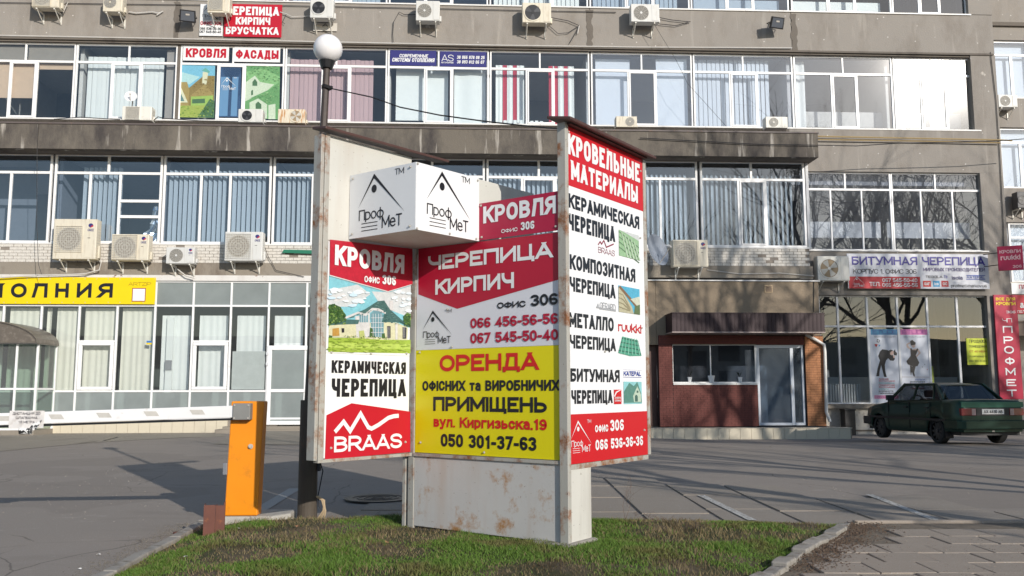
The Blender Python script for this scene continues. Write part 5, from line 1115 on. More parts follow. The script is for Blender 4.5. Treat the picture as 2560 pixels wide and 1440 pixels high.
# posters in the right shop window
k = .375; q = lambda pts: crop(pts, 1600, 680, k); y = YW+.02
for nm, u0, u1, strip_, tt, lb in (('m', 2177, 2246, C((.10, .32, .52)), 'ETUDE', 'photo studio window poster with a blue header and a dark photographer figure'), ('w', 2251, 2320, C((.62, .20, .42)), 'ÉTUDE', 'photo studio window poster with a pink header and a dancing woman figure')):
    s = board_sign((u0, 1006, u1, 823), y, C((.62, .65, .72)), lb, 'poster', 'poster', th=.006, group=None); rect(B, y-.003, (u0, 837, u1, 823), s, strip_)
    text(tt, B, (u0+5, 835, u1-4, 825), s, C((.1, .08, .3)) if nm == 'm' else C((.3, .05, .3)), y-.006, -.005, 1.25); text('ФОТОСТУДИЯ', B, (u0+8, 844, u1-8, 840), s, BLACK, y-.006, .0, 1.4)
    if nm == 'm':
        DK = C((.03, .03, .035)); SK = C((.6, .42, .35))
        pic(B, y-.004, s, [(DK, q([(1575, 695), (1585, 640), (1600, 590), (1588, 560), (1600, 530), (1615, 515), (1650, 520), (1672, 540), (1692, 560), (1700, 580), (1690, 592), (1668, 590), (1655, 575), (1640, 590), (1632, 620), (1635, 660), (1645, 700), (1628, 700), (1615, 650), (1608, 620), (1598, 660), (1595, 695)])),
          (SK, q([(1663, 530), (1675, 522), (1690, 528), (1692, 545), (1680, 556), (1668, 550)])), (DK, q([(1655, 525), (1672, 517), (1688, 524), (1672, 532), (1664, 545)])), (DK, q([(1690, 528), (1700, 515), (1704, 530), (1714, 540), (1712, 556), (1692, 555)])), (SK, q([(1686, 560), (1696, 556), (1700, 570), (1690, 574)]))])
        for j, (c_, st) in enumerate(((RED, 'Аренда'), (RED, 'Фотостудии'), (C((.05, .3, .3)), 'Фотосессии'), (RED, 'Предметная'), (RED, 'Фотосъёмка'), (C((.05, .35, .3)), 'Услуги'), (BLACK, 'визажиста'), (BLACK, 'парикмахера'))):
            v = 680+k*(718+13.5*j); text(st, B, (2197, v, 2197+4.0*len(st), v-4), s, c_, y-.006, .02, 1.1)
        rect(B, y-.004, (2186, 997, 2246, 988), s, C((.6, .25, .4))); text('050-402-45', B, (2194, 995.5, 2240, 990), s, C((.2, .02, .2)), y-.007, .0, 1.2)
        pic(B, y-.005, s, [(RED2, q([(1562, 480), (1586, 482), (1574, 502)])), (C((.05, .3, .5)), q([(1590, 485), (1604, 485), (1594, 500)])), (BLACK, q([(1580, 445), (1600, 455), (1595, 470), (1578, 468)])), (C((.6, .63, .7)), q([(1584, 450), (1595, 457), (1592, 466), (1582, 464)]))])
    else:
        DK = C((.04, .035, .035)); SK = C((.62, .42, .36))
        pic(B, y-.004, s, [(SK, q([(1778, 500), (1776, 480), (1798, 468), (1802, 476), (1786, 486), (1800, 505), (1815, 515), (1846, 510), (1858, 515), (1872, 540), (1845, 568), (1838, 562), (1858, 540), (1850, 530), (1838, 560), (1808, 560), (1805, 520)])), (SK, q([(1808, 480), (1835, 480), (1836, 496), (1826, 506), (1812, 500)])), (DK, q([(1800, 462), (1815, 452), (1826, 462), (1838, 470), (1836, 484), (1806, 490)])),
          (DK, q([(1808, 505), (1816, 520), (1838, 522), (1850, 508), (1856, 515), (1838, 555), (1862, 605), (1850, 628), (1820, 630), (1785, 615), (1776, 595), (1805, 558), (1802, 510)])), (DK, q([(1800, 622), (1816, 630), (1838, 628), (1828, 670), (1836, 705), (1826, 700), (1812, 665), (1806, 690), (1802, 660)])), (C((.5, .5, .55)), q([(1735, 695), (1930, 697), (1930, 706), (1735, 704)])), (RED2, q([(1912, 645), (1918, 648), (1914, 656)])), (DK, q([(1880, 630), (1886, 632), (1882, 638)])), (DK, q([(1896, 612), (1902, 615), (1897, 620)]))])
        for j, (c_, st) in enumerate(((C((.05, .1, .4)), 'Услуги'), (BLACK, 'фотографа'), (RED, 'Видеограф'), (BLACK, 'Мастер'), (RED, 'Дизайнер'))):
            v = 680+k*(722+14.5*j); text(st, B, (2312-4.1*len(st), v, 2312, v-4), s, c_, y-.006, .02, 1.1)
s = board_sign((2419, 912, 2470, 846), y, C((.55, .62, .05)), 'yellow for sale notice taped inside the right shop window', 'poster', 'notice', th=.006)
for j, (st, h_) in enumerate((('ПРОДАЖА', 8), ('ПОМЕЩЕНИЯ', 6), ('ОТ 40 КВ.М', 5), ('УЛ. КИРГИЗСКАЯ 19', 4), ('050 301-37-63', 5))): text(st, B, (2423, 857+12*j, 2466, 857+12*j-h_), s, C((.12, .14, .02)) if j != 2 else C((.4, .1, .02)), y-.004, .02)
# pots in the vestibule window
for u, lb in ((1724, 'leftmost'), (1778, 'middle, largest'), (1850, 'rightmost')):
    r = .09 if u != 1778 else .12; x, z = hit(B, u, 952, YC+.12); F = B @ Matrix.Translation((x, YC+.14, wz0+.045)); T = thing('flower_pot', F, lb+' white ribbed pot with a thin plant on the vestibule window sill', 'flower pot', 'white pots on the window sill')
    m = MB(); m.tube([(0, 0, 0), (0, 0, r*1.6)], r*.7, 16, True, r); ob('pot', m, WHITE, T, F); m = MB(); rr = random.Random(u)
    for _ in range(14): a = rr.uniform(0, 6.28); m.add([(0, 0, r*1.5), (.05*math.cos(a), .03*math.sin(a), r*1.5+.12), (.12*math.cos(a), .05*math.sin(a), r*1.5+rr.uniform(.15, .3))], [(0, 1, 2)])
    ob('plant', m, pbr('plant_leaf', (.04, .09, .03), .6), T, F)
# green strip fixed to the bricks, paper under the unit, downpipe, bin
x0, z0 = hit(B, 705, 628, YF-.1); x1, z1 = hit(B, 798, 624, YF-.1); m = MB(); m.prism([(x0, z0-.05), (x0+1.4, z0-.09), (x0+1.4, z0+.03), (x0+.06, z0+.05)], YF-.12, YF-.03); tag(ob('green_strip', m, pbr('green_paint', (.01, .16, .09), .5), None, B), 'green painted metal strip fixed to the white bricks by the pole', 'metal strip')
s = board_sign((783, 77, 843, 58), -.05, pbr('old_paper', (.55, .52, .47), .9), 'faded torn paper sheet stuck under the unit above the lamp globe', 'paper_sheet', 'paper', th=.01); text('А', B, (806, 66, 820, 59), s, BLACK, -.058, .02)
m = MB(); y = YV-.12; P = [hit(B, 2017, 836, y), hit(B, 2040, 850, y), hit(B, 2060, 862, y), hit(B, 2062, 880, y), hit(B, 2066, 1030, y), hit(B, 2075, 1054, y)]
m.tube([(p[0], y+(.0 if i else .1), p[1]) for i, p in enumerate(P)], .05, 10); T = tag(ob('downpipe', m, pbr('white_pipe', (.68, .67, .64), .4), None, B, smooth=True), 'white drain pipe bending down beside the orange brick pillar', 'drain pipe')
x, z = hit(B, 2121, 1050, -.35); m = MB(); m.box(x-.17, x+.17, -.5, -.15, -.15, z+.30); m.box(x-.19, x+.19, -.52, -.13, z+.301, z+.35); tag(ob('cable_cabinet', m, M_FAN, None, B, bevel=.01), 'dark metal box on the ground between the steps and the parked car', 'cabinet')
# pipes and cables
def cable(px, y, r, label, mat=None, name='cable', cat='cable', F=None, pts=None):
    P = pts or [(hit(B, a[0], a[1], a[2] if len(a) > 2 else y)[0], a[2] if len(a) > 2 else y, hit(B, a[0], a[1], a[2] if len(a) > 2 else y)[1]) for a in px]
    m = MB(); m.tube(P, r, 5); return tag(ob(name, m, mat or M_CABLE, None, F if F is not None else B), label, cat)
M_PIPE = pbr('gas_pipe', (.36, .27, .14), .5)
cable([(2045, 341), (2150, 343), (2300, 346), (2500, 350), (2530, 352)], -.12, .028, 'ochre gas pipe along the right wall, the upper of the two', M_PIPE, 'gas_pipe', 'pipe'); cable([(2045, 349), (2300, 353), (2500, 357)], -.10, .022, 'ochre gas pipe along the right wall, the lower of the two', M_PIPE, 'gas_pipe', 'pipe')
cable([(-40, 88), (442, 97), (960, 108), (1216, 113), (1600, 118), (1980, 120)], -.05, .022, 'long grey cable under the upper wall panels', M_CABLEW)
cable([(-40, 6), (200, 9), (440, 12), (700, 14), (960, 19), (1300, 26), (1540, 31)], -.04, .012, 'thin cable strung below the topmost windows')
cable([(1600, 345), (1750, 353), (1900, 361), (2044, 363), (2140, 365), (2250, 358), (2400, 355), (2500, 352), (2600, 344)], -1.26, .014, 'black sagging cable across the dark band and right wall')
cable([(322, 30), (340, 33), (380, 30), (395, 33), (408, 28), (392, 38)], -.06, .022, 'bundle of hoses right of the second outdoor unit', M_CABLEW)
cable([(150, 12), (170, 5), (158, 30)], -.2, .015, 'short hose at the top left outdoor unit', M_CABLEW)
cable([(700, 30), (716, 35), (730, 42), (776, 40)], -.08, .014, 'wires between the red sign and the unit above the lamp', M_CABLEW); cable([(716, 35), (706, 55), (712, 60)], -.08, .010, 'thin wire hanging beside the red sign')
cable([(1040, 36), (1010, 36), (998, 30), (984, 55), (982, 85), (983, 106)], -.07, .012, 'black wire curving down beside the ringed unit')
cable([(1378, 44), (1420, 52), (1448, 64), (1437, 86), (1424, 108)], -.07, .012, 'upper loose black wire right of the wide unit'); cable([(1370, 62), (1395, 84), (1420, 82), (1448, 64)], -.07, .010, 'looping loose black wire right of the wide unit')
cable([(1448, 64), (1444, 84)], -.08, .016, 'white wire end hanging from the cable knot', M_CABLEW); cable([(1649, 44), (1680, 50), (1726, 55)], -.07, .012, 'upper wire right of the round grille unit'); cable([(1649, 60), (1690, 64), (1726, 54)], -.07, .012, 'lower wire right of the round grille unit')
cable([(1635, 60), (1690, 150), (1720, 210), (1815, 315)], -.5, .006, 'thin straight wire slanting down across the windows')
cable([(248, 640), (253, 655), (248, 675), (215, 684), (180, 686), (100, 688), (0, 694)], YF-.2, .022, 'thick drain hose from the largest unit along the ledge', M_CABLEW); cable([(416, 655), (440, 670), (465, 690), (485, 695)], YF-.2, .02, 'grey hose drooping from the smallest unit', M_CABLEW)
cable([(93, 300), (92, 560), (96, 660), (104, 686)], YF-.7, .008, 'thin wire hanging down over the left windows'); cable([(372, 620), (380, 635), (382, 650)], YF-.1, .014, 'short hose beside the middle unit'); cable([(662, 618), (670, 640), (690, 676), (760, 692)], YF-.1, .010, 'thin wire from the brick wall beside the pole')
cable([(135, 298, -1.22), (200, 293, -1.1), (300, 299, -1.1)], 0, .014, 'black cable lying on the ledge at the left'); cable([(385, 300, -1.1), (395, 292, -1.1), (410, 296, -1.1), (500, 302, -1.15), (595, 304, -1.15)], 0, .014, 'black cable looping on the ledge beside the dish')
cable([(2476, 130), (2490, 250), (2500, 400), (2508, 560), (2510, 640)], -.03, .012, 'black cable running down the building corner')
cable([(1768, 675), (1850, 685), (1950, 683), (2035, 690)], YF-.06, .02, 'dark pipe under the right brick parapet', M_BRK)
cable([(2035, 694), (2034, 760), (2034, 780)], YV-.02, .010, 'thin wire down the beige wall corner')
# ------------------------------------------------------------------ sign stand
E = [(-1.5945, 7.4578), (-.9336, 8.2251), (.459, 7.2), (1.2767, 8.3269)]
KS = 7.05/7.2; E = [(x*KS, y*KS) for x, y in E]; ZT, ZB = (3.6582-1.42)*KS+CH, (.844-1.42)*KS+CH
def wallframe(a, b): return frame(a[0], a[1], 0, math.atan2(b[1]-a[1], b[0]-a[0])), math.hypot(b[0]-a[0], b[1]-a[1])
FL, WL = wallframe(E[0], E[1]); FM, WMd = wallframe(E[1], E[2]); FR, WR = wallframe(E[2], E[3])
AS = thing('advertising_stand', Matrix.Translation((E[1][0], E[1][1], 0)), 'rusty white angled advertising stand with red, white and yellow roofing posters', 'advertising stand')
def sp(name, m, mat, F, **k): return ob(name, m, mat, AS, F, **k)
L = lambda u, v: hit(FL, u, v); Mh = lambda u, v: hit(FM, u, v); Rh = lambda u, v: hit(FR, u, v)
# posts
def post(F, x, z0, z1, w_=.045, d=.05): m = MB(); m.box(x-w_/2, x+w_/2, -.012, d, z0, z1); sp('post', m, M_POST, F, bevel=.004)
post(FL, -.035, ZB-.01, ZT, .05, .06); post(FL, -.085, ZB-.01, ZT-.02, .035, .09); post(FM, -.0, .04, Mh(1040, 622)[1], .07, .05); post(FM, -.085, .05, Mh(1022, 1134)[1], .04, .06)
xq = hit(FM, 1402, 900)[0]; m = MB(); m.box(xq, WMd+.012, -.03, .02, .03, ZT+.02); sp('post', m, M_POST, FM, bevel=.004); post(FR, WR+.02, ZB-.03, ZT, .05, .05)
# backing sheets
zl = L(824, 600)[1]
m = MB(); m.box(0, WL-.04, .006, .03, zl, ZT-.01); sp('upper_sheet', m, M_SHEET, FL, bevel=.003)
m = MB(); m.box(0, WL-.04, .008, .03, ZB, zl-.004); sp('back_sheet', m, M_SHEET, FL)
zmt = Mh(1200, 603)[1]; xm1 = hit(FM, 1402, 900)[0]-.004
m = MB(); m.box(.036, xm1+.002, .010, .03, ZB, zmt-.002); sp('back_sheet', m, M_SHEET, FM)
m = MB(); m.box(.036, xm1+.002, -.004, .02, .09, ZB-.03); sp('lower_sheet', m, M_LOWSH, FM, bevel=.003)
m = MB(); m.box(.036, xm1+.002, -.02, .03, ZB-.029, ZB-.002); sp('rail', m, M_POST, FM)
m = MB(); m.box(.0, WR, .008, .04, ZB-.03, ZT); sp('back_sheet', m, M_SHEET, FR)
m = MB(); m.box(.0, WR, -.006, .05, ZB-.07, ZB-.031); sp('rail', m, M_POST, FR)
m = MB(); m.box(-.06, WL, -.010, .05, ZB-.03, ZB-.003); sp('rail', m, M_POST, FL)
xr = Rh(1478, 1250)[0]; m = MB(); m.box(.004, xr, -.002, .26, .02, ZB-.071); sp('leg_box', m, rusty('chipped_white', (.62, .61, .56), (.12, .08, .05), .60, .68, 3.5), FR, bevel=.004)
m = MB(); m.box(-.08, xr+.03, -.05, .32, -.02, .10); sp('footing', m, M_KERB, FR, bevel=.02)
m = MB(); m.box(WR-.3, WR+.06, .06, .30, ZB-.01, 1.35); m.box(WR-.05, WR+.09, .07, .31, ZB+.02, 1.6)
sp('rear_boards', m, pbr('weathered_board', (.40, .22, .15), .8, var=.3), FR)
# roof strips
def roof(F, x0, x1, y0, y1, z, rise, name='roof_strip'):
    m = MB(); m.add([(x0, y0, z-rise), (x1, y0, z-rise), (x1, y1, z), (x0, y1, z), (x0, y0, z-rise+.025), (x1, y0, z-rise+.025), (x1, y1, z+.025), (x0, y1, z+.025)], [(0, 3, 2, 1), (4, 5, 6, 7), (0, 1, 5, 4), (1, 2, 6, 5), (2, 3, 7, 6), (3, 0, 4, 7)]); sp(name, m, M_ROOFB, F, bevel=.004)
roof(FL, -.12, hit(FL, 1107, 415)[0], -.09, .10, ZT+.035, .03); roof(FR, -.10, WR+.08, -.11, .12, ZT+.05, .045)
m = MB(); m.box(0, WR, -.05, .03, ZT+.001, ZT+.02); sp('roof_edge', m, M_ROOFB, FR)
# posters
def poster(F, x0, x1, z0, z1, mat, y=0, name='poster', th=.004): m = MB(); m.box(x0, x1, y, y+th, z0, z1); return sp(name, m, mat, F)
# left
yl = 0.; zp = L(822, 883)[1]; a, b = .004, WL-.045
p1 = poster(FL, a, b, zp+.002, zl-.012, WHITE, name='picture_poster'); y = -.002
k = .3472; q = lambda pts: crop(pts, 780, 680, k)
SK1, SK2, LAWN, ROOFG, TREE, HOUS, HOUS2, WIN = C((.20, .50, .68)), C((.55, .72, .78)), C((.30, .42, .05)), C((.05, .13, .12)), C((.05, .12, .03)), C((.70, .66, .38)), C((.62, .62, .60)), C((.15, .30, .35))
pl = [(SK1, q([(122, 25), (540, 140), (712, 90), (710, 400), (118, 400)])), (SK2, q([(122, 130), (330, 90), (420, 160), (300, 250), (120, 250)])), (SK2, q([(430, 140), (560, 145), (711, 100), (711, 330), (500, 250)])), (C((.78, .80, .80)), q([(150, 170), (230, 150), (260, 200), (160, 215)])),
  (TREE, q([(120, 235), (160, 232), (200, 250), (245, 310), (240, 380), (118, 390)])), (TREE, q([(655, 320), (680, 295), (710, 300), (710, 400), (660, 390)])), (LAWN, q([(118, 470), (709, 488), (708, 585), (116, 575)])), (C((.42, .55, .10)), q([(118, 510), (709, 520), (708, 555), (116, 545)])),
  (HOUS, q([(120, 385), (340, 370), (520, 360), (610, 365), (690, 400), (685, 490), (500, 488), (300, 475), (120, 465)])), (HOUS2, q([(310, 320), (415, 300), (415, 470), (320, 470)])), (WIN, q([(420, 300), (450, 270), (500, 290), (515, 330), (515, 470), (425, 465)])), (WIN, q([(340, 310), (402, 305), (402, 362), (340, 362)])),
  (ROOFG, q([(120, 382), (240, 340), (340, 345), (330, 375), (230, 378)])), (ROOFG, q([(235, 330), (380, 268), (470, 210), (518, 205), (560, 270), (705, 398), (620, 360), (500, 362), (520, 300), (440, 262), (400, 300), (330, 305), (240, 340)])), (HOUS2, q([(232, 325), (330, 285), (380, 300), (430, 258), (480, 262), (530, 290), (528, 303), (480, 282), (440, 275), (385, 318), (330, 302), (235, 340)])),
  (HOUS2, q([(556, 208), (581, 208), (581, 280), (558, 270)])), (C((.45, .25, .05)), q([(145, 408), (192, 402), (195, 458), (145, 462)])), (BLACK, q([(210, 405), (230, 405), (230, 435), (212, 437)])), (BLACK, q([(538, 390), (563, 390), (563, 475), (540, 475)])), (BLACK, q([(650, 395), (678, 400), (676, 480), (650, 480)])), (C((.78, .75, .55)), q([(596, 370), (614, 370), (614, 486), (598, 486)])),
  (TREE, q([(415, 400), (435, 410), (450, 470), (410, 470)])), (C((.4, .45, .15)), q([(335, 425), (370, 420), (380, 480), (340, 478)])), (TREE, q([(500, 445), (520, 440), (525, 475), (500, 478)])), (TREE, q([(120, 455), (145, 460), (140, 472), (119, 472)])),
  (WHITE, q([(122, 14), (540, 130), (712, 82), (712, 94), (543, 145), (122, 28)])), (C((.45, .010, .03)), q([(124, -258), (712, -188), (712, 86), (545, 138), (122, 20)]))]
pl[-1] = (C((.45, .010, .03)), [(824, 599), (1030, 622), (1030, 710), (969, 728), (823, 687)])
pic(FL, y, p1, pl, dy=.0003)
def scatter(F, y, parent, reg, n_, cols, sz, seed, asp=1., flat_=False):
    rs = random.Random(seed); xs_ = [p[0] for p in reg]; ys_ = [p[1] for p in reg]; mats = [C(c_) for c_ in cols]; m = MB(); k_ = 0
    def ins(u, v):
        r = False
        for (x1, y1), (x2, y2) in zip(reg, reg[1:]+reg[:1]):
            if (y1 > v) != (y2 > v) and u < (x2-x1)*(v-y1)/(y2-y1)+x1: r = not r
        return r
    while k_ < n_:
        u, v = rs.uniform(min(xs_), max(xs_)), rs.uniform(min(ys_), max(ys_))
        if not ins(u, v): continue
        k_ += 1; m.mi = rs.randrange(len(mats)); s_ = sz*rs.uniform(.5, 1.3); a0 = rs.uniform(0, 6.28); kk = 6
        m.flat([hit(F, u+s_*asp*math.cos(a0+6.28*j/kk)*rs.uniform(.6, 1), v+s_*math.sin(a0+6.28*j/kk)*rs.uniform(.6, 1), y) for j in range(kk)], y-.00003*k_)
    return ob('print_detail', m, mats, parent, F)
GR = [(.03, .08, .02), (.07, .15, .03), (.12, .22, .05), (.20, .30, .08), (.04, .10, .04)]
yq = y-.0095; q = lambda pts: crop(pts, 780, 680, .3472)
scatter(FL, yq, p1, q([(119, 240), (160, 230), (205, 250), (245, 310), (240, 372), (119, 380)]), 110, GR, 2.6, 1)
scatter(FL, yq, p1, q([(655, 320), (680, 295), (710, 300), (710, 392), (665, 380)]), 45, GR, 2.2, 2)
scatter(FL, yq, p1, q([(118, 475), (709, 492), (708, 583), (116, 573)]), 120, [(.24, .36, .04), (.34, .46, .07), (.42, .52, .12), (.28, .40, .05)], 1.6, 3, 4.5)
scatter(FL, yq, p1, q([(130, 120), (420, 150), (330, 250), (130, 225)]), 26, [(.62, .72, .78), (.72, .78, .80), (.50, .66, .76)], 5., 4, 2.4)
scatter(FL, yq, p1, q([(560, 130), (705, 110), (705, 290), (600, 230)]), 18, [(.62, .72, .78), (.72, .78, .80)], 4.5, 5, 1.8)
scatter(FL, yq, p1, q([(250, 335), (400, 275), (480, 212), (515, 208), (560, 275), (690, 390), (510, 358), (515, 300), (440, 262), (400, 300)]), 90, [(.04, .11, .11), (.08, .18, .17), (.13, .24, .23)], 1.2, 6, 2.6)
scatter(FL, yq, p1, q([(230, 455), (560, 470), (560, 484), (230, 470)]), 50, GR+[(.5, .5, .2)], 1.4, 7)
m = MB()
def ql(x0_, y0_, x1_, y1_, w_=1.2): m.flat([hit(FL, 780+.3472*p_, 680+.3472*r_, yq-.004) for p_, r_ in ((x0_-w_, y0_), (x0_+w_, y0_), (x1_+w_, y1_), (x1_-w_, y1_))], yq-.004)
def qh(x0_, x1_, y_, w_=1.2): m.flat([hit(FL, 780+.3472*p_, 680+.3472*r_, yq-.0043) for p_, r_ in ((x0_, y_-w_), (x1_, y_-w_), (x1_, y_+w_), (x0_, y_+w_))], yq-.0043)
for xx in (440, 458, 478, 497): ql(xx, 300, xx, 465)
for yy in (330, 365, 400, 435): qh(424, 514, yy)
for xx in (355, 372, 388): ql(xx, 308, xx, 362)
for xx in (546, 555, 658, 668): ql(xx, 395, xx, 474, .8)
ob('print_detail', m, WHITE, p1, FL); y = -.018
text('КРОВЛЯ', FL, (837, 662, 1011, 638), p1, WHITE, y, .045, 1.08); text('ОФИС', FL, (911, 705, 949, 694), p1, WHITE, y, .03); text('306', FL, (956, 710, 990, 691), p1, WHITE, y, .045)
p2 = poster(FL, a, b, ZB+.004, zp, C((.78, .79, .78)), name='text_poster')
pic(FL, -.002, p2, [(C((.48, .010, .025)), [(816, 1038), (879, 1008), (1026, 1029), (1026, 1130), (812, 1149)])]); y = -.004
text('КЕРАМИЧЕСКАЯ', FL, (829, 932, 1015, 906), p2, BLACK, y, .045, 1.1); text('ЧЕРЕПИЦА', FL, (829, 992, 1015, 948), p2, BLACK, y, .045, 1.1); text('BRAAS', FL, (835, 1131, 1005, 1083), p2, WHITE, y, .03)
def stroke(F, y, parent, mat, pts, w_, name='logo'):
    P = [Vector((p[0], 0, p[1])) for p in pts]; m = MB(); Lf, Rt = [], []
    for i, p in enumerate(P):
        d1 = (p-P[i-1]).normalized() if i else (P[1]-P[0]).normalized(); d2 = (P[i+1]-p).normalized() if i < len(P)-1 else d1; t = (d1+d2).normalized(); n = Vector((-t.z, 0, t.x)); s_ = w_/2/max(.4, n.dot(Vector((-d1.z, 0, d1.x)))); Lf.append(p+n*s_); Rt.append(p-n*s_)
    for i in range(len(P)-1): m.poly([(v_.x, y, v_.z) for v_ in (Lf[i], Lf[i+1], Rt[i+1], Rt[i])])
    return ob(name, m, mat, parent, F)
BR = [(165, 1152), (228, 1078), (275, 1145), (350, 1020), (405, 1118), (430, 1128), (480, 1100), (550, 1050), (590, 1038), (625, 1035)]
stroke(FL, y, p2, WHITE, [hit(FL, 780+.3472*a_, 680+.3472*b_, y) for a_, b_ in BR], .036)
Tw = [o for o in D.objects if o.name.startswith('window_poster')]; qq = lambda pts: crop(pts, 0, 0, .3203)
scatter(B, YW+.02, Tw[0], qq([(1545, 910), (1585, 862), (1640, 775), (1670, 795), (1668, 912)]), 60, GR, 2., 11); scatter(B, YW+.02, Tw[0], qq([(1490, 690), (1590, 600), (1665, 600), (1665, 740), (1600, 665)]), 60, [(.14, .10, .04), (.26, .20, .08), (.33, .26, .12)], 1., 12, 2.2)
scatter(B, YW+.02, Tw[0], qq([(1485, 750), (1600, 668), (1660, 742)]), 40, [(.2, .15, .06), (.33, .27, .12)], 1., 13, 2.2); scatter(B, YW+.02, Tw[0], qq([(1400, 830), (1660, 828), (1600, 910), (1400, 910)]), 50, [(.22, .32, .06), (.32, .42, .10), (.12, .22, .05)], 1.6, 14, 2.5)
scatter(B, YW+.015, Tw[1], qq([(1928, 510), (2180, 512), (2178, 640), (2060, 640), (1990, 590), (1928, 630)]), 140, [(.08, .2, .09), (.16, .34, .15), (.26, .46, .22)], 1.2, 15, 2.); scatter(B, YW+.015, Tw[1], qq([(1960, 765), (2100, 705), (2175, 650), (2175, 785), (2090, 805), (2015, 765)]), 80, [(.08, .2, .09), (.16, .34, .15), (.26, .46, .22)], 1.2, 16, 2.)
# middle
zy = Mh(1050, 876)[1]; a, b = .040, xm1
p3 = poster(FM, a, b, zy+.002, zmt-.05, C((.66, .67, .72)), name='text_poster')
pic(FM, -.002, p3, [(C((.42, .010, .035)), [(1046, 622), (1403, 580), (1403, 697), (1143, 772), (1046, 736)])]); y = -.005
# clip the red field to the poster's own top edge
text('ЧЕРЕПИЦА', FM, (1070, 677, 1381, 603), p3, WHITE, y, .04, 1.03); text('КИРПИЧ', FM, (1088, 737, 1285, 680), p3, WHITE, y, .045, 1.03); text('ОФИС', FM, (1243, 772, 1314, 751), p3, BLACK, y, .04); text('306', FM, (1327, 766, 1394, 732), p3, BLACK, y, .045)
text('066 456-56-56', FM, (1176, 821, 1394, 782), p3, CRIM, y, .04); text('067 545-50-40', FM, (1176, 859, 1395, 822), p3, CRIM, y, .04); logo(FM, y, p3, BLACK, 1057, 1131, (1082, 776), (1111, 858))
p4 = poster(FM, a, b, ZB+.004, zy, YEL, -.002, name='text_poster'); y = -.005; RD = C((.60, .015, .015))
for st, p, mt, bd in (('ОРЕНДА', (1099, 929, 1346, 880), RD, .045), ('ОФІСНИХ та ВИРОБНИЧИХ', (1056, 977, 1398, 949), BLACK, .04), ('ПРИМІЩЕНЬ', (1083, 1027, 1367, 993), BLACK, .045), ('вул. Киргизьска,19', (1084, 1067, 1367, 1048), RD, .04), ('050 301-37-63', (1102, 1116, 1341, 1093), BLACK, .045)): text(st, FM, p, p4, mt, y, bd, 1.02)
# red board over the middle
x0, z0 = Mh(1198, 603); x1 = Mh(1403, 560)[0]; z1 = Mh(1200, 510)[1]
m = MB(); m.box(x0, xm1, -.012, -.004, z0+.004, z1); p5 = sp('text_board', m, C((.40, .012, .05)), FM)
text('КРОВЛЯ', FM, (1208, 559, 1390, 488), p5, WHITE, -.016, .045, 1.05); text('ОФИС', FM, (1253, 583, 1294, 568), p5, WHITE, -.016, .03); text('306', FM, (1302, 576, 1336, 551), p5, WHITE, -.016, .045)
# white box on the inner corner
P = L(873, 597); za, zb = P[1], L(878, 441)[1]; pw = WM[AS.name] 
p0 = FL @ Vector((P[0], 0, 0)); dm = (FM.to_3x3() @ Vector((1, 0, 0))); best = None
from bpy_extras.object_utils import world_to_camera_view
def proju(p):
    c = CR.transposed() @ (Vector(p)-CAMP); return 1280+FPX*c.x/-c.z
lo, hi = .1, 2.
for _ in range(40):
    md = (lo+hi)/2
    if proju(p0+dm*md+Vector((0, 0, (za+zb)/2))) < 1040: lo = md
    else: hi = md
Q = p0+dm*md; dl = (FL.to_3x3() @ Vector((1, 0, 0)))
lo, hi = .1, 3.
for _ in range(40):
    m2 = (lo+hi)/2
    if proju(Q+dl*m2+Vector((0, 0, (za+zb)/2))) < 1335: lo = m2
    else: hi = m2
FQ1 = frame(p0.x, p0.y, 0, math.atan2(dm.y, dm.x)); FQ2 = frame(Q.x, Q.y, 0, math.atan2(dl.y, dl.x)); w1 = (Q-p0).length; xw = hit(FQ2, 1197, 520)[0]
m = MB(); m.box(0, w1-.004, .002, .03, za, zb); sp('box_side', m, M_SHEET, FQ1); m = MB(); m.box(.004, m2, .002, .03, za, zb); sp('box_side', m, M_SHEET, FQ2)
m = MB(); m.add([(p0.x, p0.y, za+.002), (Q.x, Q.y, za+.002), (Q.x+dl.x*m2, Q.y+dl.y*m2, za+.002), (p0.x+dl.x*m2, p0.y+dl.y*m2, za+.002)], [(0, 1, 2, 3)]); sp('box_bottom', m, M_SHEET, Matrix())
za2 = za; p6 = poster(FQ1, .0, w1, za-.004, zb+.004, WHITE, -.004, name='logo_board', th=.005); p7 = poster(FQ2, 0.001, xw, za-.004, zb+.004, WHITE, -.004, name='logo_board', th=.005)
logo(FQ1, -.007, p6, BLACK, 897, 1012, (936, 434), (980, 566)); logo(FQ2, -.007, p7, BLACK, 1066, 1177, (1104, 428), (1148, 577))
def bolts(F, y, pxs, parent):
    m = MB(); 
    for u, v in pxs: x, z = hit(F, u, v, y); m.disc(x, z, y-.003, .011, n=8); m.box(x-.006, x+.006, y-.012, y-.003, z-.006, z+.006)
    ob('bolts', m, M_GRILL, parent, F)
bolts(FQ1, -.006, [(883, 447), (1027, 417), (881, 585), (1025, 565)], p6); bolts(FQ2, -.006, [(1044, 409), (1194, 451), (1042, 571), (1124, 584), (1190, 597)], p7)
bolts(FM, -.012, [(1203, 514), (1398, 482), (1205, 593), (1390, 566)], p5); bolts(FM, -.003, [(1050, 881), (1400, 868), (1052, 1106), (1211, 1131), (1402, 1138), (1120, 773), (1131, 867), (1399, 849)], p4); bolts(FL, -.003, [(828, 881), (927, 884), (1016, 884), (827, 1120), (1013, 1105)], p2)
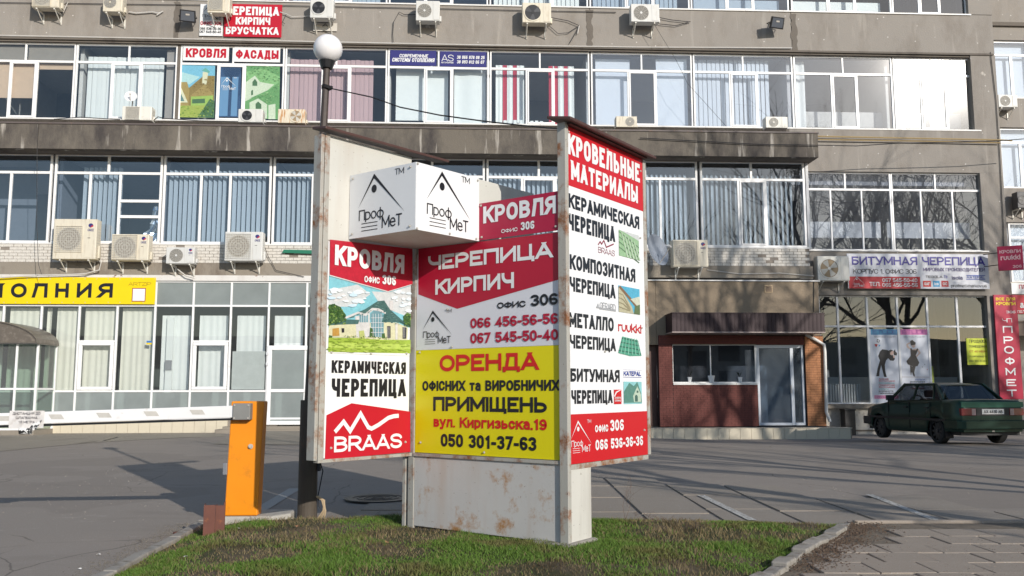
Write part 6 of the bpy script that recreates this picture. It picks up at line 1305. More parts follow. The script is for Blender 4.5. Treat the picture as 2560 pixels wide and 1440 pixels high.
# right
b = WR-.004; zr1, zr2 = Rh(1418, 462)[1], Rh(1424, 1036)[1]
p8 = poster(FR, .004, b, ZB-.028, ZT-.002, C((.76, .77, .79)), name='text_poster')
RR2 = C((.53, .012, .018))
m = MB(); m.box(.004, b, -.002, -.0005, zr1, ZT-.002); ob('red_field', m, RR2, p8, FR); m = MB(); m.box(.004, b, -.002, -.0005, ZB-.028, zr2); ob('red_field', m, RR2, p8, FR); y = -.004
for st, p, mt, bd in (('КРОВЕЛЬНЫЕ', (1420, 384, 1599, 411), WHITE, .05), ('МАТЕРИАЛЫ', (1428, 448, 1594, 466), WHITE, .05), ('КЕРАМИЧЕСКАЯ', (1422, 518, 1598, 542), BLACK, .05), ('ЧЕРЕПИЦА', (1422, 573, 1537, 567), BLACK, .05), ('КОМПОЗИТНАЯ', (1425, 672, 1588, 673), BLACK, .05), ('ЧЕРЕПИЦА', (1425, 727, 1538, 713), BLACK, .05), ('МЕТАЛЛО', (1424, 817, 1534, 795), BLACK, .05), ('ЧЕРЕПИЦА', (1425, 870, 1539, 847), BLACK, .05), ('БИТУМНАЯ', (1427, 954, 1549, 925), BLACK, .05), ('ЧЕРЕПИЦА', (1429, 1010, 1531, 975), BLACK, .05), ('ОФИС', (1488, 1081, 1520, 1061), WHITE, .04), ('306', (1526, 1078, 1559, 1048), WHITE, .05), ('066 536-36-36', (1489, 1126, 1607, 1089), WHITE, .05)): text(st, FR, p, p8, mt, y, bd, 1.12)
text('BRAAS', FR, (1496, 631, 1537, 627), p8, C((.25, .03, .06)), y, .0); text('GERARD', FR, (1500, 771, 1539, 761), p8, GREY, y, .005); text('ruukki', FR, (1546, 828, 1603, 812), p8, RR2, y, .03); text('KATEPAL', FR, (1559, 939, 1603, 929), p8, C((.03, .06, .3)), y, .04, shear=.2)
P = [(1033, 1020), (1050, 995), (1062, 1015), (1080, 985), (1100, 1040), (1125, 1030), (1160, 1015)]; stroke(FR, y, p8, C((.25, .03, .06)), [hit(FR, 1180+.3055*a_, 300+.3055*b_, y) for a_, b_ in P], .012)
logo(FR, y, p8, WHITE, 1427, 1480, (1446, 1051), (1466, 1129))
def R4(u0, v0, u1, v1, w0=None): # picture rectangle on the right board
    x0, z1 = hit(FR, u0, v0, y); x1, z0 = hit(FR, u1, v1, y); return x0, x1, z0, z1
def rpic(px, polys, name='print_picture'):
    x0, x1, z0, z1 = R4(*px); mats = []; m = MB()
    for i, (mt, pts) in enumerate(polys):
        if len(polys) > 3: mt = texd(mt)
        if mt not in mats: mats.append(mt)
        m.mi = mats.index(mt); m.flat([(x0+(x1-x0)*a_, z0+(z1-z0)*b_) for a_, b_ in pts], y-.0004*i)
    return ob(name, m, mats, p8, FR)
SQ = [(0, 0), (1, 0), (1, 1), (0, 1)]; TG, TGD, TGL = C((.28, .45, .25)), C((.10, .20, .10)), C((.45, .62, .42))
rpic((1547, 574, 1598, 651), [(TG, SQ), (C((.55, .65, .62)), [(0, 1), (1, 1), (1, .78), (.3, .95)])]+[(TGD, [(0, .95-.2*i), (1, .62-.2*i-.1), (1, .58-.2*i-.1), (0, .91-.2*i)]) for i in range(4)]+[(TGL, [(.1+.15*i, .95-.06*i), (.14+.15*i, .94-.06*i), (.45+.15*i, 0), (.38+.15*i, 0)]) for i in range(5)])
rpic((1546, 713, 1600, 787), [(C((.08, .38, .55)), SQ), (C((.45, .42, .28)), [(0, .9), (.05, .98), (.62, .25), (.7, 0), (0, 0)]), (C((.20, .11, .05)), [(0, .93), (.08, 1), (.95, .30), (.85, .22)]), (C((.55, .58, .45)), [(.55, .55), (.95, .7), (1, .68), (1, .35), (.9, .3)]), (C((.1, .14, .05)), [(.7, 0), (.75, .3), (1, .4), (1, 0)])]+[(C((.28, .24, .14)), [(0, .72-.17*i), (.2, .68-.17*i), (.55, .2-.03*i), (.5, .17-.03*i), (.2, .64-.17*i), (0, .69-.17*i)]) for i in range(4)])
rpic((1545, 840, 1604, 892), [(C((.06, .30, .20)), [(0, .12), (.18, 1), (.85, .88), (1, .05), (.5, .0)])]+[(C((.02, .10, .07)), [(.02+.05*i, .22+.22*i), (.98-.04*i, .12+.22*i), (.98-.04*i, .17+.22*i), (.02+.05*i, .28+.22*i)]) for i in range(4)]+[(C((.25, .55, .42)), [(.08+.16*i, .08), (.11+.16*i, .08), (.25+.11*i, .96), (.23+.11*i, .96)]) for i in range(6)])
rpic((1559, 954, 1605, 1009), [(C((.25, .55, .65)), SQ), (C((.08, .22, .18)), [(0, .55), (.3, .95), (.55, .8), (.75, 1), (.95, .5), (1, .05), (0, .05)]), (C((.45, .60, .45)), [(.5, .35), (.75, .8), (.95, .4), (.95, .08), (.55, .08)]), (C((.05, .12, .1)), [(.6, .1), (.6, .35), (.68, .42), (.76, .35), (.76, .1)]), (C((.05, .12, .1)), [(.7, .5), (.7, .6), (.8, .6), (.8, .5)])])
rpic((1535, 974, 1554, 1010), [(RR2, SQ), (WHITE, [(.0, .55), (.25, .85), (.9, 1), (.9, .95), (.35, .78), (.1, .5)])]); text('OWENS', FR, (1537, 997, 1552, 992), p8, WHITE, y-.002, .03); text('CORNING', FR, (1537, 1004, 1552, 999), p8, WHITE, y-.002, .03)
rpic((1558, 924, 1604, 926), [(C((.03, .06, .3)), SQ)]); rpic((1558, 942, 1604, 944), [(C((.03, .06, .3)), SQ)]); rpic((1490, 757, 1499, 771), [(GREY, [(0, 0), (1, 0), (.6, 1)])]); rpic((1499, 773, 1540, 774), [(GREY, SQ)])
bolts(FR, -.003, [(1420, 330), (1517, 374), (1600, 428), (1420, 535), (1600, 595), (1425, 795), (1604, 820), (1512, 879), (1423, 1130), (1610, 1075)], p8)
# ------------------------------------------------------------------ street lamp
bx, by = gp(768, 1290, .06); FP = Matrix.Translation((bx, by, .03)); LP = thing('street_lamp', FP, 'dark brown street lamp with a white globe standing behind the sign stand', 'street lamp')
def at_depth(u, v, yy): d = ray(u, v); p = CAMP+d*(yy/d.y); return p
gl = at_depth(820, 122, by); j_ = at_depth(774, 1000, by); t1 = at_depth(817, 165, by)
rel = lambda p: p-Vector((bx, by, .03))
M_POLE = pbr('pole_paint', (.05, .036, .03), .5, var=.3, sc=6, dirt=(.09, .06, .045), dlo=.5, dhi=.75); M_POLEB = pbr('pole_base', (.075, .06, .045), .75, var=.3, sc=3)
m = MB(); m.tube([(0, 0, -.1), tuple(rel(j_))], .098, 20, True, .088); ob('base_sleeve', m, M_POLEB, LP, FP, smooth=False)
m = MB(); m.tube([tuple(rel(j_)), tuple(rel(t1))], .052, 16, True, .036); ob('pole', m, M_POLE, LP, FP)
m = MB(); m.tube([tuple(rel(t1)-Vector((0, 0, .03))), tuple(rel(t1)+Vector((0, 0, .05)))], .06, 16, True, .085); ob('collar', m, M_FAN, LP, FP)
import bmesh
bm = bmesh.new(); bmesh.ops.create_uvsphere(bm, u_segments=32, v_segments=20, radius=.152); me = D.meshes.new('globe'); bm.to_mesh(me); bm.free(); me.polygons.foreach_set('use_smooth', [True]*len(me.polygons))
mg, ng, bgn = newmat('opal_globe'); bgn.inputs['Base Color'].default_value = (.82, .80, .80, 1); bgn.inputs['Roughness'].default_value = .12; bgn.inputs['Subsurface Weight'].default_value = .3; bgn.inputs['Subsurface Radius'].default_value = (.05, .05, .05); me.materials.append(mg)
o = put('globe', me, LP, FP @ Matrix.Translation(rel(gl)))
wr = at_depth(818, 222, by); m = MB()
for k in range(3): m.tube([(rel(wr)+Vector((.055*math.cos(a), .055*math.sin(a), .012*k+.01*math.sin(a*2)))) for a in np.linspace(0, 6.28, 14)], .006, 5)
ob('wire_wrap', m, M_CABLE, LP, FP)
# overhead cable from the lamp to the far wall / stand roof
a_ = at_depth(820, 220, by); b_ = at_depth(1400, 322, 7.2)
P = []
for (u, v), t in zip([(822, 220), (860, 228), (930, 243), (1000, 268), (1100, 288), (1210, 303), (1300, 313), (1370, 320), (1400, 322)], np.linspace(0, 1, 9)): P.append(at_depth(u, v, by+(7.15-by)*t))
m = MB(); m.tube([tuple(p) for p in P], .007, 6); tag(ob('overhead_cable', m, M_CABLE), 'black cable sagging from the lamp pole to the right roof of the stand', 'cable')
# wires and dry bundle at the pole foot
m = MB(); p0_ = Vector((bx+.11, by-.02, 0)); m.tube([p0_+Vector((.0, 0, .62)), p0_+Vector((.04, 0, .5)), p0_+Vector((.0, -.02, .25)), p0_+Vector((.02, -.02, .14))], .006, 5); m.box(bx+.095, bx+.12, by-.03, by+.03, .50, .66)
tag(ob('wire_end', m, M_CABLE), 'black wire and small box hanging beside the foot of the lamp pole', 'wire')
m = MB(); rs = random.Random(2)
for k in range(7): m.tube([p0_+Vector((.0+rs.uniform(-.01, .01), -.05, .26)), p0_+Vector((.06+rs.uniform(-.015, .015), -.05, .22)), p0_+Vector((.08+rs.uniform(-.02, .02), -.06, .12)), p0_+Vector((.02+rs.uniform(-.05, .05), -.07, .0))], .008, 5)
tag(ob('dry_weed', m, pbr('dry_straw', (.42, .32, .2), .8)), 'bundle of pale dry stems bent against the lamp pole foot', 'dry stems')
# ------------------------------------------------------------------ barrier
YBc = gp(600, 1290, .10)[1]; FBx = frame(0, YBc, 0, R(2)); q_ = lambda u, v: hit(FBx, u, v)
x0, zb_ = q_(560, 1290); x1 = q_(643, 1290)[0]; zt_ = q_(610, 1003)[1]
BA = thing('barrier', FBx @ Matrix.Translation((x0, 0, zb_)), 'orange parking barrier cabinet with a long white horizontal arm', 'barrier')
M_OR = pbr('orange_paint', (.82, .27, .008), .38, var=.07, sc=4, dirt=(.50, .18, .02), dlo=.56, dhi=.8); M_ARM = pbr('arm_white', (.78, .78, .78), .4, var=.04, dirt=(.55, .52, .48), dlo=.6, dhi=.8)
w_ = x1-x0; ln = q_(577, 1003)[0]-x0; ln = .03
m = MB(); Hh = zt_-zb_; m.v = [(x0, 0, zb_), (x1, 0, zb_), (x1, .16, zb_), (x0, .16, zb_), (x0+ln, 0, zt_), (x1+ln, 0, zt_), (x1+ln, .16, zt_), (x0+ln, .16, zt_)]; m.f = [(0, 3, 2, 1), (4, 5, 6, 7), (0, 1, 5, 4), (1, 2, 6, 5), (2, 3, 7, 6), (3, 0, 4, 7)]; m.m = [0]*6
ob('cabinet', m, M_OR, BA, FBx, bevel=.012)
a0, c0 = q_(588, 1049); a1, c1 = q_(633, 1008); m = MB(); m.box(a0, a1, -.10, -.004, c0, c1); ob('arm_clamp', m, pbr('grey_cast', (.22, .22, .21), .5, sc=9), BA, FBx, bevel=.006)
m = MB(); [m.box(t, t+.014, -.108, -.1, s_, s_+.014) for t in (a0+.01, a1-.025) for s_ in (c0+.01, c1-.025)]; ob('bolts', m, M_BRK, BA, FBx)
ya = -.08; yA = YBc-.08; q2 = lambda u, v: hit(FBx, u, v, ya)
ax, az = q2(588, 1014), q2(588, 1047); lx, lz0, lz1 = q2(-500, 1045)[0], q2(0, 1033), q2(0, 1064); sl_ = (lz0[1]-ax[1])/(lz0[0]-ax[0]); hh = ax[1]-az[1]
def armz(x): return ax[1]+sl_*(x-ax[0])
m = MB(); m.prism([(lx, armz(lx)), (a0, armz(a0)), (a0, armz(a0)-hh+.012), (lx, armz(lx)-hh+.012)], ya, ya+.05); ob('arm', m, M_ARM, BA, FBx, bevel=.006)
m = MB(); m.prism([(lx, armz(lx)-hh+.012), (a1-.02, armz(a0)-hh+.012), (a1-.02, armz(a0)-hh-.008), (lx, armz(lx)-hh-.008)], ya+.008, ya+.042); ob('rubber_strip', m, M_FAN, BA, FBx)
M_STK = pbr('grey_sticker', (.52, .50, .46), .6, var=.2, sc=30)
for u in (141, 260, 378, 493, 10): x = q2(u, 1040)[0]; z = armz(x)-hh*.5+.012; m = MB(); m.flat([(x-.075, z+.022), (x+.045, z+.022), (x+.075, z-.022), (x-.045, z-.022)], ya-.002); ob('sticker', m, M_STK, BA, FBx)
m = MB(); x, z = q_(627, 1116); m.tube([(x, -.004, z), (x, -.012, z)], .024, 14); m.tube([(x, -.012, z), (x, -.03, z)], .014, 12); ob('lock', m, M_BRK, BA, FBx)
m = MB(); x, z = q_(562, 1172); m.box(x-.012, x+.028, -.03, .02, z-.055, z+.055); ob('handle', m, pbr('grey_handle', (.2, .21, .23), .4), BA, FBx, bevel=.006)
# notice taped to the arm
nx0, nx1 = q2(25, 1040)[0], q2(112, 1040)[0]; zt2 = armz(nx0)+.02; zb2 = armz(nx0)-hh-.02; rs = random.Random(4); m = MB(); n_ = 8
m.v = [(nx0+(nx1-nx0)*i/n_, ya-.006-rs.uniform(0, .010), zb2+(zt2-zb2)*j/4+rs.uniform(-.002, .002)) for j in range(5) for i in range(n_+1)]; m.f = [(j*(n_+1)+i, j*(n_+1)+i+1, (j+1)*(n_+1)+i+1, (j+1)*(n_+1)+i) for j in range(4) for i in range(n_)]; m.m = [0]*len(m.f)
NT = thing('paper_notice', FBx @ Matrix.Translation((nx0, ya, zb2)), 'crumpled white paper notice in plastic taped round the barrier arm', 'notice'); ob('sheet', m, pbr('crumpled_plastic', (.68, .66, .64), .3, dirt=(.45, .42, .4), dlo=.5, dhi=.7), NT, FBx)
for j, (st, f0, f1) in enumerate((('ДИСТАНЦИЯ ДО', .1, .9), ('ШЛАГБАУМА', .2, .82), ('1,5 МЕТРА', .28, .75))): z = zt2-.036-.040*j; text(st, FBx, None, NT, C((.12, .11, .12)), ya-.018, .02, 1., local=(nx0+(nx1-nx0)*f0, z, nx0+(nx1-nx0)*f1, z+.022))
m = MB(); x, z = q2(63, 1077); m.v = []; m.f = []; m.m = []; m.tube([(x-.05, ya+.0, z), (x+.05, ya+.01, z)], .034, 8); m.add([(x+.05, ya-.02, z+.03), (x+.12, ya-.03, z+.02), (x+.16, ya-.02, z+.10), (x+.08, ya-.02, z+.07)], [(0, 1, 2, 3)])
mt, n, b = newmat('patched_wrap'); b.inputs['Roughness'].default_value = .4; n.links.new(mix(n, ramp(n, noise(n, coord(n), 28, 2), .49, .51), (.75, .75, .73), (.02, .02, .02)), b.inputs['Base Color'])
tag(ob('tape_roll', m, mt, None, FBx), 'small black and white wrapped lump tied under the barrier arm', 'wrapped lump')
# concrete foot, brown post
g = lambda u, v, z=.05: (*gp(u, v, z), z)
zt3 = zb_; m = MB(); m.slab([(x0-.03, YBc-.10), (x1+.14, YBc-.08), (x1+.27, YBc+.12), (x1+.25, YBc+.42), (x0-.02, YBc+.40)], -.05, zb_-.004); tag(ob('concrete_footing', m, pbr('footing_concrete', (.42, .40, .36), .9, var=.15, sc=6, bm=.6, bs=30), bevel=.02), 'low pale concrete footing slab under the orange barrier cabinet', 'footing')
Yb2 = gp(535, 1312, .02)[1]; FB2 = frame(0, Yb2, 0, R(16)); X0 = hit(FB2, 508, 1310)[0]; X1_ = hit(FB2, 546, 1310)[0]; Z1 = hit(FB2, 520, 1263)[1]
m = MB(); T = thing('channel_post', FB2, 'short rusty brown steel channel post beside the orange barrier', 'post'); M_RP = pbr('red_brown_primer', (.13, .045, .03), .7, var=.25, sc=8, dirt=(.3, .1, .03), dlo=.6, dhi=.75)
m.box(X0, X1_-.03, 0, .012, -.05, Z1); m.box(X0, X0+.012, .0121, .13, -.05, Z1); ob('web', m, M_RP, T, FB2); m = MB(); m.box(X1_-.029, X1_+.05, .03, .042, -.05, Z1-.01); m.box(X1_-.03, X1_-.018, .0421, .13, -.05, Z1-.01); m.box(X1_+.038, X1_+.05, .0421, .13, -.05, Z1+.012); ob('flange', m, M_RP, T, FB2)
# ------------------------------------------------------------------ parked car
def car():
    rl, rr_ = Vector((*gp(2352, 1109), 0)), Vector((*gp(2498, 1110), 0)); fl = Vector((*gp(2207, 1094), 0))
    hd = (fl-rl); hd.normalize(); hd = Vector((-.115, .993, 0)).normalized(); sc = 1.05
    c = rl+Vector((hd.y, -hd.x, 0))*.70*sc; ang = math.atan2(hd.y, hd.x)
    F = Matrix.Translation((c.x, c.y, 0)) @ Matrix.Rotation(ang, 4, 'Z') @ Matrix.Diagonal((sc, sc, sc, 1)) @ Matrix.Translation((-.88, 0, 0))   # x forward from the rear bumper, y left
    T = thing('parked_car', Matrix.Translation((c.x, c.y, 0)), 'dark green four door saloon parked before the shop, seen from its rear left corner', 'car')
    PAINT = pbr('green_metallic', (.009, .036, .025), .28, .35, var=.1, sc=2); m_ = lambda *a, **k: ob(*a, T, F, **k)
    BLK = pbr('car_black', (.015, .015, .016), .55); TYRE = pbr('tyre', (.018, .018, .018), .85)
    top = [(0, .90), (.04, .985), (.10, 1.0), (.60, 1.005), (.75, .985), (2.85, .93), (3.0, .92), (3.6, .84), (4.0, .76), (4.1, .70), (4.16, .60)]
    def zt(x):
        for (a, b), (c_, d) in zip(top, top[1:]):
            if x <= c_: return b+(d-b)*(x-a)/(c_-a)
        return top[-1][1]
    xs = sorted(set([0, .02, .05, .1, .2, .3, .4, 3.0, 3.9, 4.0, 4.08, 4.13, 4.16]+[.88+.34*math.cos(math.pi*k/12) for k in range(13)]+[3.34+.34*math.cos(math.pi*k/12) for k in range(13)]+[1.4+.3*k for k in range(6)]))
    def zl(x):
        for c_ in (.88, 3.34):
            if abs(x-c_) <= .3401: return .28+math.sqrt(max(0, .34**2-(x-c_)**2))
        return .24 if .5 < x < 3.7 else .30
    def wid(x): return .82*(1-.13*max(0, 1-x/.30)**2.2-.20*max(0, 1-(4.16-x)/.5)**2)
    m = MB(); rows = [0, .12, .4, .62, .66, .85, .95, 1.]; prof = [.965, .99, 1.0, 1.0, .985, .98, .955, .90]; lat = [.6, .3, 0, -.3, -.6]
    for x in xs:
        a, b, w2 = zl(x), zt(x), wid(x)
        for t, p in zip(rows, prof): m.v.append((x, w2*p, a+(b-a)*t))
        for l in lat: m.v.append((x, w2*.90*l/.85 if abs(l) < .6 else w2*.90*l/.72, b+.018*(1-l*l/.5)))
        for t, p in reversed(list(zip(rows, prof))): m.v.append((x, -w2*p, a+(b-a)*t))
    nr = 2*len(rows)+len(lat)
    for i in range(len(xs)-1):
        for j in range(nr-1): a = i*nr+j; m.f.append((a, a+nr, a+nr+1, a+1)); m.m.append(0)
    m.f.append(tuple(range(nr))); m.m.append(0); m.f.append(tuple(reversed(range((len(xs)-1)*nr, len(xs)*nr)))); m.m.append(0)
    m_('body', m, PAINT, smooth=True)
    m = MB(); m.box(.1, 4.0, -.70, .70, .22, .32); [m.box(c_-.33, c_+.33, -.80, .80, .5, .62) for c_ in ()]; m.box(.5, 3.7, -.55, .55, .32, .62); m_('underbody', m, BLK)
    # glasshouse
    BY, RY = .735, .575; ZBt, ZR = .96, 1.37
    side = lambda x, z, s: (x, s*(BY+(RY-BY)*(z-ZBt)/(ZR-ZBt)), z)
    Gc = glass('car_glass', (.35, .38, .40), 1.7)
    def pane(pts): p = MB(); p.poly(pts); m_('window', p, Gc)
    for s in (1, -1):
        pane([side(1.90, .97, s), side(2.86, .95, s), side(2.42, 1.33, s), side(1.90, 1.335, s)]); pane([side(1.06, .98, s), side(1.83, .97, s), side(1.83, 1.335, s), side(1.22, 1.325, s)]); pane([side(.78, 1.0, s), side(1.0, .985, s), side(1.15, 1.30, s), side(1.08, 1.27, s)])
        m = MB()
        def bar(p, q, w2=.035, sd=s):
            a, b = Vector(side(*p, sd)), Vector(side(*q, sd)); d = (b-a).normalized(); n = Vector((-d.z, 0, d.x)); o_ = Vector((0, .012*sd, 0))
            pts = [a-n*w2, b-n*w2, b+n*w2, a+n*w2]; m.add([tuple(p_+o_) for p_ in pts]+[tuple(p_-o_*2) for p_ in pts], [(0, 1, 2, 3), (7, 6, 5, 4), (0, 4, 5, 1), (1, 5, 6, 2), (2, 6, 7, 3), (3, 7, 4, 0)])
        bar((2.93, .93), (2.42, 1.365)); bar((1.865, .96), (1.865, 1.36), .03); bar((1.03, .97), (1.19, 1.34), .025); bar((.66, .99), (1.12, 1.34), .045); bar((1.1, 1.35), (2.45, 1.36), .028); bar((.66, .975), (2.95, .935), .03)
        m_('pillar', m, PAINT)
        for xa in (1.10, 1.98): m = MB(); m.box(xa, xa+.15, s*.80, s*.835, .80, .83); m_('door_handle', m, BLK)
        m = MB(); m.box(2.62, 2.70, s*.76, s*.95, .97, 1.10); m_('mirror', m, BLK, bevel=.01)
        m = MB(); m.box(.45, 3.75, s*.805, s*.832, .52, .57); m_('trim_strip', m, BLK)
        for xx in (1.04, 1.90, 2.84): m = MB(); m.box(xx-.004, xx+.004, s*.80, s*.826, .32, .93); m_('door_gap', m, BLK)
    pane([(.62, -.60, 1.0), (.62, .60, 1.0), (1.08, .52, 1.345), (1.08, -.52, 1.345)]); pane([(2.95, -.62, .94), (2.95, .62, .94), (2.45, .54, 1.345), (2.45, -.54, 1.345)])
    m = MB(); nn_ = 6; xs2 = [1.04, 1.12, 1.4, 2.1, 2.42, 2.50]; zz = [1.335, 1.37, 1.395, 1.40, 1.375, 1.345]
    for x, z in zip(xs2, zz):
        for k in range(nn_+1): l = -1+2*k/nn_; m.v.append((x, l*.59, z-.035*l*l))
    for i in range(len(xs2)-1):
        for k in range(nn_): a = i*(nn_+1)+k; m.f.append((a, a+nn_+1, a+nn_+2, a+1)); m.m.append(0)
    m_('roof', m, PAINT, smooth=True)
    # rear: bumper, lamps, plate
    m = MB(); m.slab([(-.10, -.70), (-.07, -.78), (.02, -.835), (.50, -.84), (.50, -.80), (.02, -.79), (0, .79-1.58+.0), (.02, .79), (.50, .80), (.50, .84), (.02, .835), (-.07, .78), (-.10, .70)], .36, .56); m_('bumper', m, PAINT, bevel=.02)
    m = MB(); m.slab([(4.24, -.66), (4.20, -.76), (4.05, -.80), (3.7, -.83), (3.7, .83), (4.05, .80), (4.20, .76), (4.24, .66)], .34, .54); m_('bumper', m, BLK, bevel=.02)
    TL = pbr('tail_lens', (.16, .02, .025), .15, spec=.8)
    for s in (1, -1): m = MB(); m.box(-.022, .07, s*.40, s*.745, .66, .82); m_('tail_light', m, TL, bevel=.01); m = MB(); m.box(-.026, -.021, s*.41, s*.50, .67, .81); m_('reversing_light', m, pbr('white_lens', (.35, .25, .25), .2))
    m = MB(); m.box(-.018, .0, -.74, .74, .84, .96); m_('rear_panel', m, pbr('green_bright', (.015, .11, .07), .35, .2), bevel=.006)
    m = MB(); m.box(-.016, 0, -.39, .39, .66, .82); m_('plate_recess', m, BLK); FPp = F @ Matrix.Rotation(math.pi/2, 4, 'Z') @ Matrix.Rotation(math.pi, 4, 'Z')
    PF = F @ Matrix.Translation((-.024, 0, .69)) @ Matrix.Rotation(-math.pi/2, 4, 'Z'); m = MB(); m.box(-.26, .26, -.004, .004, 0, .112); pt = ob('number_plate', m, ink((.62, .62, .60)), T, PF)
    text('АХ 4410 АВ', PF, None, pt, BLACK, -.006, .02, 1., local=(-.22, .022, .22, .090))
    m = MB(); m.box(.0, .03, -.03, .03, .30, .34); m_('exhaust', m, M_BRK)
    m = MB(); m.slab([(.50, .62), (.52, .62), (.52, .80), (.50, .80)], .14, .45); m_('mud_flap', m, BLK)
    # wheels
    RIM = pbr('rim_steel', (.07, .075, .08), .4, .6)
    for xc in (.88, 3.34):
        for s in (1, -1):
            yc = s*.70; m = MB(); n_ = 28
            prof2 = [(.20, .085), (.262, .095), (.283, .075), (.288, .0), (.283, -.075), (.262, -.095), (.20, -.085)]
            for r_, o_ in prof2:
                for k in range(n_): a = 2*math.pi*k/n_; m.v.append((xc+r_*math.cos(a), yc+o_, .287+r_*math.sin(a)))
            m.f = [(i*n_+k, (i+1)*n_+k, (i+1)*n_+(k+1) % n_, i*n_+(k+1) % n_) for i in range(len(prof2)-1) for k in range(n_)]; m.m = [0]*len(m.f); wl = ob('wheel', m, TYRE, T, F, smooth=True)
            m = MB(); ys_ = yc+s*.06; m.poly([(xc+.195*math.cos(2*math.pi*k/24), ys_-s*.03, .287+.195*math.sin(2*math.pi*k/24)) for k in range(24)])
            for k in range(10): a = 2*math.pi*k/10; c_, d_ = math.cos(a), math.sin(a); m.add([(xc+.03*c_-.018*d_, ys_, .287+.03*d_+.018*c_), (xc+.19*c_-.022*d_, ys_+s*.01, .287+.19*d_+.022*c_), (xc+.19*c_+.022*d_, ys_+s*.01, .287+.19*d_-.022*c_), (xc+.03*c_+.018*d_, ys_, .287+.03*d_-.018*c_)], [(0, 1, 2, 3)])
            m.tube([(xc, ys_-.0, .287), (xc, ys_+s*.02, .287)], .045, 12); ob('rim', m, RIM, wl, F)
    ST = pbr('seat_cloth', (.05, .05, .055), .9)
    for y_ in (-.33, .33): m = MB(); m.box(1.75, 1.87, y_-.24, y_+.24, .5, 1.02); m.box(1.77, 1.86, y_-.12, y_+.12, 1.05, 1.22); m_('front_seat', m, ST, bevel=.03)
    m = MB(); m.box(.85, 1.0, -.6, .6, .5, .99); m_('rear_seat', m, ST, bevel=.03); m = MB(); m.box(.5, .9, -.6, .6, .96, .985); m_('parcel_shelf', m, ST)
    m = MB(); m.tube([(2.35, .33+.18*math.cos(a), .93+.16*math.sin(a)) for a in np.linspace(0, 6.28, 16)], .014, 6); m_('steering_wheel', m, BLK)
car()
# ------------------------------------------------------------------ bare trees behind the viewer (their shade and mirror images are in the picture)
def tree_mesh(seed, h):
    rs = random.Random(seed); trunk = MB(); crown = MB(); 
    def grow(p, d, L_, r, lvl, m):
        n = 4 if lvl < 3 else 3; pts = [p]; q = p.copy(); dd = d.copy()
        for i in range(n): dd = (dd+Vector((rs.uniform(-1, 1), rs.uniform(-1, 1), rs.uniform(-.3, .6)))*(.10 if lvl == 0 else .22)).normalized(); q = q+dd*(L_/n); pts.append(q)
        m.tube(pts, r, 8 if lvl == 0 else (5 if lvl < 3 else 3), lvl < 1, r*.55)
        if lvl >= 4: return
        k = [6, 4, 4, 3, 2][lvl]
        for j in range(k):
            t = rs.uniform(.45 if lvl == 0 else .25, 1.); i = min(n-1, int(t*n)); b = pts[i].lerp(pts[i+1], t*n-i); az = rs.uniform(0, 6.28); sp_ = rs.uniform(.5, 1.0)
            a = dd.orthogonal().normalized(); a.rotate(Matrix.Rotation(az, 3, dd)); nd = (dd+a*sp_+Vector((0, 0, .25))).normalized(); grow(b, nd, L_*rs.uniform(.5, .72), r*rs.uniform(.4, .55), lvl+1, crown)
        if lvl < 4: grow(pts[-1], dd, L_*.6, r*.5, lvl+1, crown)
    grow(Vector((0, 0, -.1)), Vector((rs.uniform(-.08, .08), rs.uniform(-.08, .08), 1)).normalized(), h*.45, .19, 0, trunk)
    MT = pbr('tree_bark', (.10, .08, .065), .9, var=.3, sc=6); return trunk.mesh('trunk', MT), crown.mesh('crown', MT)
TM = [tree_mesh(11, 12.5), tree_mesh(23, 13.5), tree_mesh(37, 12)]
spots = [(8.9, 1.9, 0, 0), (13.2, 1.2, 1, 1.4), (15., 8.6, 2, 2.2), (18.8, 10.6, 1, 3.9), (23.2, 10, 0, 5.), (27.8, 11.5, 1, 1.), (33, 10, 2, 4.4), (21, 1, 0, 2.), (29, 0, 1, .9), (38, 3, 0, 2.5)]
for i, (x, y, k, a) in enumerate(spots):
    s_ = 1.4 if x+.643*y > 24 else 1.; F = Matrix.Translation((x, y, 0)) @ Matrix.Rotation(a, 4, 'Z') @ Matrix.Diagonal((s_, s_, s_, 1)); T = thing('bare_tree', F, 'leafless tree outside the frame, seen mirrored in the right-hand windows', 'tree', 'leafless trees behind the viewer')
    put('trunk', TM[k][0], T, F); put('crown', TM[k][1], T, F)
# ------------------------------------------------------------------ weeds and litter
def weed(px, h, n_, label, spread=.12, mt=None, seed=1):
    rs = random.Random(seed); x, y = gp(*px, .07); m = MB()
    def br(p, d, L_, r, lv):
        q = p+d*L_*.5+Vector((rs.uniform(-.02, .02), rs.uniform(-.02, .02), 0)); e = p+d*L_+Vector((rs.uniform(-.03, .03), rs.uniform(-.03, .03), 0)); m.tube([p, q, e], r, 3, False, r*.4)
        if lv: [br(p.lerp(e, rs.uniform(.3, .95)), (d+Vector((rs.uniform(-.9, .9), rs.uniform(-.9, .9), rs.uniform(-.2, .4)))).normalized(), L_*.5, r*.6, lv-1) for _ in range(3)]
    for _ in range(n_): br(Vector((x+rs.uniform(-spread, spread), y+rs.uniform(-.05, .05), .05)), Vector((rs.uniform(-.45, .45), rs.uniform(-.3, .3), 1)).normalized(), h*rs.uniform(.5, 1), .0022, 2)
    tag(ob('dry_weed', m, mt or pbr('dry_twig', (.13, .085, .06), .9)), label, 'dry weed')
weed((1562, 1300), .34, 2, 'single thin dry weed stalk right of the stand leg', .01, seed=5); weed((1255, 1335), .17, 9, 'tangle of dry twigs against the rusty lower sheet', .15, seed=2); weed((1180, 1325), .10, 6, 'low dry twigs left of the tangle by the lower sheet', .12, seed=8)
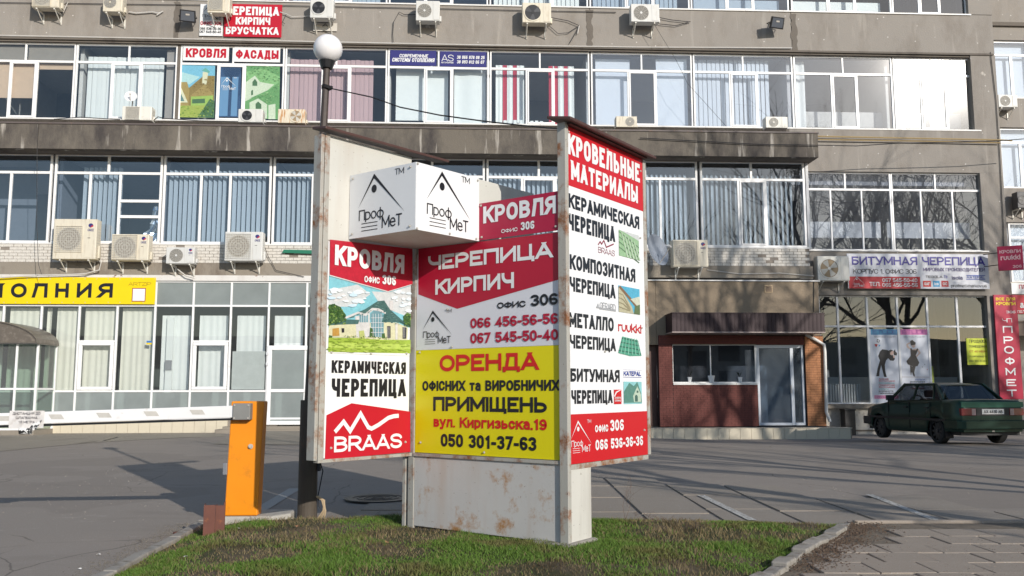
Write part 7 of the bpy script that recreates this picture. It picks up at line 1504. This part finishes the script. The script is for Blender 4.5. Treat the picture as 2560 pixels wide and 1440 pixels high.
weed((1440, 1345), .09, 8, 'low dry stalks around the stand leg', .16, seed=3); weed((1650, 1305), .09, 9, 'low dry stalks at the back edge of the grass right of the leg', .22, seed=9); weed((960, 1296), .06, 8, 'low dry stalks behind the middle of the stand', .25, seed=6)
ML = pbr('dead_leaf', (.32, .17, .09), .7); MPp = pbr('litter_paper', (.7, .68, .64), .7)
rs = random.Random(12)
def litter(name, px, mt, size, label, cat, z=.09):
    x, y = gp(*px, z); m = MB(); n_ = 6; pts = [(x+size*math.cos(2*math.pi*k/n_)*rs.uniform(.5, 1), y+size*.7*math.sin(2*math.pi*k/n_)*rs.uniform(.5, 1), z+rs.uniform(.0, size*.6)) for k in range(n_)]; m.add([(x, y, z+size*.2)]+pts, [(0, 1+k, 1+(k+1) % n_) for k in range(n_)]); tag(ob(name, m, mt), label, cat)
for px, lb in (((745, 1318), 'pale curled dead leaf in the brown patch behind the grass'), ((968, 1357), 'reddish dead leaf in the middle of the lawn'), ((1340, 1349), 'small pale leaf below the rusty sheet, right half')): litter('dead_leaf', px, ML, .035, lb, 'leaf')
for px, z, lb in (((464, 1392), .07, 'pale flat stone near the left kerb in the grass'), ((600, 1322), .09, 'small pale stone in the grass below the barrier footing'), ((1277, 1374), .09, 'tiny white scrap in the grass right of the centre'), ((1832, 1322), .09, 'tiny white scrap near the back of the grass, right side')): litter('litter_scrap', px, MPp, .022 if px[0] < 700 else .012, lb, 'scrap', z)
for px, lb in (((200, 1424), 'twisted white scrap on the asphalt at the bottom left'), ((246, 1387), 'small pale pebble on the asphalt at the lower left'), ((500, 1106), 'tiny white scrap on the far asphalt')): litter('litter_scrap', px, MPp, .02, lb, 'scrap', .006)
m = MB(); a = gp(437, 1338); m.slab([(a[0], a[1]), (a[0]+.10, a[1]+.10), (a[0]+.07, a[1]+.13), (a[0]-.03, a[1]+.03)], .0, .025); tag(ob('broken_brick', m, M_RP, bevel=.004), 'dark broken brick piece lying by the left kerb', 'brick')
def debris(name, n_, fx, size, mat, label, cat, seed):
    rs = random.Random(seed); m = MB()
    for _ in range(n_):
        x, y, z = fx(rs); s_ = size*rs.uniform(.4, 1.3); a = rs.uniform(0, 6.28); P = [(x+s_*math.cos(a+2.1*k), y+s_*math.sin(a+2.1*k)*rs.uniform(.6, 1), z) for k in range(3)]; m.add(P+[(x, y, z+s_*rs.uniform(.3, .8))], [(0, 1, 3), (1, 2, 3), (2, 0, 3)])
    return tag(ob(name, m, mat), label, cat, kind='stuff')
KP = [OUT[i] for i in (19, 18, 17, 16, 15)]
def near(P, sp_, off=0):
    def f(rs):
        i = rs.randrange(len(P)-1); t = rs.random(); return P[i][0]+(P[i+1][0]-P[i][0])*t+off+abs(rs.gauss(0, sp_)), P[i][1]+(P[i+1][1]-P[i][1])*t+rs.gauss(0, sp_*.5), .036
    return f
debris('dry_debris', 2600, near(KP, .17, .06), .011, pbr('earth_crumbs', (.09, .06, .04), .95, var=.5, sc=40), 'brown earth crumbs and dead leaves lying along the broken kerb', 'debris', 3)
debris('grit', 1500, lambda rs: (rs.uniform(2.4, 5.4), rs.uniform(6, 8.35), .036), .006, pbr('grit_stone', (.20, .17, .14), .9, var=.5, sc=40), 'fine grit scattered over the slab pavement', 'grit', 4)
KL = [OUT[i] for i in range(0, 7)]
debris('road_grit', 1300, lambda rs: (lambda p: (p[0]-.16-abs(rs.gauss(0, .12)), p[1]+.04, .004))(near(KL, .03)(rs)), .007, pbr('road_grit', (.17, .15, .12), .9, var=.5, sc=40), 'loose grit gathered along the left kerb on the asphalt', 'grit', 5)
debris('yard_grit', 1600, lambda rs: (rs.uniform(-7, 6), rs.uniform(8.7, 16), .004), .010, pbr('yard_grit', (.30, .27, .23), .9, var=.5, sc=40), 'small stones and grit scattered over the asphalt yard', 'grit', 6)
# opposite low building, seen only in reflections
OB = thing('opposite_building', frame(0, -48, 0, 0), 'low pale building across the street, only seen in window reflections', 'building')
m = MB(); m.box(-70, 70, -6, 0, 0, 7.5); ob('wall', m, M_CON, OB); m = MB(); [m.box(-68+4*k, -65.5+4*k, 0.01, .06, 1+3.2*j, 3+3.2*j) for k in range(34) for j in range(2)]; stuff(ob('window_row', m, M_FAN, OB))
build_texts()
